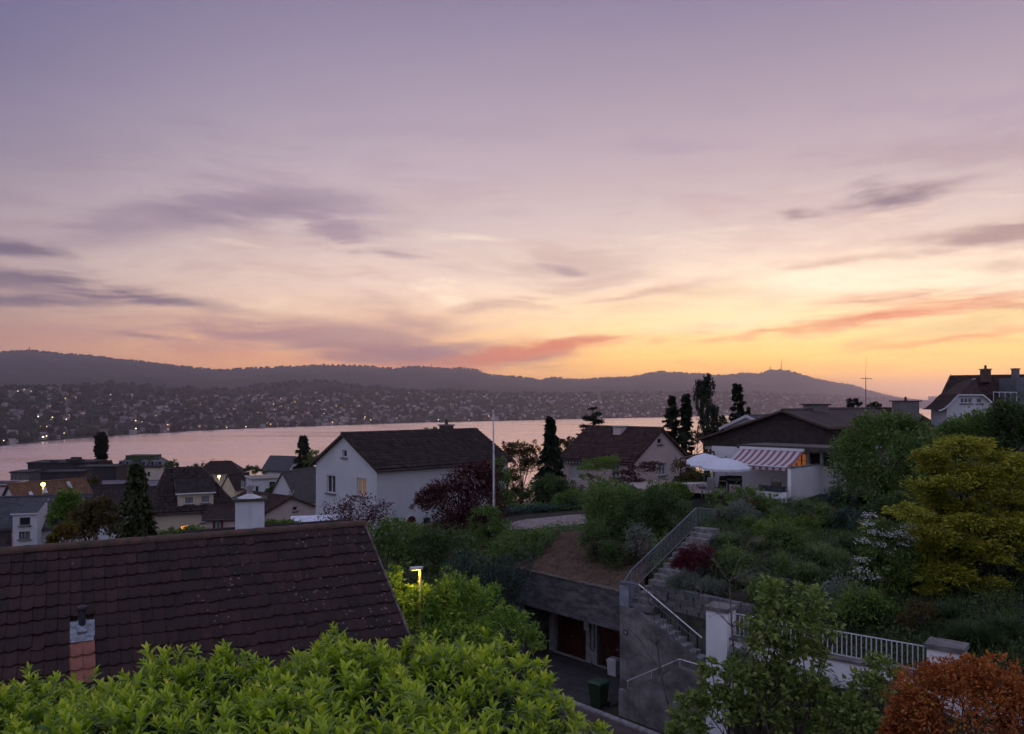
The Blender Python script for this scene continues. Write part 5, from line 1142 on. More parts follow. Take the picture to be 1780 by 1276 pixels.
# awning
AW = bpy.data.materials.new('striped_canvas'); AW.use_nodes = True; t = NT(AW.node_tree); b = AW.node_tree.nodes['Principled BSDF']
u_, v_, _w = t.sep(t.node('ShaderNodeTexCoord').outputs['UV']); fr1 = t.m('FRACT', t.mul(u_, 10.0)); 
t.put(b.inputs['Base Color'], t.mix(t.m('GREATER_THAN', fr1, 0.54), (0.46, 0.41, 0.42, 1), (0.20, 0.085, 0.095, 1))); b.inputs['Roughness'].default_value = 0.9
aw = empty('awning', tp_(1.8, -0.2, -3.6), 'red and white striped awning let down over the terrace', 'awning')
mb = MB(); A0, A1 = tp_(0.05, -0.18, -2.86), tp_(4.15, -0.18, -2.86); B0, B1 = tp_(0.05, -2.15, -3.68), tp_(4.15, -2.15, -3.68); NU, NV = 10, 6
for i in range(NU):
    for j in range(NV):
        f = lambda a_, b_: (A0 + (A1 - A0) * a_) * (1 - b_) + (B0 + (B1 - B0) * a_) * b_ - np.array((0, 0, 0.10 * math.sin(math.pi * b_)))
        i0, i1, j0, j1 = i / NU, (i + 1) / NU, j / NV, (j + 1) / NV; mb.face([f(i0, j0), f(i1, j0), f(i1, j1), f(i0, j1)], 0, [(i0, j0), (i1, j0), (i1, j1), (i0, j1)], True)
mb.build('canvas', AW, aw)
mb = MB()
for i in range(20):
    a_, b_ = i / 20, (i + 1) / 20; p0, p1 = B0 + (B1 - B0) * a_, B0 + (B1 - B0) * b_; dn = np.array((0, 0, 1.0))
    mb.face([p0, p1, p1 - dn * 0.2, (p0 + p1) / 2 - dn * 0.25, p0 - dn * 0.2], 0, [(a_, 0), (b_, 0), (b_, 0), ((a_ + b_) / 2, 0), (a_, 0)])
mb.build('valance', AW, aw)
mb = MB(); mb.bar(A0 + (0, 0, 0.06), A1 + (0, 0, 0.06), 0.16, 0.16); mb.build('cassette', white_c, aw)
mb = MB(); mb.tube([B0, B1], 0.035, 8); mb.build('front_bar', white_c, aw)
for a_ in (0.12, 0.88):
    mb = MB(); p0, p1 = A0 + (A1 - A0) * a_ - (0, 0, 0.05), B0 + (B1 - B0) * a_ - (0, 0, 0.03); md = (p0 + p1) / 2 + np.append(sr * 0.5, -0.12); mb.tube([p0, md], 0.025, 6); mb.tube([md, p1], 0.025, 6); mb.build('arm', white_c, aw)
# terrace floor, wing wall, low wall
TZ = -5.38
mb = MB(); mb.face([np.append(q, TZ) for q in (SL - sr * 7.0 + ax45 * 0.88, SL + sr * 4 + ax45 * 0.88, SL + sr * 4 - ax45 * 3.6, SL - sr * 4.6 - ax45 * 4.4, SL - sr * 7.0 - ax45 * 2.5)]); mb.build('terrace', mat('terrace_paving', (0.34, 0.27, 0.25), 0.9, 0.15, 3), kind='structure')
ww = empty('wing_wall', (18.4, 46.9, -6.2), 'white rendered wing wall closing the awning terrace', 'wall')
wa = np.array((X(1372, 44.0), 44.0)); mb = MB(); mb.box(np.append(wa + ax45 * 3.5, -4.95), np.append(ax45 * 3.5, 0), np.append(bx45 * 0.1, 0), (0, 0, 1.3)); mb.build('wall', white_p, ww)
mb = MB(); mb.box(np.append(wa + ax45 * 3.5, -3.63), np.append(ax45 * 3.55, 0), np.append(bx45 * 0.14, 0), (0, 0, 0.025)); mb.build('coping', cap_m, ww)
mb = MB(); mb.box(np.append(wa + sr * -0.9 - ax45 * 0.25, -5.55), np.append(sr * 0.9, 0), np.append(ax45 * 0.12, 0), (0, 0, 0.55)); mb.build('low_wall', white_p, ww)
pt_ = empty('planter_trough', np.append(wa + sr * -0.9 + ax45 * -0.25, -5.0), 'dark trough with basket standing on the low white wall', 'planter')
mb = MB(); cyl_box(mb, -0.75, 0.75, -0.2, 0.2, 0.005, 0.32, 0.08, 0.03, WL[pt_.name], -R45); mb.build('trough', mat('trough_dark', (0.05, 0.055, 0.06), 0.7, 0.3, 4), pt_)
c = WL[pt_.name] + np.append(sr * 0.25, 0.33); mb = MB(); mb.lathe(c, [(0.26, 0.0), (0.30, 0.22), (0.27, 0.22), (0.22, 0.05), (0.0, 0.05)], 14); mb.tube([c + np.append(sr * 0.28 * math.cos(t_), 0.22 + 0.28 * math.sin(t_)) for t_ in np.linspace(0, math.pi, 11)], 0.014, 5); mb.build('basket', mat('wicker', (0.10, 0.08, 0.06), 0.9, 0.4, 20), pt_)
# parasols
canvas_w = mat('parasol_canvas', (0.60, 0.61, 0.66), 0.9, 0.05, 3)
def parasol(label, px, pyt, pyr, Y, rpx, n, tilt=0.0):
    c = P(px, pyt, Y); r_ = rpx / F * Y; zr_ = Zp(pyr, Y); hgt = c[2] - TZ; root = empty('parasol', (c[0], c[1], TZ), label, 'parasol', 'white parasols on the terrace')
    mb = MB(); th_ = np.arange(n) * 2 * math.pi / n + 0.3; ring = lambda f, dz: [np.array((c[0] + r_ * f * math.cos(q), c[1] + r_ * f * math.sin(q), c[2] + (zr_ - c[2]) * dz + tilt * r_ * f * math.cos(q))) for q in th_]
    rings = [ring(0.03, 0), ring(0.5, 0.30), ring(0.8, 0.62), ring(1.0, 1.0)]
    for k in range(n):
        k2 = (k + 1) % n
        for j in range(3): mb.face([rings[j][k], rings[j][k2], rings[j + 1][k2], rings[j + 1][k]])
        a_, b_ = rings[3][k], rings[3][k2]; md = (a_ + b_) / 2; mb.face([a_, b_, b_ - (0, 0, 0.14), md - (0, 0, 0.11), a_ - (0, 0, 0.14)])
    mb.face(rings[0]); mb.build('canopy', canvas_w, root)
    for k in range(n):
        mb = MB(); mb.tube([c - (0, 0, 0.06), rings[1][k] - (0, 0, 0.03), rings[3][k] - (0, 0, 0.02)], 0.012, 5); mb.build('rib', white_c, root)
    mb = MB(); mb.tube([(c[0], c[1], TZ), c - (0, 0, 0.02)], 0.025, 8); mb.build('pole', steel, root)
    mb = MB(); mb.lathe(c, [(0.05, -0.02), (0.04, 0.06), (0.0, 0.14)], 8); mb.build('finial', gut, root)
    mb = MB(); mb.lathe((c[0], c[1], TZ + 0.004), [(0.0, 0.10), (0.12, 0.10), (0.34, 0.06), (0.36, 0.0)], 16); mb.build('base', gut, root)
parasol('round white parasol open over the barbecue', 1262, 796, 813, 45.6, 42, 12)
parasol('larger white parasol spread beside the pergola beam', 1224, 788, 806, 49.6, 42, 6, 0.05)
pg_ = empty('pergola', np.append(SL - sr * 4.2 - ax45 * 1, TZ), 'slender dark pergola frame at the terrace edge', 'pergola')
pA, pB = P(1183, 797, 50), P(1241, 785, 51.5); mb = MB(); mb.bar(pA, pB, 0.08, 0.12); mb.build('beam', frame_d, pg_)
for q in (pA, pB): mb = MB(); mb.bar((q[0], q[1], TZ), q - (0, 0, 0.062), 0.08, 0.08); mb.build('post', frame_d, pg_)
# barbecue, chair, table
c = np.array((X(1277, 45.0), 45.0, TZ + 0.004)); bq = empty('barbecue', c, 'black kettle-hooded barbecue trolley under the round parasol', 'barbecue'); blk = mat('black_enamel', (0.012, 0.012, 0.014), 0.35, 0.1)
mb = MB(); cyl_box(mb, -0.42, 0.42, -0.25, 0.25, 0.72, 0.95, 0.05, 0.05, c, -0.4); mb.build('firebox', blk, bq)
mb = MB(); ca, sa = math.cos(-0.4), math.sin(-0.4)
for k in range(8):
    t0, t1 = math.pi * k / 8, math.pi * (k + 1) / 8; w3 = lambda x, t_: (c[0] + x * ca - 0.25 * math.cos(t_) * sa, c[1] + x * sa + 0.25 * math.cos(t_) * ca, c[2] + 0.955 + 0.26 * math.sin(t_)); mb.face([w3(-0.4, t0), w3(0.4, t0), w3(0.4, t1), w3(-0.4, t1)], 0, None, True)
for x in (-0.4, 0.4): mb.face([w3(x, 0) for _ in range(0)] + [(c[0] + x * ca - 0.25 * math.cos(t_) * sa, c[1] + x * sa + 0.25 * math.cos(t_) * ca, c[2] + 0.955 + 0.26 * math.sin(t_)) for t_ in np.linspace(0, math.pi, 9)])
mb.build('hood', blk, bq)
mb = MB(); cyl_box(mb, -0.85, -0.44, -0.22, 0.22, 0.86, 0.9, 0, 0, c, -0.4); mb.build('side_shelf', mat('shelf_wood', (0.2, 0.15, 0.1)), bq)
for sx in (-0.36, 0.36):
    for sy in (-0.2, 0.2): mb = MB(); q = c + (sx * ca - sy * sa, sx * sa + sy * ca, 0); mb.bar(q, q + (0, 0, 0.74), 0.04, 0.04); mb.build('leg', blk, bq)
def chair(label, px, Y, ang, m_):
    c = np.array((X(px, Y), Y, TZ + 0.004)); root = empty('garden_chair', c, label, 'chair', 'garden chairs'); f_, r_ = np.append(V2(ang), 0), np.append(V2(ang - math.pi / 2), 0)
    mb = MB(); mb.box(c + (0, 0, 0.43), f_ * 0.24, r_ * 0.24, (0, 0, 0.02)); mb.build('seat', m_, root)
    mb = MB(); up_ = np.array((0, 0, 1.0)) - f_ * 0.28; mb.box(c - f_ * 0.32 + (0, 0, 0.80), f_ * 0.015 + (0, 0, 0.004), r_ * 0.24, up_ * 0.36); mb.build('backrest', m_, root)
    for sx in (-1, 1):
        for sy in (-1, 1): mb = MB(); q = c + f_ * 0.21 * sx + r_ * 0.22 * sy; mb.bar(q, q + (0, 0, 0.42), 0.03, 0.03); mb.build('leg', steel, root)
        mb = MB(); mb.bar(c - f_ * 0.28 + r_ * 0.26 * sx + (0, 0, 0.63), c + f_ * 0.2 + r_ * 0.26 * sx + (0, 0, 0.63), 0.04, 0.025); mb.bar(c + f_ * 0.2 + r_ * 0.26 * sx + (0, 0, 0.41), c + f_ * 0.2 + r_ * 0.26 * sx + (0, 0, 0.62), 0.025, 0.025); mb.build('armrest', steel, root)
chair('pale high-backed garden chair left of the barbecue', 1229, 44.8, R(110), mat('chair_mesh', (0.26, 0.26, 0.27), 0.8))
chair('dark garden chair between the pale chair and barbecue', 1252, 45.8, R(100), mat('chair_dark', (0.05, 0.055, 0.05), 0.8))
c = np.array((X(1205, 45.5), 45.5, TZ + 0.004)); tb = empty('garden_table', c, 'long garden table with pale top on the terrace', 'table'); mb = MB(); cyl_box(mb, -0.9, 0.9, -0.4, 0.4, 0.70, 0.74, 0, 0, c, 0.3); mb.build('table_top', mat('table_top', (0.42, 0.40, 0.39), 0.6), tb)
for sx in (-0.8, 0.8):
    for sy in (-0.32, 0.32): mb = MB(); q = c + (sx * math.cos(0.3) - sy * math.sin(0.3), sx * math.sin(0.3) + sy * math.cos(0.3), 0); mb.bar(q, q + (0, 0, 0.70), 0.04, 0.04); mb.build('leg', steel, tb)

# --- houses behind the timber house
ap = np.array((X(1300, 76), 76.0)); house('gabled_house', 'small house with white barge boards behind the dark shingle gable', ap - bx45 * 2.6, R45, 8, 5.2, -8, -2.5, -1.35, house_w, tile_gr, barge=white_c, gutter=False, th=0.12)
hb, g, fr_ = house('long_house', 'low house with long dark roof and zinc chimney behind the timber house', (X(1452, 80), 80), R(4), 9.8, 7, -6.5, -2.3, -0.75, house_w, tile_br, oe=0.4, gutter=False)
chimney(hb, (X(1586, 80), 79.9 + 1.5), 2.1, 1.4, -2.6, 0.12, R(4), zinc, cap=gut, pots=1)
house('gabled_house', 'white gable end peeping over the dark bush', (X(1612, 84), 84), R(60), 6, 4, -6, -2.0, -0.7, house_w, tile_br, gutter=False, th=0.12)
an_ = empty('roof_antenna', (X(1505, 78), 78.5, -0.9), 'thin television aerial mast with crossbar on the long roof', 'antenna'); mb = MB(); c = P(1505, 657, 78.5); mb.tube([(c[0], c[1], -2.4), c], 0.035, 6); mb.tube([c, P(1505.5, 622, 78.5)], 0.012, 5); mb.build('pole', gut, an_)
mb = MB(); mb.bar(P(1496, 657.5, 78.5), P(1516, 658.5, 78.5), 0.05, 0.05)
for q in (1498, 1501, 1508, 1511, 1514): mb.bar(P(q, 658, 78.2), P(q, 658, 78.8), 0.03, 0.03)
mb.build('crossbar', gut, an_)
# --- white villa with broad hipped roof at the right
vl, g, fr_ = house('villa', 'white villa with big brown hipped roof and curved dormer gable', (X(1638, 84), 84), R(-26), 13, 9, -6, -1.0, 2.75, house_w, tile_br, oe=0.55, hip0=1.0, th=0.2, gutter=False, real=rt_br)
FY = 78.6; FO = np.array((0.0, FY)); FU = np.array((1.0, 0)); FOUT = np.array((0, -1.0)); mb = MB()
outl = [(X(a_, FY), Zp(b_, FY)) for a_, b_ in ((1646, 790), (1722, 790), (1722, 700), (1708, 688), (1666, 688), (1646, 705))]; hq = [px_rect(FO, FU, r_) for r_ in ((1669.5, 1690, 692, 701), (1697.5, 1707.5, 692, 701))]
wall_face(mb, FO, FU, FOUT, outl, hq); wall_face(mb, np.array((X(1646, FY), FY)), np.array((0, 1.0)), np.array((-1.0, 0)), [(0, -6), (3, -6), (3, Zp(705, FY)), (0, Zp(705, FY))]); mb.build('gable_wall', house_w, vl)
window(vl, FO, FU, FOUT, hq[0], mull=2, fr=frame_w, fw=0.07); window(vl, FO, FU, FOUT, hq[1], mull=0, fr=frame_w, fw=0.07)
mb = MB(); edge = [(1632, 714), (1640, 711), (1650, 703), (1660, 692), (1666, 686.5), (1708, 686.5), (1716, 693), (1724, 700)]
for (a_, b_), (c_2, d_2) in zip(edge, edge[1:]): mb.bar(P(a_, b_, FY - 0.25), P(c_2, d_2, FY - 0.25), 0.12, 0.2, upv=(0, -1, 0))
mb.build('barge_board', white_c, vl)
mb = MB(); pk_ = P(1694, 659.5, FY + 3.2); Lp = [P(a_, b_, FY - 0.35) + (0, 0, 0.10) for a_, b_ in edge]; bk = lambda p, d_: p + np.array((0, d_, 0.0))
for i in range(4): mb.face([Lp[i], Lp[i + 1], bk(Lp[i + 1], 3.4) + (0, 0, 0.0), bk(Lp[i], 3.4)], 0, [(0, 0), (1, 0), (1, 3), (0, 3)])
mb.face([Lp[4], Lp[5], pk_], 0, [(0, 0), (2.4, 0), (1.2, 2.6)]); mb.face([Lp[4], pk_, bk(pk_, 2.0), bk(Lp[3], 3.4)], 0, [(0, 0), (2, 2), (3, 2), (3, 0)]); mb.face([Lp[5], pk_, bk(pk_, 2.0), bk(Lp[7], 3.4)], 0, [(0, 0), (2, 2), (3, 2), (3, 0)])
for i in (5, 6): mb.face([Lp[i], Lp[i + 1], bk(Lp[i + 1], 3.4), bk(Lp[i], 3.4)], 0, [(0, 0), (1, 0), (1, 3), (0, 3)])
mb.build('dormer_roof', tile_br, vl)
mb = MB(); c = P(1694, 659.5, FY + 3.2); mb.bar(c + (-0.25, 0, 0.02), c + (0.1, 0, 0.08), 0.08, 0.06); mb.build('finial', white_c, vl)
chimney(vl, (X(1713, 85), 85), 0.75, 0.75, 2.2, 3.55, 0, mat('chimney_brick', (0.10, 0.06, 0.05), 0.9, 0.3, 8), pots=1); chimney(vl, (X(1765, 84), 84), 0.55, 0.55, 2.3, 3.55, 0, zinc, cap=gut)
mb = MB(); mb.bbox(X(1768, 80), X(1830, 80), 80, 83, Zp(706, 80), Zp(656, 80)); mb.build('roof_lantern', mat('lantern_glass', (0.10, 0.11, 0.13), 0.2, 0.2, 2), vl)
mb = MB(); mb.bar(P(1726, 681.5, 79.6), P(1768, 682, 79.6), 0.06, 0.06)
for q in np.linspace(1727, 1767, 5): mb.bar(P(q, 682, 79.6), P(q, 697, 79.6), 0.04, 0.04)
mb.build('balcony_rail', white_c, vl)

# --- left village
dh, g, fr_ = house('dormer_house', 'cream house with steep dark hipped roof and two-window dormer', (X(268, 69), 69), R(25), 6.7, 7.0, -15.5, -9.5, -6.3, house_cr, tile_dk, oe=0.35, hip0=1.0, hipL=2.6, real=rt_dk, wins=[('b0', (349, 357, 890, 908), dict(mull=0, gl=glass_c))])
da, db = V2(R(25)), np.array((-math.sin(R(25)), math.cos(R(25)))); DO = np.array((X(268, 69), 69.0)) + db * 0.10; q = px_rect(DO, da, (309, 371, 857, 882)); hq = [px_rect(DO, da, r_) for r_ in ((321, 337, 864, 876), (349, 365, 862, 874))]
mb = MB(); wall_face(mb, DO, da, -db, [(q[0], q[1] - 0.2), (q[2], q[1] - 0.2), (q[2], q[3]), (q[0], q[3])], hq)
for s_ in (q[0], q[2]): mb.face([np.append(DO + da * s_, q[1] - 0.2), np.append(DO + da * s_, q[3]), np.append(DO + da * s_ + db * 2.0, q[3] + 0.55), np.append(DO + da * s_ + db * 2.0, q[1] - 0.2)])
mb.build('dormer_wall', house_cr, dh)
for r_ in hq: window(dh, DO, da, -db, r_, gl=glass_c, mull=0, fw=0.05)
mb = MB(); roof_slab(mb, np.append(DO + da * (q[0] - 0.2) - db * 0.3, q[3] + 0.06), np.append(DO + da * (q[2] + 0.2) - db * 0.3, q[3] + 0.06), np.append(DO + da * (q[0] - 0.2) + db * 2.2, q[3] + 1.15), np.append(DO + da * (q[2] + 0.2) + db * 2.2, q[3] + 1.15), 0.12); mb.build('dormer_roof', [tile_dk, frame_w], dh)
house('annexe', 'pinkish annexe with dark red shutters beside the cream dormer house', (X(358, 64.5), 64.5), R(12), 3.2, 3.0, -14.5, -9.6, -9.0, house_pk, tile_br, oe=0.25, wins=[('b0', (375, 383, 906, 924), dict(gl=mat('teal_curtain', (0.10, 0.22, 0.22), 0.6), mull=0, shut=mat('red_shutter', (0.12, 0.02, 0.025), 0.6)))], rb=2.5)
house('gabled_garage', 'low pale pink gabled outbuilding with one tiny window', (X(462, 72), 72), R(140), 7.5, 5.4, -13.5, -10.05, -8.95, house_pk, tile_br, side=-1, oe=0.3, og=0.3, th=0.12, gutter=False, real=rt_br, wins=[('a0', (509, 518, 880, 888), dict(mull=0))])
# big white chimney on a low dark roof
ch, g, fr_ = house('chimney_house', 'low dark-roofed house carrying a stout white chimney', (X(345, 31), 31), R(28), 6.5, 5, -11.5, -7.4, -5.62, white_p, tile_dk, oe=0.3, gutter=False)
cc_ = np.array((X(434, 33.5), 33.5)); o = chimney(ch, cc_, 1.15, 1.0, -6.3, Zp(869, 33.5), R(20), mat('chimney_white', (0.56, 0.58, 0.62), 0.9, 0.1, 1, streak=0.3), cap=mat('mossy_slab', (0.06, 0.06, 0.045), 0.95, 0.5, 12, 0.8, 30))
mb = MB(); mb.lathe((cc_[0], cc_[1], Zp(869, 33.5) + 0.10), [(0.50, 0.0), (0.12, 0.16), (0.12, 0.18)], 20); mb.build('metal_cone', mat('chimney_metal', (0.50, 0.50, 0.52), 0.5, 0.2, 3), o, origin=WL[o.name])
mb = MB(); mb.lathe((cc_[0], cc_[1], Zp(869, 33.5) + 0.27), [(0.12, -0.02), (0.12, 0.2), (0.17, 0.2), (0.17, 0.36), (0.0, 0.37)], 14); mb.build('flue_pipe', mat('flue', (0.26, 0.23, 0.22), 0.7, 0.3, 5), o, origin=WL[o.name])
mb = MB(); q0 = P(517, 906, 44); mb.box(P(545, 905, 45), (1.3, 0.25, 0.02), (-0.25, 1.2, 0.1), (0, 0, 0.04)); 
cp_ = empty('canopy', (P(545, 905, 45)[0], 45, -10.3), 'pale blue flat canopy beside the white house', 'canopy'); mb.build('canopy_roof', mat('canopy_white', (0.52, 0.55, 0.62), 0.5), cp_)
for sx, sy in ((-1.1, -0.9), (1.1, -0.6), (1.0, 1.1), (-1.1, 0.8)): mb = MB(); c = P(545, 905, 45) + (sx, sy, 0); mb.bar((c[0], c[1], -10.5), c - (0, 0, 0.07), 0.07, 0.07); mb.build('post', steel, cp_)
# flat white building and neighbours
def flat_house(name, label, P1, ang, L, W, zb, zt, wallm, roofm, wins=(), side=1, over=0.25, cat='building'):
    a = V2(ang); b_ = side * np.array((-a[1], a[0])); P1 = np.array(P1, float); ctr = P1 + a * L / 2 + b_ * W / 2; root = empty(name, (ctr[0], ctr[1], zb), label, cat)
    fr_ = {'b0': (P1, a, -b_), 'bW': (P1 + b_ * W, a, b_), 'a0': (P1, b_, -a), 'aL': (P1 + a * L, b_, a)}; holes = {k_: [] for k_ in fr_}; todo = []
    for wn in wins: O, u, out = fr_[wn[0]]; q = px_rect(O, u, wn[1]); holes[wn[0]].append(q); todo.append((O, u, out, q, wn[2] if len(wn) > 2 else {}))
    mb = MB()
    for k_ in fr_: l_ = L if k_[0] == 'b' else W; wall_face(mb, *fr_[k_], [(0, zb), (l_, zb), (l_, zt), (0, zt)], holes[k_])
    mb.build('wall', wallm, root)
    for q in todo: window(root, *q[:4], **q[4])
    mb = MB(); mb.box((ctr[0], ctr[1], zt + 0.105), np.append(a * (L / 2 + over), 0), np.append(b_ * (W / 2 + over), 0), (0, 0, 0.10)); mb.build('roof', roofm, root)
    mb = MB()
    for k_ in fr_:
        O, u, out = fr_[k_]; l_ = L if k_[0] == 'b' else W; mb.box(np.append(O + u * l_ / 2 + out * (over - 0.06), zt + 0.27), np.append(u * (l_ / 2 + over - 0.12), 0), np.append(out * 0.06, 0), (0, 0, 0.065))
    mb.build('parapet', wallm, root)
    return root, a, b_
flat_house('modern_house', 'white modern flat-roofed house with dark upright windows', (X(438, 150), 150), R(30), 14, 5.5, -27, Zp(834, 150), house_w, mat('roof_gravel_tan', (0.24, 0.19, 0.15), 0.9, 0.3, 2), wins=[
    ('b0', (468, 479, 837, 850), dict(mull=0)), ('b0', (490, 497, 836, 852), dict(mull=0)), ('b0', (430 + 14, 430 + 20, 845, 855), dict(mull=0)), ('a0', (419, 422, 836, 848), dict(mull=0)), ('a0', (425, 429, 838, 850), dict(mull=0)), ('a0', (433, 437, 842, 853), dict(mull=0))])
house('gabled_house', 'dark slate gable roof tucked behind the white house wall', (X(518, 100), 100), R(70), 9, 4.6, -22, -12.6, -9.0, house_w, tile_gr, og=0.25, oe=0.3, gutter=False, wins=[('a0', (503, 506, 852, 859), dict(mull=0, proud=True)), ('a0', (508, 511, 853, 860), dict(mull=0, proud=True))])
house('gabled_house', 'little white-gabled house by the water beside the spruce', (X(500, 240), 240), R(160), 9, 8, -34, -20.6, -16.9, house_w, tile_gr, side=-1, og=0.5, oe=0.6, gutter=False, th=0.3)
ha, g, fr_ = house('bushy_house', 'house with rounded brown roof, aerials and a lit wall lamp', (X(342, 205), 205), R(10), 10.5, 8, -33, -18.2, -15.7, house_cr, tile_br, hip0=2.5, hipL=2.5, oe=0.6, gutter=False, wins=[('b0', (366, 370, 826, 832), dict(mull=0, proud=True)), ('b0', (392, 396, 826, 832), dict(mull=0, proud=True))])
for q_, h_ in ((353, 800), (370, 797), (392, 799)): mb = MB(); mb.tube([P(q_, 812, 208), P(q_, h_, 208)], 0.05, 5); mb.bar(P(q_ - 4, h_ + 2, 208), P(q_ + 5, h_ + 1, 208), 0.07, 0.07); mb.build('aerial', gut, ha)
house('gabled_house', 'cream house with dark roof sloping towards the street lamp', (X(408, 190), 190), R(60), 6, 4.5, -32, -20.6, -17.6, house_cr, tile_dk, gutter=False, oe=0.5)
mn, g, fr_ = house('mansion', 'cream mansion with slate mansard roof and small dormers', (X(200, 235), 235), R(4), 13.2, 10, -36, -19.2, -16.6, mat('mansion_cream', (0.58, 0.50, 0.40), 0.9, 0.06, 0.5), tile_gr, hip0=2.0, hipL=2.0, oe=0.4, th=0.3, gutter=False, ridge=False, wins=[('b0', (a_, a_ + 5, 820, 828), dict(mull=0)) for a_ in (208, 222, 243, 256)])
mb = MB(); mb.bbox(X(225, 240), X(273, 240), 237.5, 243, -17.6, -15.9); mb.build('roof_terrace', mat('terrace_green', (0.04, 0.06, 0.03), 0.9, 0.4, 2), mn)
for q_ in (207, 218, 247, 262, 275):
    mb = MB(); x = X(q_, 234); mb.bbox(x - 0.6, x + 0.6, 235.1, 237.5, -18.8, -17.3); o = mb.build('dormer', mat('dormer_grey', (0.2, 0.2, 0.22)), mn); mb = MB(); mb.bbox(x - 0.35, x + 0.35, 235.0, 235.09, -18.6, -17.55); mb.build('pane', glass, o, origin=WL[o.name])
dkc = mat('dark_cladding', (0.034, 0.030, 0.035), 0.8, 0.2, 0.6); dkr = mat('dark_flat_roof', (0.032, 0.030, 0.033), 0.9, 0.3, 1)
ds_, a_, b_ = flat_house('dark_block', 'dark flat-roofed modern block with roof gear by the lake', (X(48, 215), 215), R(8), 16.5, 10, -36, Zp(806, 215), dkc, dkr)
for k in range(9):
    mb = MB(); x = X(48, 215) + rng.uniform(1, 15); y = 215 + rng.uniform(2, 8) + 1.5; z = Zp(806, 215) + 0.22; sx, sz = rng.uniform(0.5, 1.6), rng.uniform(0.3, 1.0); mb.bbox(x - sx, x + sx, y - 0.6, y + 0.6, z, z + sz); mb.build('roof_unit', dkr, ds_)
flat_house('dark_block', 'lower dark wing with three small windows below the poplar', (X(132, 205), 205), R(6), 10, 8, -36, Zp(813, 205), dkc, dkr, wins=[('b0', (139 + k * 8, 143 + k * 8, 819, 826), dict(mull=0, gl=glass_c)) for k in range(3)])
flat_house('dark_block', 'stepped dark terrace block in front of the modern block', (X(70, 190), 190), R(8), 9, 7, -34, Zp(822, 190), dkc, dkr)
flat_house('grey_block', 'small grey block beside the dark modern block', (X(18, 205), 205), R(5), 4.5, 6, -36, Zp(822, 205), mat('grey_render', (0.13, 0.115, 0.11), 0.9), dkr, wins=[('b0', (24, 27, 827, 838), dict(mull=0)), ('b0', (31, 34, 827, 838), dict(mull=0))])
house('gabled_house', 'house with steep brown roof standing under the poplar', (X(168, 215), 215), R(75), 8, 5, -36, -21.5, -16.5, house_cr, tile_br, gutter=False, oe=0.3)
hj, g, fr_ = house('skylight_house', 'house with rust brown roof and thin bright skylight strips', (X(36, 96), 96), R(56), 9, 5.5, -22, -12.9, -10.2, house_w, tile_rust, og=0.3, oe=0.4, gutter=False)
for s_, t_ in ((1.8, 0.8), (3.6, 1.3), (5.4, 0.7), (6.8, 1.6)):
    k0 = (12.9 - 10.2) / 2.75; mb = MB(); p0, p1 = g(s_, t_, -12.9 + k0 * t_ + 0.2), g(s_, t_ + 0.8, -12.9 + k0 * (t_ + 0.8) + 0.2); mb.bar(p0, p1, 0.4, 0.10); mb.build('skylight', mat('skylight', (0.42, 0.43, 0.46), 0.3), hj)
house('gabled_house', 'dark roof between the skylight house and grey roof', (X(95, 105), 105), R(20), 9, 6, -23, -14.4, -11.6, house_w, tile_dk, gutter=False)
house('gabled_house', 'pale lilac-grey roof below the mansion', (X(168, 135), 135), R(8), 9, 7, -27, -16.8, -13.9, house_cr, mat('lilac_roof', (0.16, 0.14, 0.16), 0.8, 0.2, 1), gutter=False)
house('gabled_house', 'white-gabled house with dark roof behind the orange-brown tree', (X(158, 88), 88), R(15), 8.5, 6, -20, -11.9, -10.0, house_w, tile_dk, gutter=False)
# white house with tall bay
kh, g, fr_ = house('bay_house', 'white house with slate roof and tall white window bay', (X(-40, 59), 59), R(18), 6.9, 6.0, -14.5, -9.55, -7.6, house_w, tile_gr, oe=0.3, gutter=True)
KO, KU = np.array((X(22, 58.6), 58.6)), V2(R(14)); KB = np.array((-KU[1], KU[0])); q = px_rect(KO, KU, (22, 64, 893, 990)); hq = [px_rect(KO, KU, r_) for r_ in ((34, 52.5, 899.5, 913), (33, 52.5, 924, 937))]; mb = MB()
wall_face(mb, KO, KU, -KB, [(0, -14.5), (q[2], -14.5), (q[2], q[3]), (0, q[3])], hq)
for s_ in (0, q[2]): mb.face([np.append(KO + KU * s_, -14.5), np.append(KO + KU * s_, q[3]), np.append(KO + KU * s_ + KB * 2.4, q[3] + 0.75), np.append(KO + KU * s_ + KB * 2.4, -14.5)])
mb.build('bay_wall', house_w, kh); window(kh, KO, KU, -KB, hq[0], gl=glass, mull=0, fr=frame_d); window(kh, KO, KU, -KB, hq[1], gl=glass_c, mull=2, fr=frame_d)
mb = MB(); roof_slab(mb, np.append(KO - KU * 0.12 - KB * 0.15, q[3] + 0.05), np.append(KO + KU * (q[2] + 0.12) - KB * 0.15, q[3] + 0.05), np.append(KO - KU * 0.12 + KB * 2.4, q[3] + 0.85), np.append(KO + KU * (q[2] + 0.12) + KB * 2.4, q[3] + 0.85), 0.1); mb.build('bay_roof', [tile_gr, frame_w], kh)
house('gabled_house', 'corner of a near dark tiled roof with pale verge', (X(-80, 29.8), 29.8), R(32), 1.75, 4.0, -12, -6.6, -5.42, white_p, tile_dk, oe=0.3, og=0.08, gutter=False, barge=mat('verge_pale', (0.20, 0.15, 0.14)))
flat_house('pink_house', 'narrow pale pink house end beside the dark village trees', (X(-40, 118), 118), R(5), 4.1, 6, -24, Zp(846, 118), house_pk, dkr)

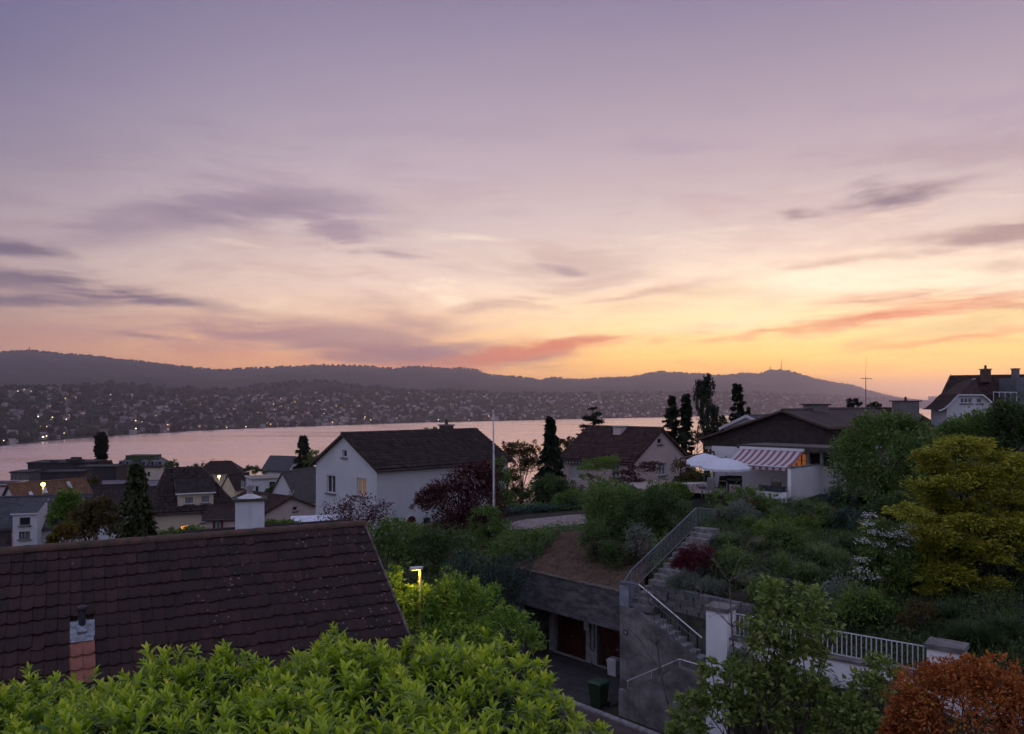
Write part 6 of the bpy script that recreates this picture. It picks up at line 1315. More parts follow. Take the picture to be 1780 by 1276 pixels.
# --- lamps
def lamp_post(label, px, py, Y, hgt, glowcol, power, head=0.16):
    c = P(px, py, Y); zb = c[2] - hgt; root = empty('street_lamp', (c[0], c[1], zb), label, 'lamp'); mb = MB(); mb.tube([(c[0], c[1], zb - 0.1), (c[0], c[1], c[2])], 0.05, 8); mb.build('post', steel, root)
    mb = MB(); mb.lathe(c, [(0.05, -0.25), (head, -0.05), (head, 0.1), (0.0, 0.25)], 10); mb.build('lantern', glow('lamp_amber_%d' % px, glowcol, 7.0), root)
    l_ = bpy.data.lights.new('street_light', 'POINT'); l_.energy = power; l_.color = glowcol; l_.shadow_soft_size = 0.15; lo = bpy.data.objects.new('street_light', l_); COL.objects.link(lo); lo.parent = root; lo.location = (0, -0.35, hgt - 0.4)
lamp_post('lit amber street lamp beside the skylight roof', 75, 842, 93, 9, (1.0, 0.58, 0.12), 60, 0.24)
lamp_post('lit yellow street lamp between the cream roofs', 381, 828, 182, 12, (1.0, 0.68, 0.15), 120, 0.32)
c = P(724, 989, 21.2); zg = h1(c[0], c[1]); root = empty('street_lamp', (c[0] + 0.10, c[1], zg), 'flat-headed lamp on a glowing yellow post behind the laurels', 'lamp')
mb = MB(); mb.tube([(c[0] + 0.10, c[1], zg - 0.1), (c[0] + 0.10, c[1], c[2] - 0.02)], 0.035, 8); mb.build('post', mat('post_pale', (0.6, 0.55, 0.4), 0.6), root)
mb = MB(); mb.box(c + (0, 0, 0.02), (0.17, 0, 0.01), (0, 0.10, 0), (0, 0, 0.03)); mb.build('lamp_head', mat('lamp_grey', (0.45, 0.45, 0.5), 0.5), root)
mb = MB(); mb.box(c + (-0.02, -0.0, -0.018), (0.10, 0, 0.006), (0, 0.07, 0), (0, 0, 0.006)); mb.build('diffuser', glow('lamp_tube', (1.0, 0.66, 0.12), 5.0), root)
l_ = bpy.data.lights.new('lamp_light', 'POINT'); l_.energy = 18; l_.color = (1.0, 0.60, 0.06); l_.shadow_soft_size = 0.06; lo = bpy.data.objects.new('lamp_light', l_); COL.objects.link(lo); lo.parent = root; lo.location = (-0.12, -0.06, c[2] - zg - 0.08)
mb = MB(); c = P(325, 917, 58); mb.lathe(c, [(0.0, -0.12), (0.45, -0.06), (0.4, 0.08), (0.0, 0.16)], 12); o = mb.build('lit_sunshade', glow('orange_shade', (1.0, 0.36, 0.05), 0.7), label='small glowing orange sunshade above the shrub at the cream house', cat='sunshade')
mb = MB(); mb.tube([(c[0], c[1], -13.8), c], 0.025, 6); mb.build('pole', steel, o, origin=WL[o.name])
# flagpole
c0, c1 = P(858, 890, 44.5), P(857, 711, 44.5); fp = empty('flagpole', (c0[0], c0[1], h1(c0[0], c0[1])), 'tall slim white flagpole in front of the white house', 'flagpole')
mb = MB(); mb.tube([(c0[0], c0[1], h1(c0[0], c0[1]) - 0.1), (c0[0], c0[1], -3.2), c1], [0.055, 0.045, 0.028], 10); mb.build('pole', mat('flagpole_white', (0.55, 0.55, 0.58), 0.5), fp)
mb = MB(); mb.lathe(c1, [(0.03, 0), (0.06, 0.04), (0.05, 0.09), (0, 0.12)], 10); mb.build('finial', gut, fp)
mb = MB(); mb.tube([c1 + (0.06, 0, -0.05), (c0[0] + 0.09, c0[1], -6.0)], 0.006, 4); mb.build('halyard', white_c, fp)
# garden path
ts = np.linspace(0, 1, 30); wq = np.linspace(0, 1, 8); TSg, WQg = np.meshgrid(ts, wq)
cxp, cyp = np.interp(TSg.ravel(), [0, 0.35, 1], [X(866, 45.4), X(930, 45.4), X(1020, 46.4)]), np.interp(TSg.ravel(), [0, 0.35, 1], [45.4, 45.6, 46.6])
hwp = np.interp(TSg.ravel(), [0, 0.3, 0.8, 1], [0.35, 1.1, 1.3, 1.0]); yy = cyp + (WQg.ravel() - 0.5) * 2 * hwp; I = np.arange(len(yy)).reshape(TSg.shape)
Q = np.stack([I[:-1, :-1].ravel(), I[:-1, 1:].ravel(), I[1:, 1:].ravel(), I[1:, :-1].ravel()], 1)
tag(link('footpath', np_mesh('footpath', np.column_stack([cxp, yy, hr(cxp, yy) + 0.06]), [Q], mat('gravel_path', (0.24, 0.195, 0.185), 0.95, 0.25, 4, 0.5, 60), smooth=True)), kind='structure')

# ------------------------------------------------------------------ plants
Lm = lambda n, *c, **k: leaf_mat(n, *c, **k)
L_dark = Lm('leaf_dark', (0.040, 0.075, 0.025), (0.128, 0.198, 0.055)); L_mid = Lm('leaf_mid', (0.069, 0.131, 0.034), (0.224, 0.330, 0.078))
L_br = Lm('leaf_bright', (0.086, 0.159, 0.025), (0.245, 0.359, 0.057)); L_mapl = Lm('leaf_maple', (0.120, 0.150, 0.014), (0.400, 0.410, 0.036), (0.50, 0.40, 0.06))
L_red = Lm('leaf_purple', (0.043, 0.015, 0.018), (0.140, 0.043, 0.046)); L_crim = Lm('leaf_crimson', (0.066, 0.009, 0.015), (0.183, 0.021, 0.035)); L_or = Lm('leaf_orange', (0.237, 0.067, 0.020), (0.524, 0.175, 0.039), (0.413, 0.301, 0.063))
L_con = Lm('needle', (0.010, 0.018, 0.010), (0.035, 0.051, 0.022), trans=0.12); L_con2 = Lm('needle_olive', (0.027, 0.043, 0.016), (0.095, 0.115, 0.041), trans=0.15); L_teal = Lm('needle_blue', (0.029, 0.058, 0.043), (0.088, 0.150, 0.109), trans=0.12)
L_brn = Lm('leaf_brownish', (0.067, 0.054, 0.018), (0.168, 0.128, 0.040)); L_yel = Lm('leaf_yellowish', (0.070, 0.065, 0.012), (0.190, 0.155, 0.030)); L_lau = Lm('laurel_mid', (0.087, 0.196, 0.029), (0.292, 0.463, 0.063), (0.489, 0.660, 0.098))
L_sap = Lm('leaf_sapling', (0.111, 0.173, 0.039), (0.277, 0.367, 0.088), (0.377, 0.355, 0.111)); L_sil = Lm('leaf_silver', (0.114, 0.143, 0.105), (0.286, 0.324, 0.247)); L_wht = Lm('flower_white', (0.40, 0.40, 0.38), (0.62, 0.62, 0.58), trans=0.2)
G_gr = Lm('grass_blade', (0.071, 0.128, 0.036), (0.217, 0.307, 0.098)); G_dk = Lm('grass_dark', (0.024, 0.048, 0.017), (0.085, 0.133, 0.044)); G_pale = Lm('grass_pale', (0.124, 0.144, 0.082), (0.309, 0.320, 0.186))
def xyb(px, Y): return (X(px, Y), Y)
def bs_(Y, *bl): return [Bp(b[0], b[1], Y + (b[4] if len(b) > 4 else 0), b[2], b[3]) for b in bl]
# label, name, base px, Y, blobs(px,py,rpx,rpy), leaves, L, W, mat, extra
PL = [
 ('laurel_bush', 'glossy mid green laurel bushes behind the tiled roof, round the lamp', 'shrub', 780, 21.5, [(676, 1016, 28, 36), (668, 1060, 40, 60), (722, 1042, 36, 28, -0.3), (745, 1066, 55, 42), (795, 1034, 40, 42), (825, 1060, 50, 50), (880, 1092, 45, 42, 0.8), (720, 1085, 70, 50), (800, 1110, 70, 45, -0.6), (925, 1118, 26, 34, 1.0), (855, 1040, 20, 24, 0.5)], 17000, 0.12, 0.045, L_lau, dict(r0=0.06, per=22, rc=0.22)),
 ('flowering_shrub', 'tall shrub with flat white flower heads beside the yellow maple', 'shrub', 1540, 27, [(1545, 950, 42, 45), (1520, 930, 28, 30), (1560, 985, 40, 45), (1515, 985, 25, 30)], 5200, 0.13, 0.07, L_mid, dict(r0=0.05)),
 ('broad_shrub', 'large round dark green shrub beside the white wing wall', 'shrub', 1540, 41, [(1535, 800, 78, 66), (1480, 805, 34, 50), (1596, 780, 34, 50), (1508, 750, 36, 28), (1556, 742, 34, 22), (1606, 830, 26, 40), (1510, 850, 60, 36), (1575, 850, 50, 36)], 24000, 0.17, 0.085, L_mid, dict(r0=0.12, per=60, rc=0.36, shell=0.75)),
 ('leafy_tree', 'dark green tree in front of the white villa gable', 'tree', 1680, 50, [(1690, 775, 52, 56), (1655, 752, 26, 26), (1715, 742, 30, 30), (1650, 790, 26, 30)], 13000, 0.20, 0.10, L_mid, dict(r0=0.14)),
 ('leafy_tree', 'dark green tree below the balcony rail of the villa', 'tree', 1755, 48, [(1760, 745, 40, 48), (1745, 720, 22, 24), (1790, 760, 45, 55), (1735, 790, 30, 30)], 11000, 0.19, 0.10, L_dark, dict(r0=0.14)),
 ('orange_shrub', 'rounded shrub with dense rust orange leaves by the wall pillar', 'shrub', 1665, 13.5, [(1665, 1225, 105, 70), (1590, 1245, 52, 58), (1745, 1205, 52, 55), (1640, 1185, 50, 40), (1700, 1170, 44, 30), (1570, 1285, 45, 40), (1770, 1250, 40, 70)], 15000, 0.075, 0.040, L_or, dict(r0=0.05, per=30, rc=0.20, nl=22)),
 ('young_tree', 'young leafy green tree growing before the white garden wall', 'tree', 1320, 18.0, [(1345, 1035, 34, 28), (1405, 1045, 40, 30), (1365, 1085, 60, 40), (1425, 1090, 36, 36), (1330, 1130, 36, 36), (1390, 1145, 50, 40), (1290, 1185, 44, 44), (1355, 1195, 50, 46), (1410, 1210, 46, 50), (1250, 1225, 40, 40), (1205, 1240, 34, 40), (1310, 1250, 60, 40), (1230, 1175, 22, 26), (1195, 1280, 40, 30), (1390, 1270, 60, 30)], 6800, 0.145, 0.095, L_sap, dict(r0=0.07, per=14, rc=0.30, nl=34, flat=0.8)),
 ('young_tree', 'slender green sapling between the young tree and orange shrub', 'tree', 1490, 17.5, [(1510, 1200, 36, 40), (1475, 1240, 36, 40), (1530, 1160, 26, 22), (1560, 1180, 20, 20), (1500, 1270, 50, 28)], 1700, 0.125, 0.09, L_sap, dict(r0=0.04, per=12, rc=0.3, nl=12)),
 ('purple_tree', 'dark purple-leaved tree in front of the white house', 'tree', 800, 45.5, [(820, 838, 40, 38), (790, 868, 46, 44), (840, 880, 38, 62), (752, 868, 32, 28), (805, 920, 62, 48), (735, 878, 22, 16), (845, 825, 26, 26)], 14000, 0.15, 0.075, L_red, dict(r0=0.10, per=20, rc=0.30, nl=16)),
 ('purple_shrub', 'twiggy purple-leaved shrub below the lit window', 'shrub', 622, 40, [(590, 893, 34, 26), (630, 890, 40, 30), (662, 895, 24, 28), (615, 915, 60, 20)], 2300, 0.13, 0.065, L_red, dict(r0=0.05, per=10, rc=0.3, nl=26)),
 ('dark_shrub', 'dark green shrub behind the verge of the tiled roof', 'shrub', 680, 37, [(650, 935, 40, 28), (690, 930, 42, 30), (672, 965, 50, 30)], 5200, 0.14, 0.075, L_mid, dict(r0=0.05)),
 ('dark_shrub', 'very dark shrub under the purple tree', 'shrub', 765, 38, [(745, 950, 46, 36), (790, 960, 46, 40), (730, 980, 46, 24)], 5200, 0.14, 0.07, L_dark, dict(r0=0.05)),
 ('dark_shrub', 'green shrub at the foot of the flagpole', 'shrub', 850, 43.5, [(842, 905, 30, 28), (862, 930, 34, 30), (825, 935, 30, 26)], 4200, 0.13, 0.065, L_mid, dict(r0=0.05)),
 ('dark_shrub', 'low spreading green shrub left of the brown bank', 'shrub', 915, 40, [(900, 945, 44, 24), (935, 935, 26, 18), (880, 965, 40, 24), (915, 965, 30, 18)], 5600, 0.11, 0.055, L_mid, dict(r0=0.04)),
 ('green_shrub', 'dense green shrub leaning on the white house eaves end', 'shrub', 862, 52, [(866, 845, 22, 46), (874, 880, 26, 36), (858, 810, 14, 16)], 6200, 0.15, 0.075, L_mid, dict(r0=0.06)),
 ('tall_shrub', 'yellowish shrub between the flagpole and the spruce', 'shrub', 893, 54, [(890, 845, 18, 40), (900, 870, 26, 22)], 3200, 0.15, 0.08, L_yel, dict(r0=0.06)),
 ('tall_shrub', 'brownish leafy tree beyond the white house, against the water', 'tree', 908, 66, [(900, 800, 24, 34), (920, 790, 20, 22), (885, 780, 14, 14), (925, 815, 24, 24)], 5200, 0.17, 0.085, L_brn, dict(r0=0.08)),
 ('tall_shrub', 'dark bushy tree left of the pink house roof', 'tree', 985, 76, [(978, 778, 16, 18), (992, 770, 12, 12), (970, 800, 18, 20)], 2600, 0.19, 0.10, L_brn, dict(r0=0.08)),
 ('dark_shrub', 'broad dark green shrub below the pink house', 'shrub', 965, 53, [(955, 850, 40, 28), (990, 862, 34, 24), (930, 862, 30, 20)], 6200, 0.14, 0.075, L_dark, dict(r0=0.06)),
 ('dark_shrub', 'bright green low shrub beside the pink house steps', 'shrub', 1000, 50, [(998, 868, 26, 18), (975, 875, 24, 14)], 2400, 0.13, 0.065, L_mid, dict(r0=0.04)),
 ('cloud_pine', 'small green tree with flat cloud-like crown by the pink house', 'tree', 1045, 55, [(1040, 806, 30, 9), (1060, 800, 22, 9), (1025, 815, 20, 8), (1050, 815, 26, 7), (1020, 830, 16, 6)], 3600, 0.13, 0.05, L_br, dict(r0=0.07, flat=0.5, per=24, rc=0.34)),
 ('red_maple', 'reddish brown spreading maple under the gable window', 'tree', 1105, 54, [(1085, 828, 26, 12), (1115, 818, 28, 14), (1135, 812, 18, 12), (1095, 840, 34, 10), (1120, 845, 24, 10)], 3800, 0.12, 0.06, Lm('leaf_redbrown', (0.040, 0.018, 0.014), (0.110, 0.048, 0.034)), dict(r0=0.07, flat=0.5, per=18, rc=0.3)),
 ('garden_shrub', 'light green shrub in the middle of the upper garden', 'shrub', 1070, 46, [(1060, 855, 36, 22), (1090, 865, 34, 22), (1040, 850, 20, 24)], 4600, 0.12, 0.06, L_mid, dict(r0=0.04)),
 ('garden_shrub', 'green shrub in front of the terrace pergola', 'shrub', 1160, 45, [(1150, 858, 32, 22), (1178, 862, 26, 24), (1135, 875, 26, 18)], 4600, 0.12, 0.06, L_br, dict(r0=0.04, tmean=0.25)),
 ('climbing_shrub', 'loose reddish shrub climbing at the terrace corner', 'shrub', 1190, 46.5, [(1182, 815, 18, 18), (1196, 835, 18, 22), (1178, 845, 14, 16)], 1700, 0.11, 0.06, L_brn, dict(r0=0.04, per=12)),
 ('tall_hedge_shrub', 'tall dark evergreen shrub above the brown bank', 'shrub', 1062, 39.8, [(1060, 900, 50, 48), (1075, 945, 46, 50), (1045, 875, 34, 34), (1085, 870, 30, 26)], 12000, 0.12, 0.06, L_mid, dict(r0=0.06)),
 ('tall_hedge_shrub', 'dark upright shrub standing on the brown bank', 'shrub', 1035, 37.6, [(1035, 945, 32, 44), (1050, 970, 32, 34)], 3200, 0.12, 0.05, L_dark, dict(r0=0.05)),
 ('tall_hedge_shrub', 'dark green shrub left of the stair railing', 'shrub', 1125, 38.6, [(1120, 895, 42, 42), (1140, 930, 36, 36), (1105, 930, 36, 40), (1168, 895, 36, 34), (1150, 870, 30, 26)], 12000, 0.12, 0.06, L_dark, dict(r0=0.06)),
 ('tall_hedge_shrub', 'deep green shrub hanging over the stair foot', 'shrub', 1085, 36.2, [(1085, 980, 34, 34), (1105, 995, 24, 22), (1065, 970, 26, 32)], 2600, 0.11, 0.05, L_dark, dict(r0=0.04)),
 ('pale_shrub', 'twiggy shrub with whitish leaves behind the stair railing', 'shrub', 1112, 36.0, [(1112, 935, 28, 26), (1100, 955, 20, 16), (1125, 960, 20, 16)], 1700, 0.09, 0.05, L_sil, dict(r0=0.035, per=8, nl=22)),
 ('crimson_maple', 'dome-shaped dark crimson maple beside the stone steps', 'shrub', 1211, 31.5, [(1210, 972, 36, 25), (1188, 980, 22, 17), (1234, 976, 22, 19)], 9000, 0.10, 0.022, L_crim, dict(r0=0.04, droop=0.7, rc=0.22)),
 ('slope_shrub', 'green shrub at the head of the stone steps', 'shrub', 1290, 41, [(1300, 870, 36, 28), (1330, 880, 30, 22), (1275, 885, 28, 18), (1250, 865, 22, 18)], 5600, 0.11, 0.055, L_mid, dict(r0=0.04)),
 ('slope_shrub', 'yellowish-leaved low shrub on the planted slope', 'shrub', 1380, 36, [(1370, 915, 34, 16), (1405, 912, 30, 16), (1350, 905, 20, 12)], 3400, 0.09, 0.05, L_br, dict(r0=0.03, tmean=0.3)),
 ('slope_shrub', 'grey-green shrub in the middle of the slope', 'shrub', 1470, 36, [(1480, 905, 30, 24), (1460, 925, 26, 18)], 2800, 0.09, 0.045, L_teal, dict(r0=0.03)),
 ('slope_shrub', 'dark shrub in the shade under the round shrub', 'shrub', 1540, 37, [(1560, 880, 40, 26), (1600, 900, 36, 30), (1520, 890, 26, 18)], 4600, 0.12, 0.06, L_dark, dict(r0=0.04)),
 ('slope_shrub', 'low shrub with brownish leaves below the maple', 'shrub', 1600, 24.5, [(1600, 1065, 28, 22), (1575, 1080, 18, 16)], 2200, 0.07, 0.035, L_brn, dict(r0=0.03)),
 ('slope_shrub', 'small green shrub behind the wall railing', 'shrub', 1560, 24.2, [(1575, 1140, 24, 14), (1545, 1135, 18, 14)], 1700, 0.08, 0.04, L_mid, dict(r0=0.03)),
 ('lavender_cushion', 'silvery lavender cushion on the lower stone wall', 'shrub', 1190, 30.9, [(1190, 1010, 26, 16), (1172, 1018, 16, 12)], 2600, 0.09, 0.018, L_sil, dict(r0=0.02, per=30)),
 ('lavender_cushion', 'wide grey-green lavender cushion beside the wall pillar', 'shrub', 1235, 30.2, [(1235, 1020, 28, 15), (1260, 1026, 18, 12)], 2800, 0.09, 0.018, L_sil, dict(r0=0.02, per=30)),
 ('dark_shrub', 'dark hedge behind the parasols', 'shrub', 1218, 54, [(1205, 835, 20, 18), (1230, 838, 22, 16), (1185, 842, 16, 14)], 4200, 0.14, 0.075, L_dark, dict(r0=0.05)),
 # left village
 ('green_tree', 'bright green leafy tree beside the white bay house', 'tree', 118, 53, [(120, 868, 22, 18), (112, 895, 26, 26), (132, 885, 16, 18), (100, 905, 16, 16)], 5200, 0.19, 0.10, L_br, dict(r0=0.10)),
 ('autumn_tree', 'brown-green bushy tree left of the dark conifer', 'tree', 168, 47, [(172, 885, 30, 22), (150, 905, 30, 26), (185, 915, 30, 30), (140, 925, 26, 22)], 7000, 0.17, 0.09, L_brn, dict(r0=0.10)),
 ('yellow_bush', 'yellow-tipped bush in front of the white bay house', 'shrub', 110, 43, [(118, 922, 16, 12), (105, 935, 20, 14), (95, 945, 14, 12)], 2600, 0.13, 0.07, Lm('leaf_gold', (0.07, 0.06, 0.010), (0.26, 0.19, 0.020)), dict(r0=0.05)),
 ('garden_bush', 'green bush against the cream house wall', 'shrub', 330, 55, [(300, 930, 24, 9), (335, 926, 28, 10), (355, 930, 20, 9)], 3600, 0.15, 0.08, L_mid, dict(r0=0.05)),
 ('garden_bush', 'pale green bush beside the stout white chimney', 'shrub', 485, 36, [(470, 915, 24, 9), (500, 916, 26, 9)], 2400, 0.11, 0.06, L_br, dict(r0=0.04, tmean=0.3)),
 ('garden_bush', 'round dark bush before the flat white house', 'shrub', 477, 120, [(477, 852, 14, 11), (470, 857, 10, 8)], 1500, 0.28, 0.16, L_dark, dict(r0=0.1)),
 ('village_tree', 'grey-green round tree beside the lilac-grey roof', 'tree', 152, 130, [(155, 847, 14, 12), (165, 840, 10, 10), (142, 852, 10, 10)], 1900, 0.34, 0.18, L_brn, dict(r0=0.15)),
 ('village_tree', 'dark tree rising behind the dark modern block', 'tree', 20, 150, [(15, 858, 16, 10), (30, 850, 12, 9)], 1300, 0.35, 0.2, L_dark, dict(r0=0.15)),
 ('village_tree', 'dark tree on the roofline of the aerial house', 'tree', 345, 215, [(345, 815, 10, 9), (330, 818, 8, 7), (360, 812, 12, 7)], 1300, 0.45, 0.26, L_dark, dict(r0=0.2)),
 ('village_tree', 'low dark tree between the aerial house and white gable', 'tree', 440, 215, [(437, 818, 14, 8), (452, 822, 12, 7), (425, 822, 8, 7)], 1300, 0.45, 0.26, L_dark, dict(r0=0.2)),
 ('village_tree', 'dark tree touching the mansion slope', 'tree', 302, 230, [(300, 808, 9, 9), (292, 814, 8, 8)], 900, 0.45, 0.26, L_dark, dict(r0=0.2)),
 ('village_tree', 'broad tree right of the lakeside spruce', 'tree', 545, 168, [(546, 792, 10, 12), (552, 804, 12, 14), (538, 808, 10, 14)], 1700, 0.34, 0.2, L_mid, dict(r0=0.2)),
 ('village_tree', 'tree crown showing above the white house ridge', 'tree', 747, 130, [(747, 750, 16, 6), (738, 756, 12, 8), (757, 757, 12, 8)], 1300, 0.3, 0.18, L_br, dict(r0=0.2, tmean=0.2)),
 ('village_tree', 'low tree between the weeping conifer and the dark gable', 'tree', 1258, 84, [(1258, 733, 7, 12), (1250, 748, 10, 10)], 1100, 0.22, 0.12, L_con2, dict(r0=0.1)),
 ('village_tree', 'small crown above the long dark roof, left of the aerial', 'tree', 1486, 95, [(1484, 700, 10, 7), (1478, 708, 8, 6), (1493, 706, 6, 5)], 900, 0.26, 0.13, L_con, dict(r0=0.1)),
 ('village_tree', 'small crown above the long dark roof, right of the aerial', 'tree', 1524, 95, [(1522, 706, 8, 5), (1512, 709, 6, 4)], 600, 0.26, 0.13, L_con, dict(r0=0.1)),
 ('village_tree', 'tree below the conifers behind the pink house', 'tree', 1208, 82, [(1180, 770, 20, 14), (1210, 762, 18, 16), (1240, 762, 20, 16)], 2600, 0.22, 0.12, L_con, dict(r0=0.1)),
]
for nm, lab, cat, bpx, Y, bl, n, L, W, m_, kw in PL: broad(nm, lab, cat, xyb(bpx, Y), bs_(Y, *bl), n, L, W, m_, **kw)
tiers = []
SIL = [(775, 1640, 1740), (800, 1595, 1800), (830, 1590, 1830), (860, 1595, 1840), (890, 1570, 1850), (920, 1570, 1850), (950, 1600, 1850), (980, 1600, 1840), (1010, 1610, 1830), (1040, 1625, 1800)]
for py, x0, x1 in SIL:
    for q in np.arange(x0 + 18, x1, 34): tiers.append(Bp(q + rng.normal(0, 10), py + 14 + rng.normal(0, 9), 27.5 + rng.uniform(-1.5, 1.5), rng.uniform(26, 46), rng.uniform(12, 20)))
broad('japanese_maple', 'spreading yellow-green Japanese maple with layered branches', 'tree', xyb(1690, 27.5), tiers, 78000, 0.14, 0.06, L_mapl, r0=0.12, per=60, flat=0.40, horiz=0.6, rc=0.75, nl=18, shell=0.2)
# white flower heads on the flowering shrub
fs = next(o for o in bpy.data.objects if o.name.startswith('flowering_shrub')); fp_ = []
for px, py in ((1510, 908), (1520, 925), (1502, 940), (1560, 925), (1572, 930), (1580, 915), (1545, 930), (1500, 972), (1496, 990), (1518, 1003), (1570, 945), (1530, 945), (1515, 895), (1585, 935), (1552, 960)):
    c = P(px, py, 26.3 + rng.uniform(-0.3, 0.3)); n_ = 55; q = c + rng.normal(0, 1, (n_, 3)) * (0.13, 0.13, 0.05); fp_.append(q)
fp_ = np.concatenate(fp_); d_ = rnd_dir(len(fp_)); d_[:, 2] *= 0.3; nn_ = rng.normal(0, 0.4, (len(fp_), 3)); nn_[:, 2] += 1
link('flowers', leaves('flowers', fp_, d_, nn_, 0.07, 0.06, L_wht, origin=WL[fs.name]), fs, WL[fs.name])
ps = next(o for o in bpy.data.objects if o.name.startswith('pale_shrub'))
# conifers
cone = lambda r0, p=0.9: (lambda t_: r0 * max(0.03, (1 - t_)) ** p * min(1, 0.55 + 3 * t_))
def con(name, label, px, pyt, Y, r_px, m_, zb=None, prof=None, **kw):
    x, y = xyb(px, Y); z0 = h1(x, y) if zb is None else zb; Ht = Zp(pyt, Y) - z0; r_ = r_px / F * Y
    return conifer(name, label, (x, y, z0), Ht, (prof or cone)(r_), m_, **kw)
con('conifer', 'tall dark leafy conifer in front of the cream dormer house', 237, 806, 46, 44, L_con2, nbr=340, per=46, L=0.28, W=0.14, droop=0.25, prof=lambda r_: (lambda t_: r_ * 1.1 * max(0.02, 1 - t_) ** 0.62 * (0.85 if t_ > 0.2 else 0.9)))
colp = lambda r_: (lambda t_: r_ * (0.5 + 0.5 * math.sin(math.pi * min(1, t_ * 0.9 + 0.15))) * (1 if t_ < 0.75 else max(0.1, (1 - t_) / 0.25) ** 0.6))
con('poplar', 'dark columnar poplar rising against the lake', 176, 755, 250, 13, L_con, nbr=300, per=30, L=0.9, W=0.5, droop=-0.7, prof=lambda r_: (lambda t_: r_ * 0.62 * (1.0 if t_ < 0.82 else max(0.12, (1 - t_) / 0.16) ** 0.7)))
con('spruce', 'dark spruce between the village roofs and the white house', 527, 757, 170, 40, L_con, nbr=220, per=26, L=0.8, W=0.25)
con('spruce', 'narrow dark spruce left of the pink house', 957, 724, 62, 32, L_con, nbr=260, per=32, L=0.34, W=0.14, jit=0.35, prof=lambda r_: (lambda t_: r_ * max(0.02, 1 - t_) ** 1.0))
con('cypress', 'dark columnar conifer, left of the close pair by the lake', 1168, 689, 85, 13, L_con, nbr=150, per=40, jit=0.42, L=0.36, W=0.15, droop=0.1, prof=colp)
con('cypress', 'dark columnar conifer with pointed tip, right of the close pair', 1192, 685, 85, 14, L_con, nbr=150, per=40, jit=0.42, L=0.36, W=0.15, droop=0.25, prof=lambda r_: (lambda t_: r_ * max(0.03, 1 - t_) ** 0.5))
con('cypress', 'dark pointed conifer beside the white barge boards', 1282, 666, 80, 17, L_con, nbr=150, per=40, jit=0.42, L=0.36, W=0.15, droop=0.2, prof=lambda r_: (lambda t_: r_ * max(0.03, 1 - t_) ** 0.55))
con('cypress', 'tiny conifer tip beside the pointed conifer', 1300, 706, 82, 10, L_con, nbr=60, per=18, L=0.3, W=0.12)
# weeping conifer: two leaning leaders with hanging curtains
x, y = xyb(1226, 75); z0 = h1(x, y); wr = empty('weeping_conifer', (x, y, z0), 'tall ragged weeping conifer standing over the dark gable', 'tree'); pc = []; mb = MB()
for tops in ([(1226, 770), (1224, 740), (1222, 700), (1219, 665), (1213, 660)], [(1228, 770), (1229, 730), (1231, 690), (1230, 660), (1229, 650)], [(1230, 770), (1236, 745), (1240, 715), (1243, 705)]):
    path = [P(a_, b_, 75) + (0, rng.normal(0, 0.15), 0) for a_, b_ in tops]; path[0][2] = z0 - 0.2; mb.tube(path, np.linspace(0.16, 0.025, len(path)), 6)
    for k in range(60):
        f = rng.random() * (len(path) - 1.3) + 0.3; i = int(f); p0 = path[i] + (path[i + 1] - path[i]) * (f - i); a = rng.random() * 6.28; out_ = rng.uniform(0.1, 0.75) * (0.6 if f > len(path) - 2 else 1); hang = rng.uniform(0.4, 1.9)
        e_ = p0 + np.array((math.cos(a) * out_, math.sin(a) * out_, 0.1)); n_ = int(16 + hang * 14); tq = rng.random(n_); pc.append(np.stack([e_[0] + rng.normal(0, 0.07, n_), e_[1] + rng.normal(0, 0.07, n_), e_[2] - tq * hang], 1)); mb.tube([p0, (p0 + e_) / 2 + (0, 0, 0.08), e_, e_ - (0, 0, hang * 0.7)], [0.02, 0.015, 0.01, 0.004], 4, cap=False)
pc = np.concatenate(pc); d_ = rng.normal(0, 0.35, pc.shape); d_[:, 2] -= 1
link('crown', leaves('crown', pc, d_, rnd_dir(len(pc)), 0.26, 0.10, L_con, origin=WL[wr.name]), wr, WL[wr.name]); mb.build('trunk', bark, wr)
# cedar: open horizontal plates
x, y = xyb(1032, 88); z0 = h1(x, y); cr = empty('cedar', (x, y, z0), 'open-branched cedar behind the pink house roof', 'tree'); pc = []; mb = MB(); tip = P(1030, 707, 88); mb.tube([(x, y, z0 - 0.3), (x, y, tip[2] - 2), tip], [0.3, 0.15, 0.03], 7)
for k in range(30):
    t_ = rng.random(); z = tip[2] - 0.2 - t_ ** 1.2 * 5.2; a = rng.random() * 6.28; Lb = (0.5 + 2.0 * t_ ** 0.7) * rng.uniform(0.7, 1.15); e_ = np.array((x + math.cos(a) * Lb, y + math.sin(a) * Lb, z + 0.18 * Lb)); b0 = np.array((x, y, z)); mb.tube([b0, (b0 + e_) / 2 + (0, 0, 0.1), e_], [0.05, 0.035, 0.01], 5, cap=False)
    n_ = int(90 * Lb); f = rng.random(n_) ** 0.6; q = b0 + (e_ - b0) * f[:, None]; w_ = rng.normal(0, 0.22, n_) * (0.4 + 0.6 * Lb / 2); q += np.stack([-math.sin(a) * w_, math.cos(a) * w_, rng.normal(0.06, 0.06, n_) - 0.12 * f], 1); pc.append(q)
pc = np.concatenate(pc); d_ = rng.normal(0, 1, pc.shape); d_[:, 2] *= 0.35; nn_ = rng.normal(0, 0.4, pc.shape); nn_[:, 2] += 1
link('crown', leaves('crown', pc, d_, nn_, 0.30, 0.11, L_con, origin=WL[cr.name]), cr, WL[cr.name]); mb.build('trunk', bark, cr)
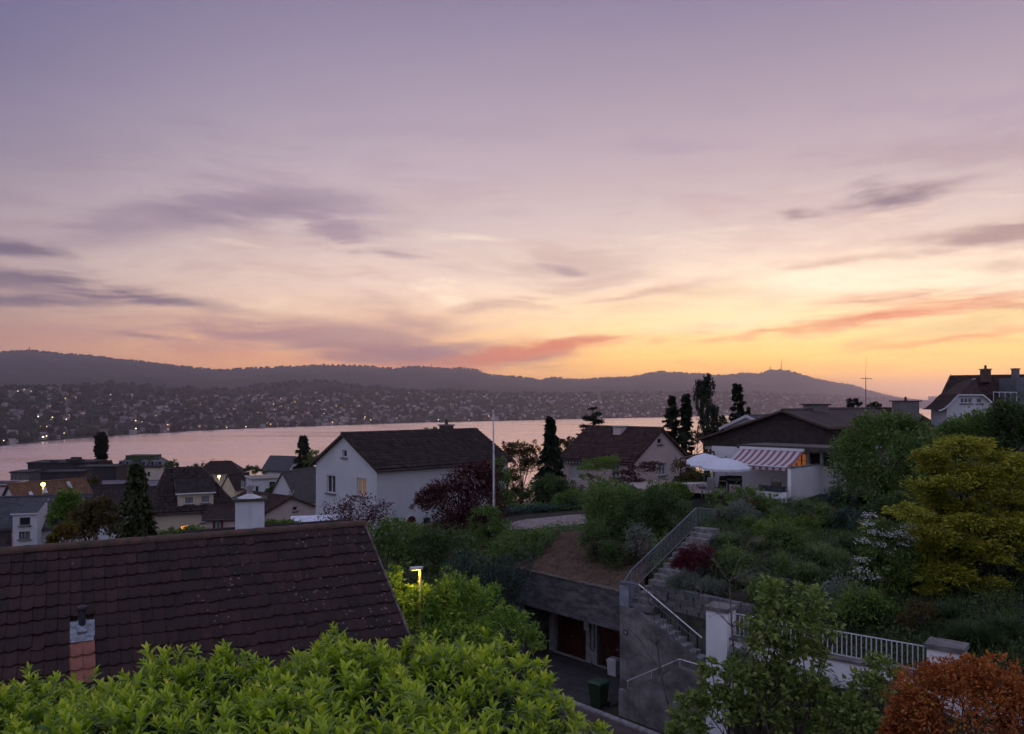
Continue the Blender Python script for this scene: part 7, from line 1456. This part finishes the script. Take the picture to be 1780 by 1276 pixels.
# blue-green juniper spreading over the wing wall of the garage
x, y = xyb(860, 36.5); jr = empty('juniper', (x, y, h1(x, y)), 'spreading blue-green juniper beside the garage wing wall', 'shrub'); pc = []; dd_ = []; mb = MB(); b0 = np.array((x, y, h1(x, y) + 0.1))
for k in range(46):
    e_ = P(rng.uniform(770, 925), rng.uniform(955, 1010), 36 + rng.uniform(-1.5, 1.0)); md = (b0 + e_) / 2 + (0, 0, 0.5); mb.tube([b0, md, e_], [0.04, 0.025, 0.006], 4, cap=False); n_ = 130; f = rng.random(n_) ** 0.55; q = b0 * ((1 - f) ** 2)[:, None] + md * (2 * f * (1 - f))[:, None] + e_ * (f ** 2)[:, None]; v = e_ - b0; v /= np.linalg.norm(v)
    pc.append(q + rng.normal(0, 0.13, q.shape) * (1, 1, 0.6)); dd_.append(v + rng.normal(0, 0.4, q.shape))
pc = np.concatenate(pc); link('crown', leaves('crown', pc, np.concatenate(dd_), rng.normal(0, 0.5, pc.shape) + (0, 0, 1), 0.20, 0.05, L_teal, origin=WL[jr.name]), jr, WL[jr.name]); mb.build('trunk', bark, jr)
# bare sapling in front of the stair
def twig(mb, p, d_, L, r_, depth, tips):
    q = [p]; dcur = d_ / np.linalg.norm(d_)
    for k in range(4): dcur = dcur + rng.normal(0, 0.10, 3); dcur /= np.linalg.norm(dcur); q.append(q[-1] + dcur * L / 4)
    mb.tube(q, np.linspace(r_, r_ * 0.45, 5), 5, cap=False); tips.append(q[-1])
    if depth > 0:
        for k in range(3 if depth > 1 else 4):
            i = int(rng.integers(1, 5)); nd = dcur + rng.normal(0, 0.55, 3); nd[2] += 0.25; twig(mb, q[i], nd, L * rng.uniform(0.45, 0.7), r_ * 0.5, depth - 1, tips)
for lab, pth, Y in (('leafless forked sapling in front of the concrete stair', [(1172, 1262), (1162, 1225), (1150, 1175), (1142, 1120), (1136, 1060)], 25.0), ('bare twiggy sapling before the white wall pillar', [(1272, 1240), (1278, 1160), (1272, 1090), (1268, 1010)], 21.5)):
    path = [P(a_, b_, Y) for a_, b_ in pth]; x, y = path[0][0], Y; z0 = h1(x, y); sp_ = empty('bare_sapling', (x, y, z0), lab, 'tree'); mb = MB(); tips = []
    mb.tube([(x, y, z0 - 0.1)] + path, np.linspace(0.06, 0.012, len(path) + 1), 6); tr_ = mb.build('trunk', bark_g, sp_); mb = MB()
    for k in range(13): i = int(rng.integers(1, len(path))); twig(mb, path[i], np.array((rng.normal(0, 0.8), rng.normal(0, 0.4), 0.7)), rng.uniform(0.5, 1.3), 0.013, 1, tips)
    if Y > 23: twig(mb, P(1154, 1178, Y), np.array((-0.75, 0, 1.0)), 1.9, 0.026, 1, tips)
    mb.build('branches', bark_g, sp_)
    c = np.repeat(np.array(tips), 2, 0) + rng.normal(0, 0.03, (len(tips) * 2, 3)); link('buds', leaves('buds', c, rnd_dir(len(c)), rnd_dir(len(c)), 0.05, 0.025, L_brn, origin=WL[sp_.name]), sp_, WL[sp_.name])['kind'] = 'stuff'
# grasses on the slope
for px, Y, H, sp, n, m_, lab in [
    (1512, 25.5, 1.15, 0.75, 900, G_dk, 'big dark arching grass clump behind the wall railing'), (1690, 23.3, 0.95, 0.8, 900, G_dk, 'broad dark grass clump below the yellow maple'), (1400, 29.5, 0.85, 0.6, 600, G_gr, 'green grass tussock in the middle of the slope'),
    (1455, 30, 0.95, 0.5, 520, G_gr, 'upright yellow-green grass tussock beside the flowering shrub'), (1420, 31.5, 0.8, 0.5, 420, G_gr, 'grass tussock behind the middle tussock'), (1300, 30, 0.5, 0.45, 380, G_pale, 'pale silvery tuft right of the crimson maple'),
    (1190, 30.3, 0.5, 0.45, 380, G_pale, 'pale spiky tuft between the lavender cushions'), (1232, 29.6, 0.55, 0.5, 480, G_pale, 'pale spiky tuft at the end of the stone wall'), (1330, 33.5, 0.7, 0.5, 420, G_pale, 'pale feathery grass above the crimson maple'),
    (1265, 35, 0.75, 0.5, 480, G_gr, 'tall green grass beside the upper stone steps'), (1300, 37, 0.8, 0.5, 480, G_gr, 'soft green grass near the head of the steps'), (1355, 39, 0.9, 0.5, 480, G_gr, 'tall grass under the white wing wall'), (1430, 39.5, 0.9, 0.5, 480, G_gr, 'feathery tall grass below the round shrub'), (1395, 41, 0.9, 0.45, 420, G_gr, 'green grass plume against the wing wall'),
    (1345, 27.8, 0.5, 0.4, 300, G_pale, 'dry tuft above the white wall pillar'), (1640, 25, 0.6, 0.5, 380, G_dk, 'dark tuft at the maple foot'), (1750, 23.5, 0.8, 0.6, 480, G_dk, 'dark grass clump at the foot of the white-walled corner')]:
    tuft(lab, xyb(px, Y), H, sp, n, m_, wd=0.010 if Y > 28 else 0.008, rad=0.25, group='grass clumps on the slope')
# cushions and tufts filling the planted slope
k = 0
while k < 44:
    px, Y = rng.uniform(1240, 1760), rng.uniform(24.5, 43); x, y = xyb(px, Y); sx = (x - S0[0]) * 0.644 + (y - S0[1]) * 0.765; sy = (x - S0[0]) * 0.765 - (y - S0[1]) * 0.644
    if (-0.5 < sx < 6.6 and -0.6 < sy < 1.9) or (y > 41 and px < 1400): continue
    k += 1; z = h1(x, y); r_ = rng.uniform(0.5, 1.2); m_ = (L_mid, L_dark, L_teal, L_sil, L_brn, L_mid, L_br)[k % 7]
    broad('cushion_shrub', 'low rounded %s cushion shrub among the grasses of the planted slope' % ('mid green', 'dark green', 'blue-green', 'silvery', 'brownish', 'mid green', 'bright green')[k % 7], 'shrub', (x, y, z), [(x, y, z + r_ * 0.5, r_ * 0.8, r_ * 0.8, r_ * 0.7), (x + r_ * 0.6, y, z + r_ * 0.3, r_ * 0.6, r_ * 0.6, r_ * 0.45)], 2400, 0.10, 0.05, m_, group='cushion shrubs on the slope', r0=0.02, nl=6, per=16)
k = 0
while k < 26:
    px, Y = rng.uniform(1240, 1760), rng.uniform(24, 44); x, y = xyb(px, Y); sx = (x - S0[0]) * 0.644 + (y - S0[1]) * 0.765; sy = (x - S0[0]) * 0.765 - (y - S0[1]) * 0.644
    if (-0.5 < sx < 6.6 and -0.5 < sy < 1.8) or (y > 41.5 and px < 1400): continue
    k += 1; tuft('small loose tuft of %s grass among the shrubs of the slope' % ('green', 'pale', 'dark')[k % 3], (x, y), rng.uniform(0.6, 1.1), rng.uniform(0.35, 0.6), 340, (G_gr, G_pale, G_dk)[k % 3], 0.011, 0.2, 'small grass tufts on the slope')
# ground cover over slope and gardens
def scatter(name, label, pxr, Yr, n, m_, L, W, hmax, kind='stuff', keep=None):
    Y = rng.uniform(*Yr, n); px = rng.uniform(*pxr, n); x = X(px, Y); s_, nn2 = g_inv(x, Y); k = (hr(x, Y) - h(x, Y) < 0.3) & ~((s_ > -9) & (s_ < np.interp(nn2, [-6.6, -4.0, -2.7, -2.1], [-3.6, -2.0, -1.3, -0.6])) & (nn2 > -6.8) & (nn2 < 0)) & ~((s_ > -9) & (s_ < 0) & (nn2 > -2.1) & (nn2 < 0)) & ~((s_ > -0.9) & (s_ < 5) & (nn2 > -2.4) & (nn2 < 0.6))
    sx = (x - S0[0]) * 0.644 + (Y - S0[1]) * 0.765; sy = (x - S0[0]) * 0.765 - (Y - S0[1]) * 0.644; k &= ~((sx > -0.5) & (sx < 6.15) & (sy > -0.1) & (sy < 1.35))
    if keep is not None: k &= keep(x, Y)
    x, Y = x[k], Y[k]; n = len(x); pat = 0.5 + 0.5 * np.sin(x * 1.7 + 3 * np.sin(Y * 0.9)) * np.sin(Y * 1.3 + x * 0.6); p = np.stack([x, Y, h(x, Y) + rng.random(n) * hmax * (0.3 + 0.9 * pat)], 1)
    d_ = rng.normal(0, 0.8, (n, 3)); d_[:, 2] += 0.6; nn_ = rng.normal(0, 0.5, (n, 3)); nn_[:, 2] += 1
    tag(link(name, leaves(name, p, d_, nn_, L * rng.uniform(0.6, 1.4, n), W, m_, tint=np.clip(rng.normal(0.3, 0.18, n) + 0.3 * pat, 0, 1))), label, 'plants', kind=kind)
notpath = lambda x, y: ~((x > -1.5) & (x < 4.6) & (y > 43.8) & (y < 48.9) & (y > 44.4 - 0 * x)) & ~((y > 44) & (x > 8) & (y < 51.5))
scatter('ground_cover', 'low leafy ground cover over the planted slope', (1150, 1900), (21.5, 46), 46000, L_dark, 0.12, 0.06, 0.34, keep=notpath)
scatter('slope_grass', 'thin grass blades over the planted slope', (1180, 1900), (22, 46), 34000, G_gr, 0.26, 0.014, 0.34, keep=notpath)
scatter('garden_cover', 'dark leafy ground cover round the white house garden', (560, 1160), (33, 60), 55000, L_mid, 0.14, 0.07, 0.45, keep=notpath)
scatter('street_bank_cover', 'dark ivy and leaves on the bank below the laurels', (620, 1900), (12, 24), 16000, L_dark, 0.12, 0.07, 0.30)
# low hedge of ground cover behind the path
hp = []; 
for k in range(5200):
    t_ = rng.random(); px = 868 + t_ * 150 + rng.normal(0, 3); Yc = 47.6 + t_ * 2.0 + rng.uniform(0, 1.8); x = X(px, Yc); hp.append((x, Yc, float(hr(x, Yc)[0]) + 0.05 + 0.32 * rng.random() ** 0.7))
hp = np.array(hp); d_ = rng.normal(0, 0.7, hp.shape); d_[:, 2] += 0.5; nn_ = rng.normal(0, 0.5, hp.shape); nn_[:, 2] += 1; o_ = (hp[:, 0].mean(), hp[:, 1].mean(), hp[:, 2].min())
tag(link('low_hedge', leaves('low_hedge', hp, d_, nn_, 0.12, 0.06, L_teal, origin=o_), None, o_), 'low creeping green hedge along the gravel path', 'hedge')
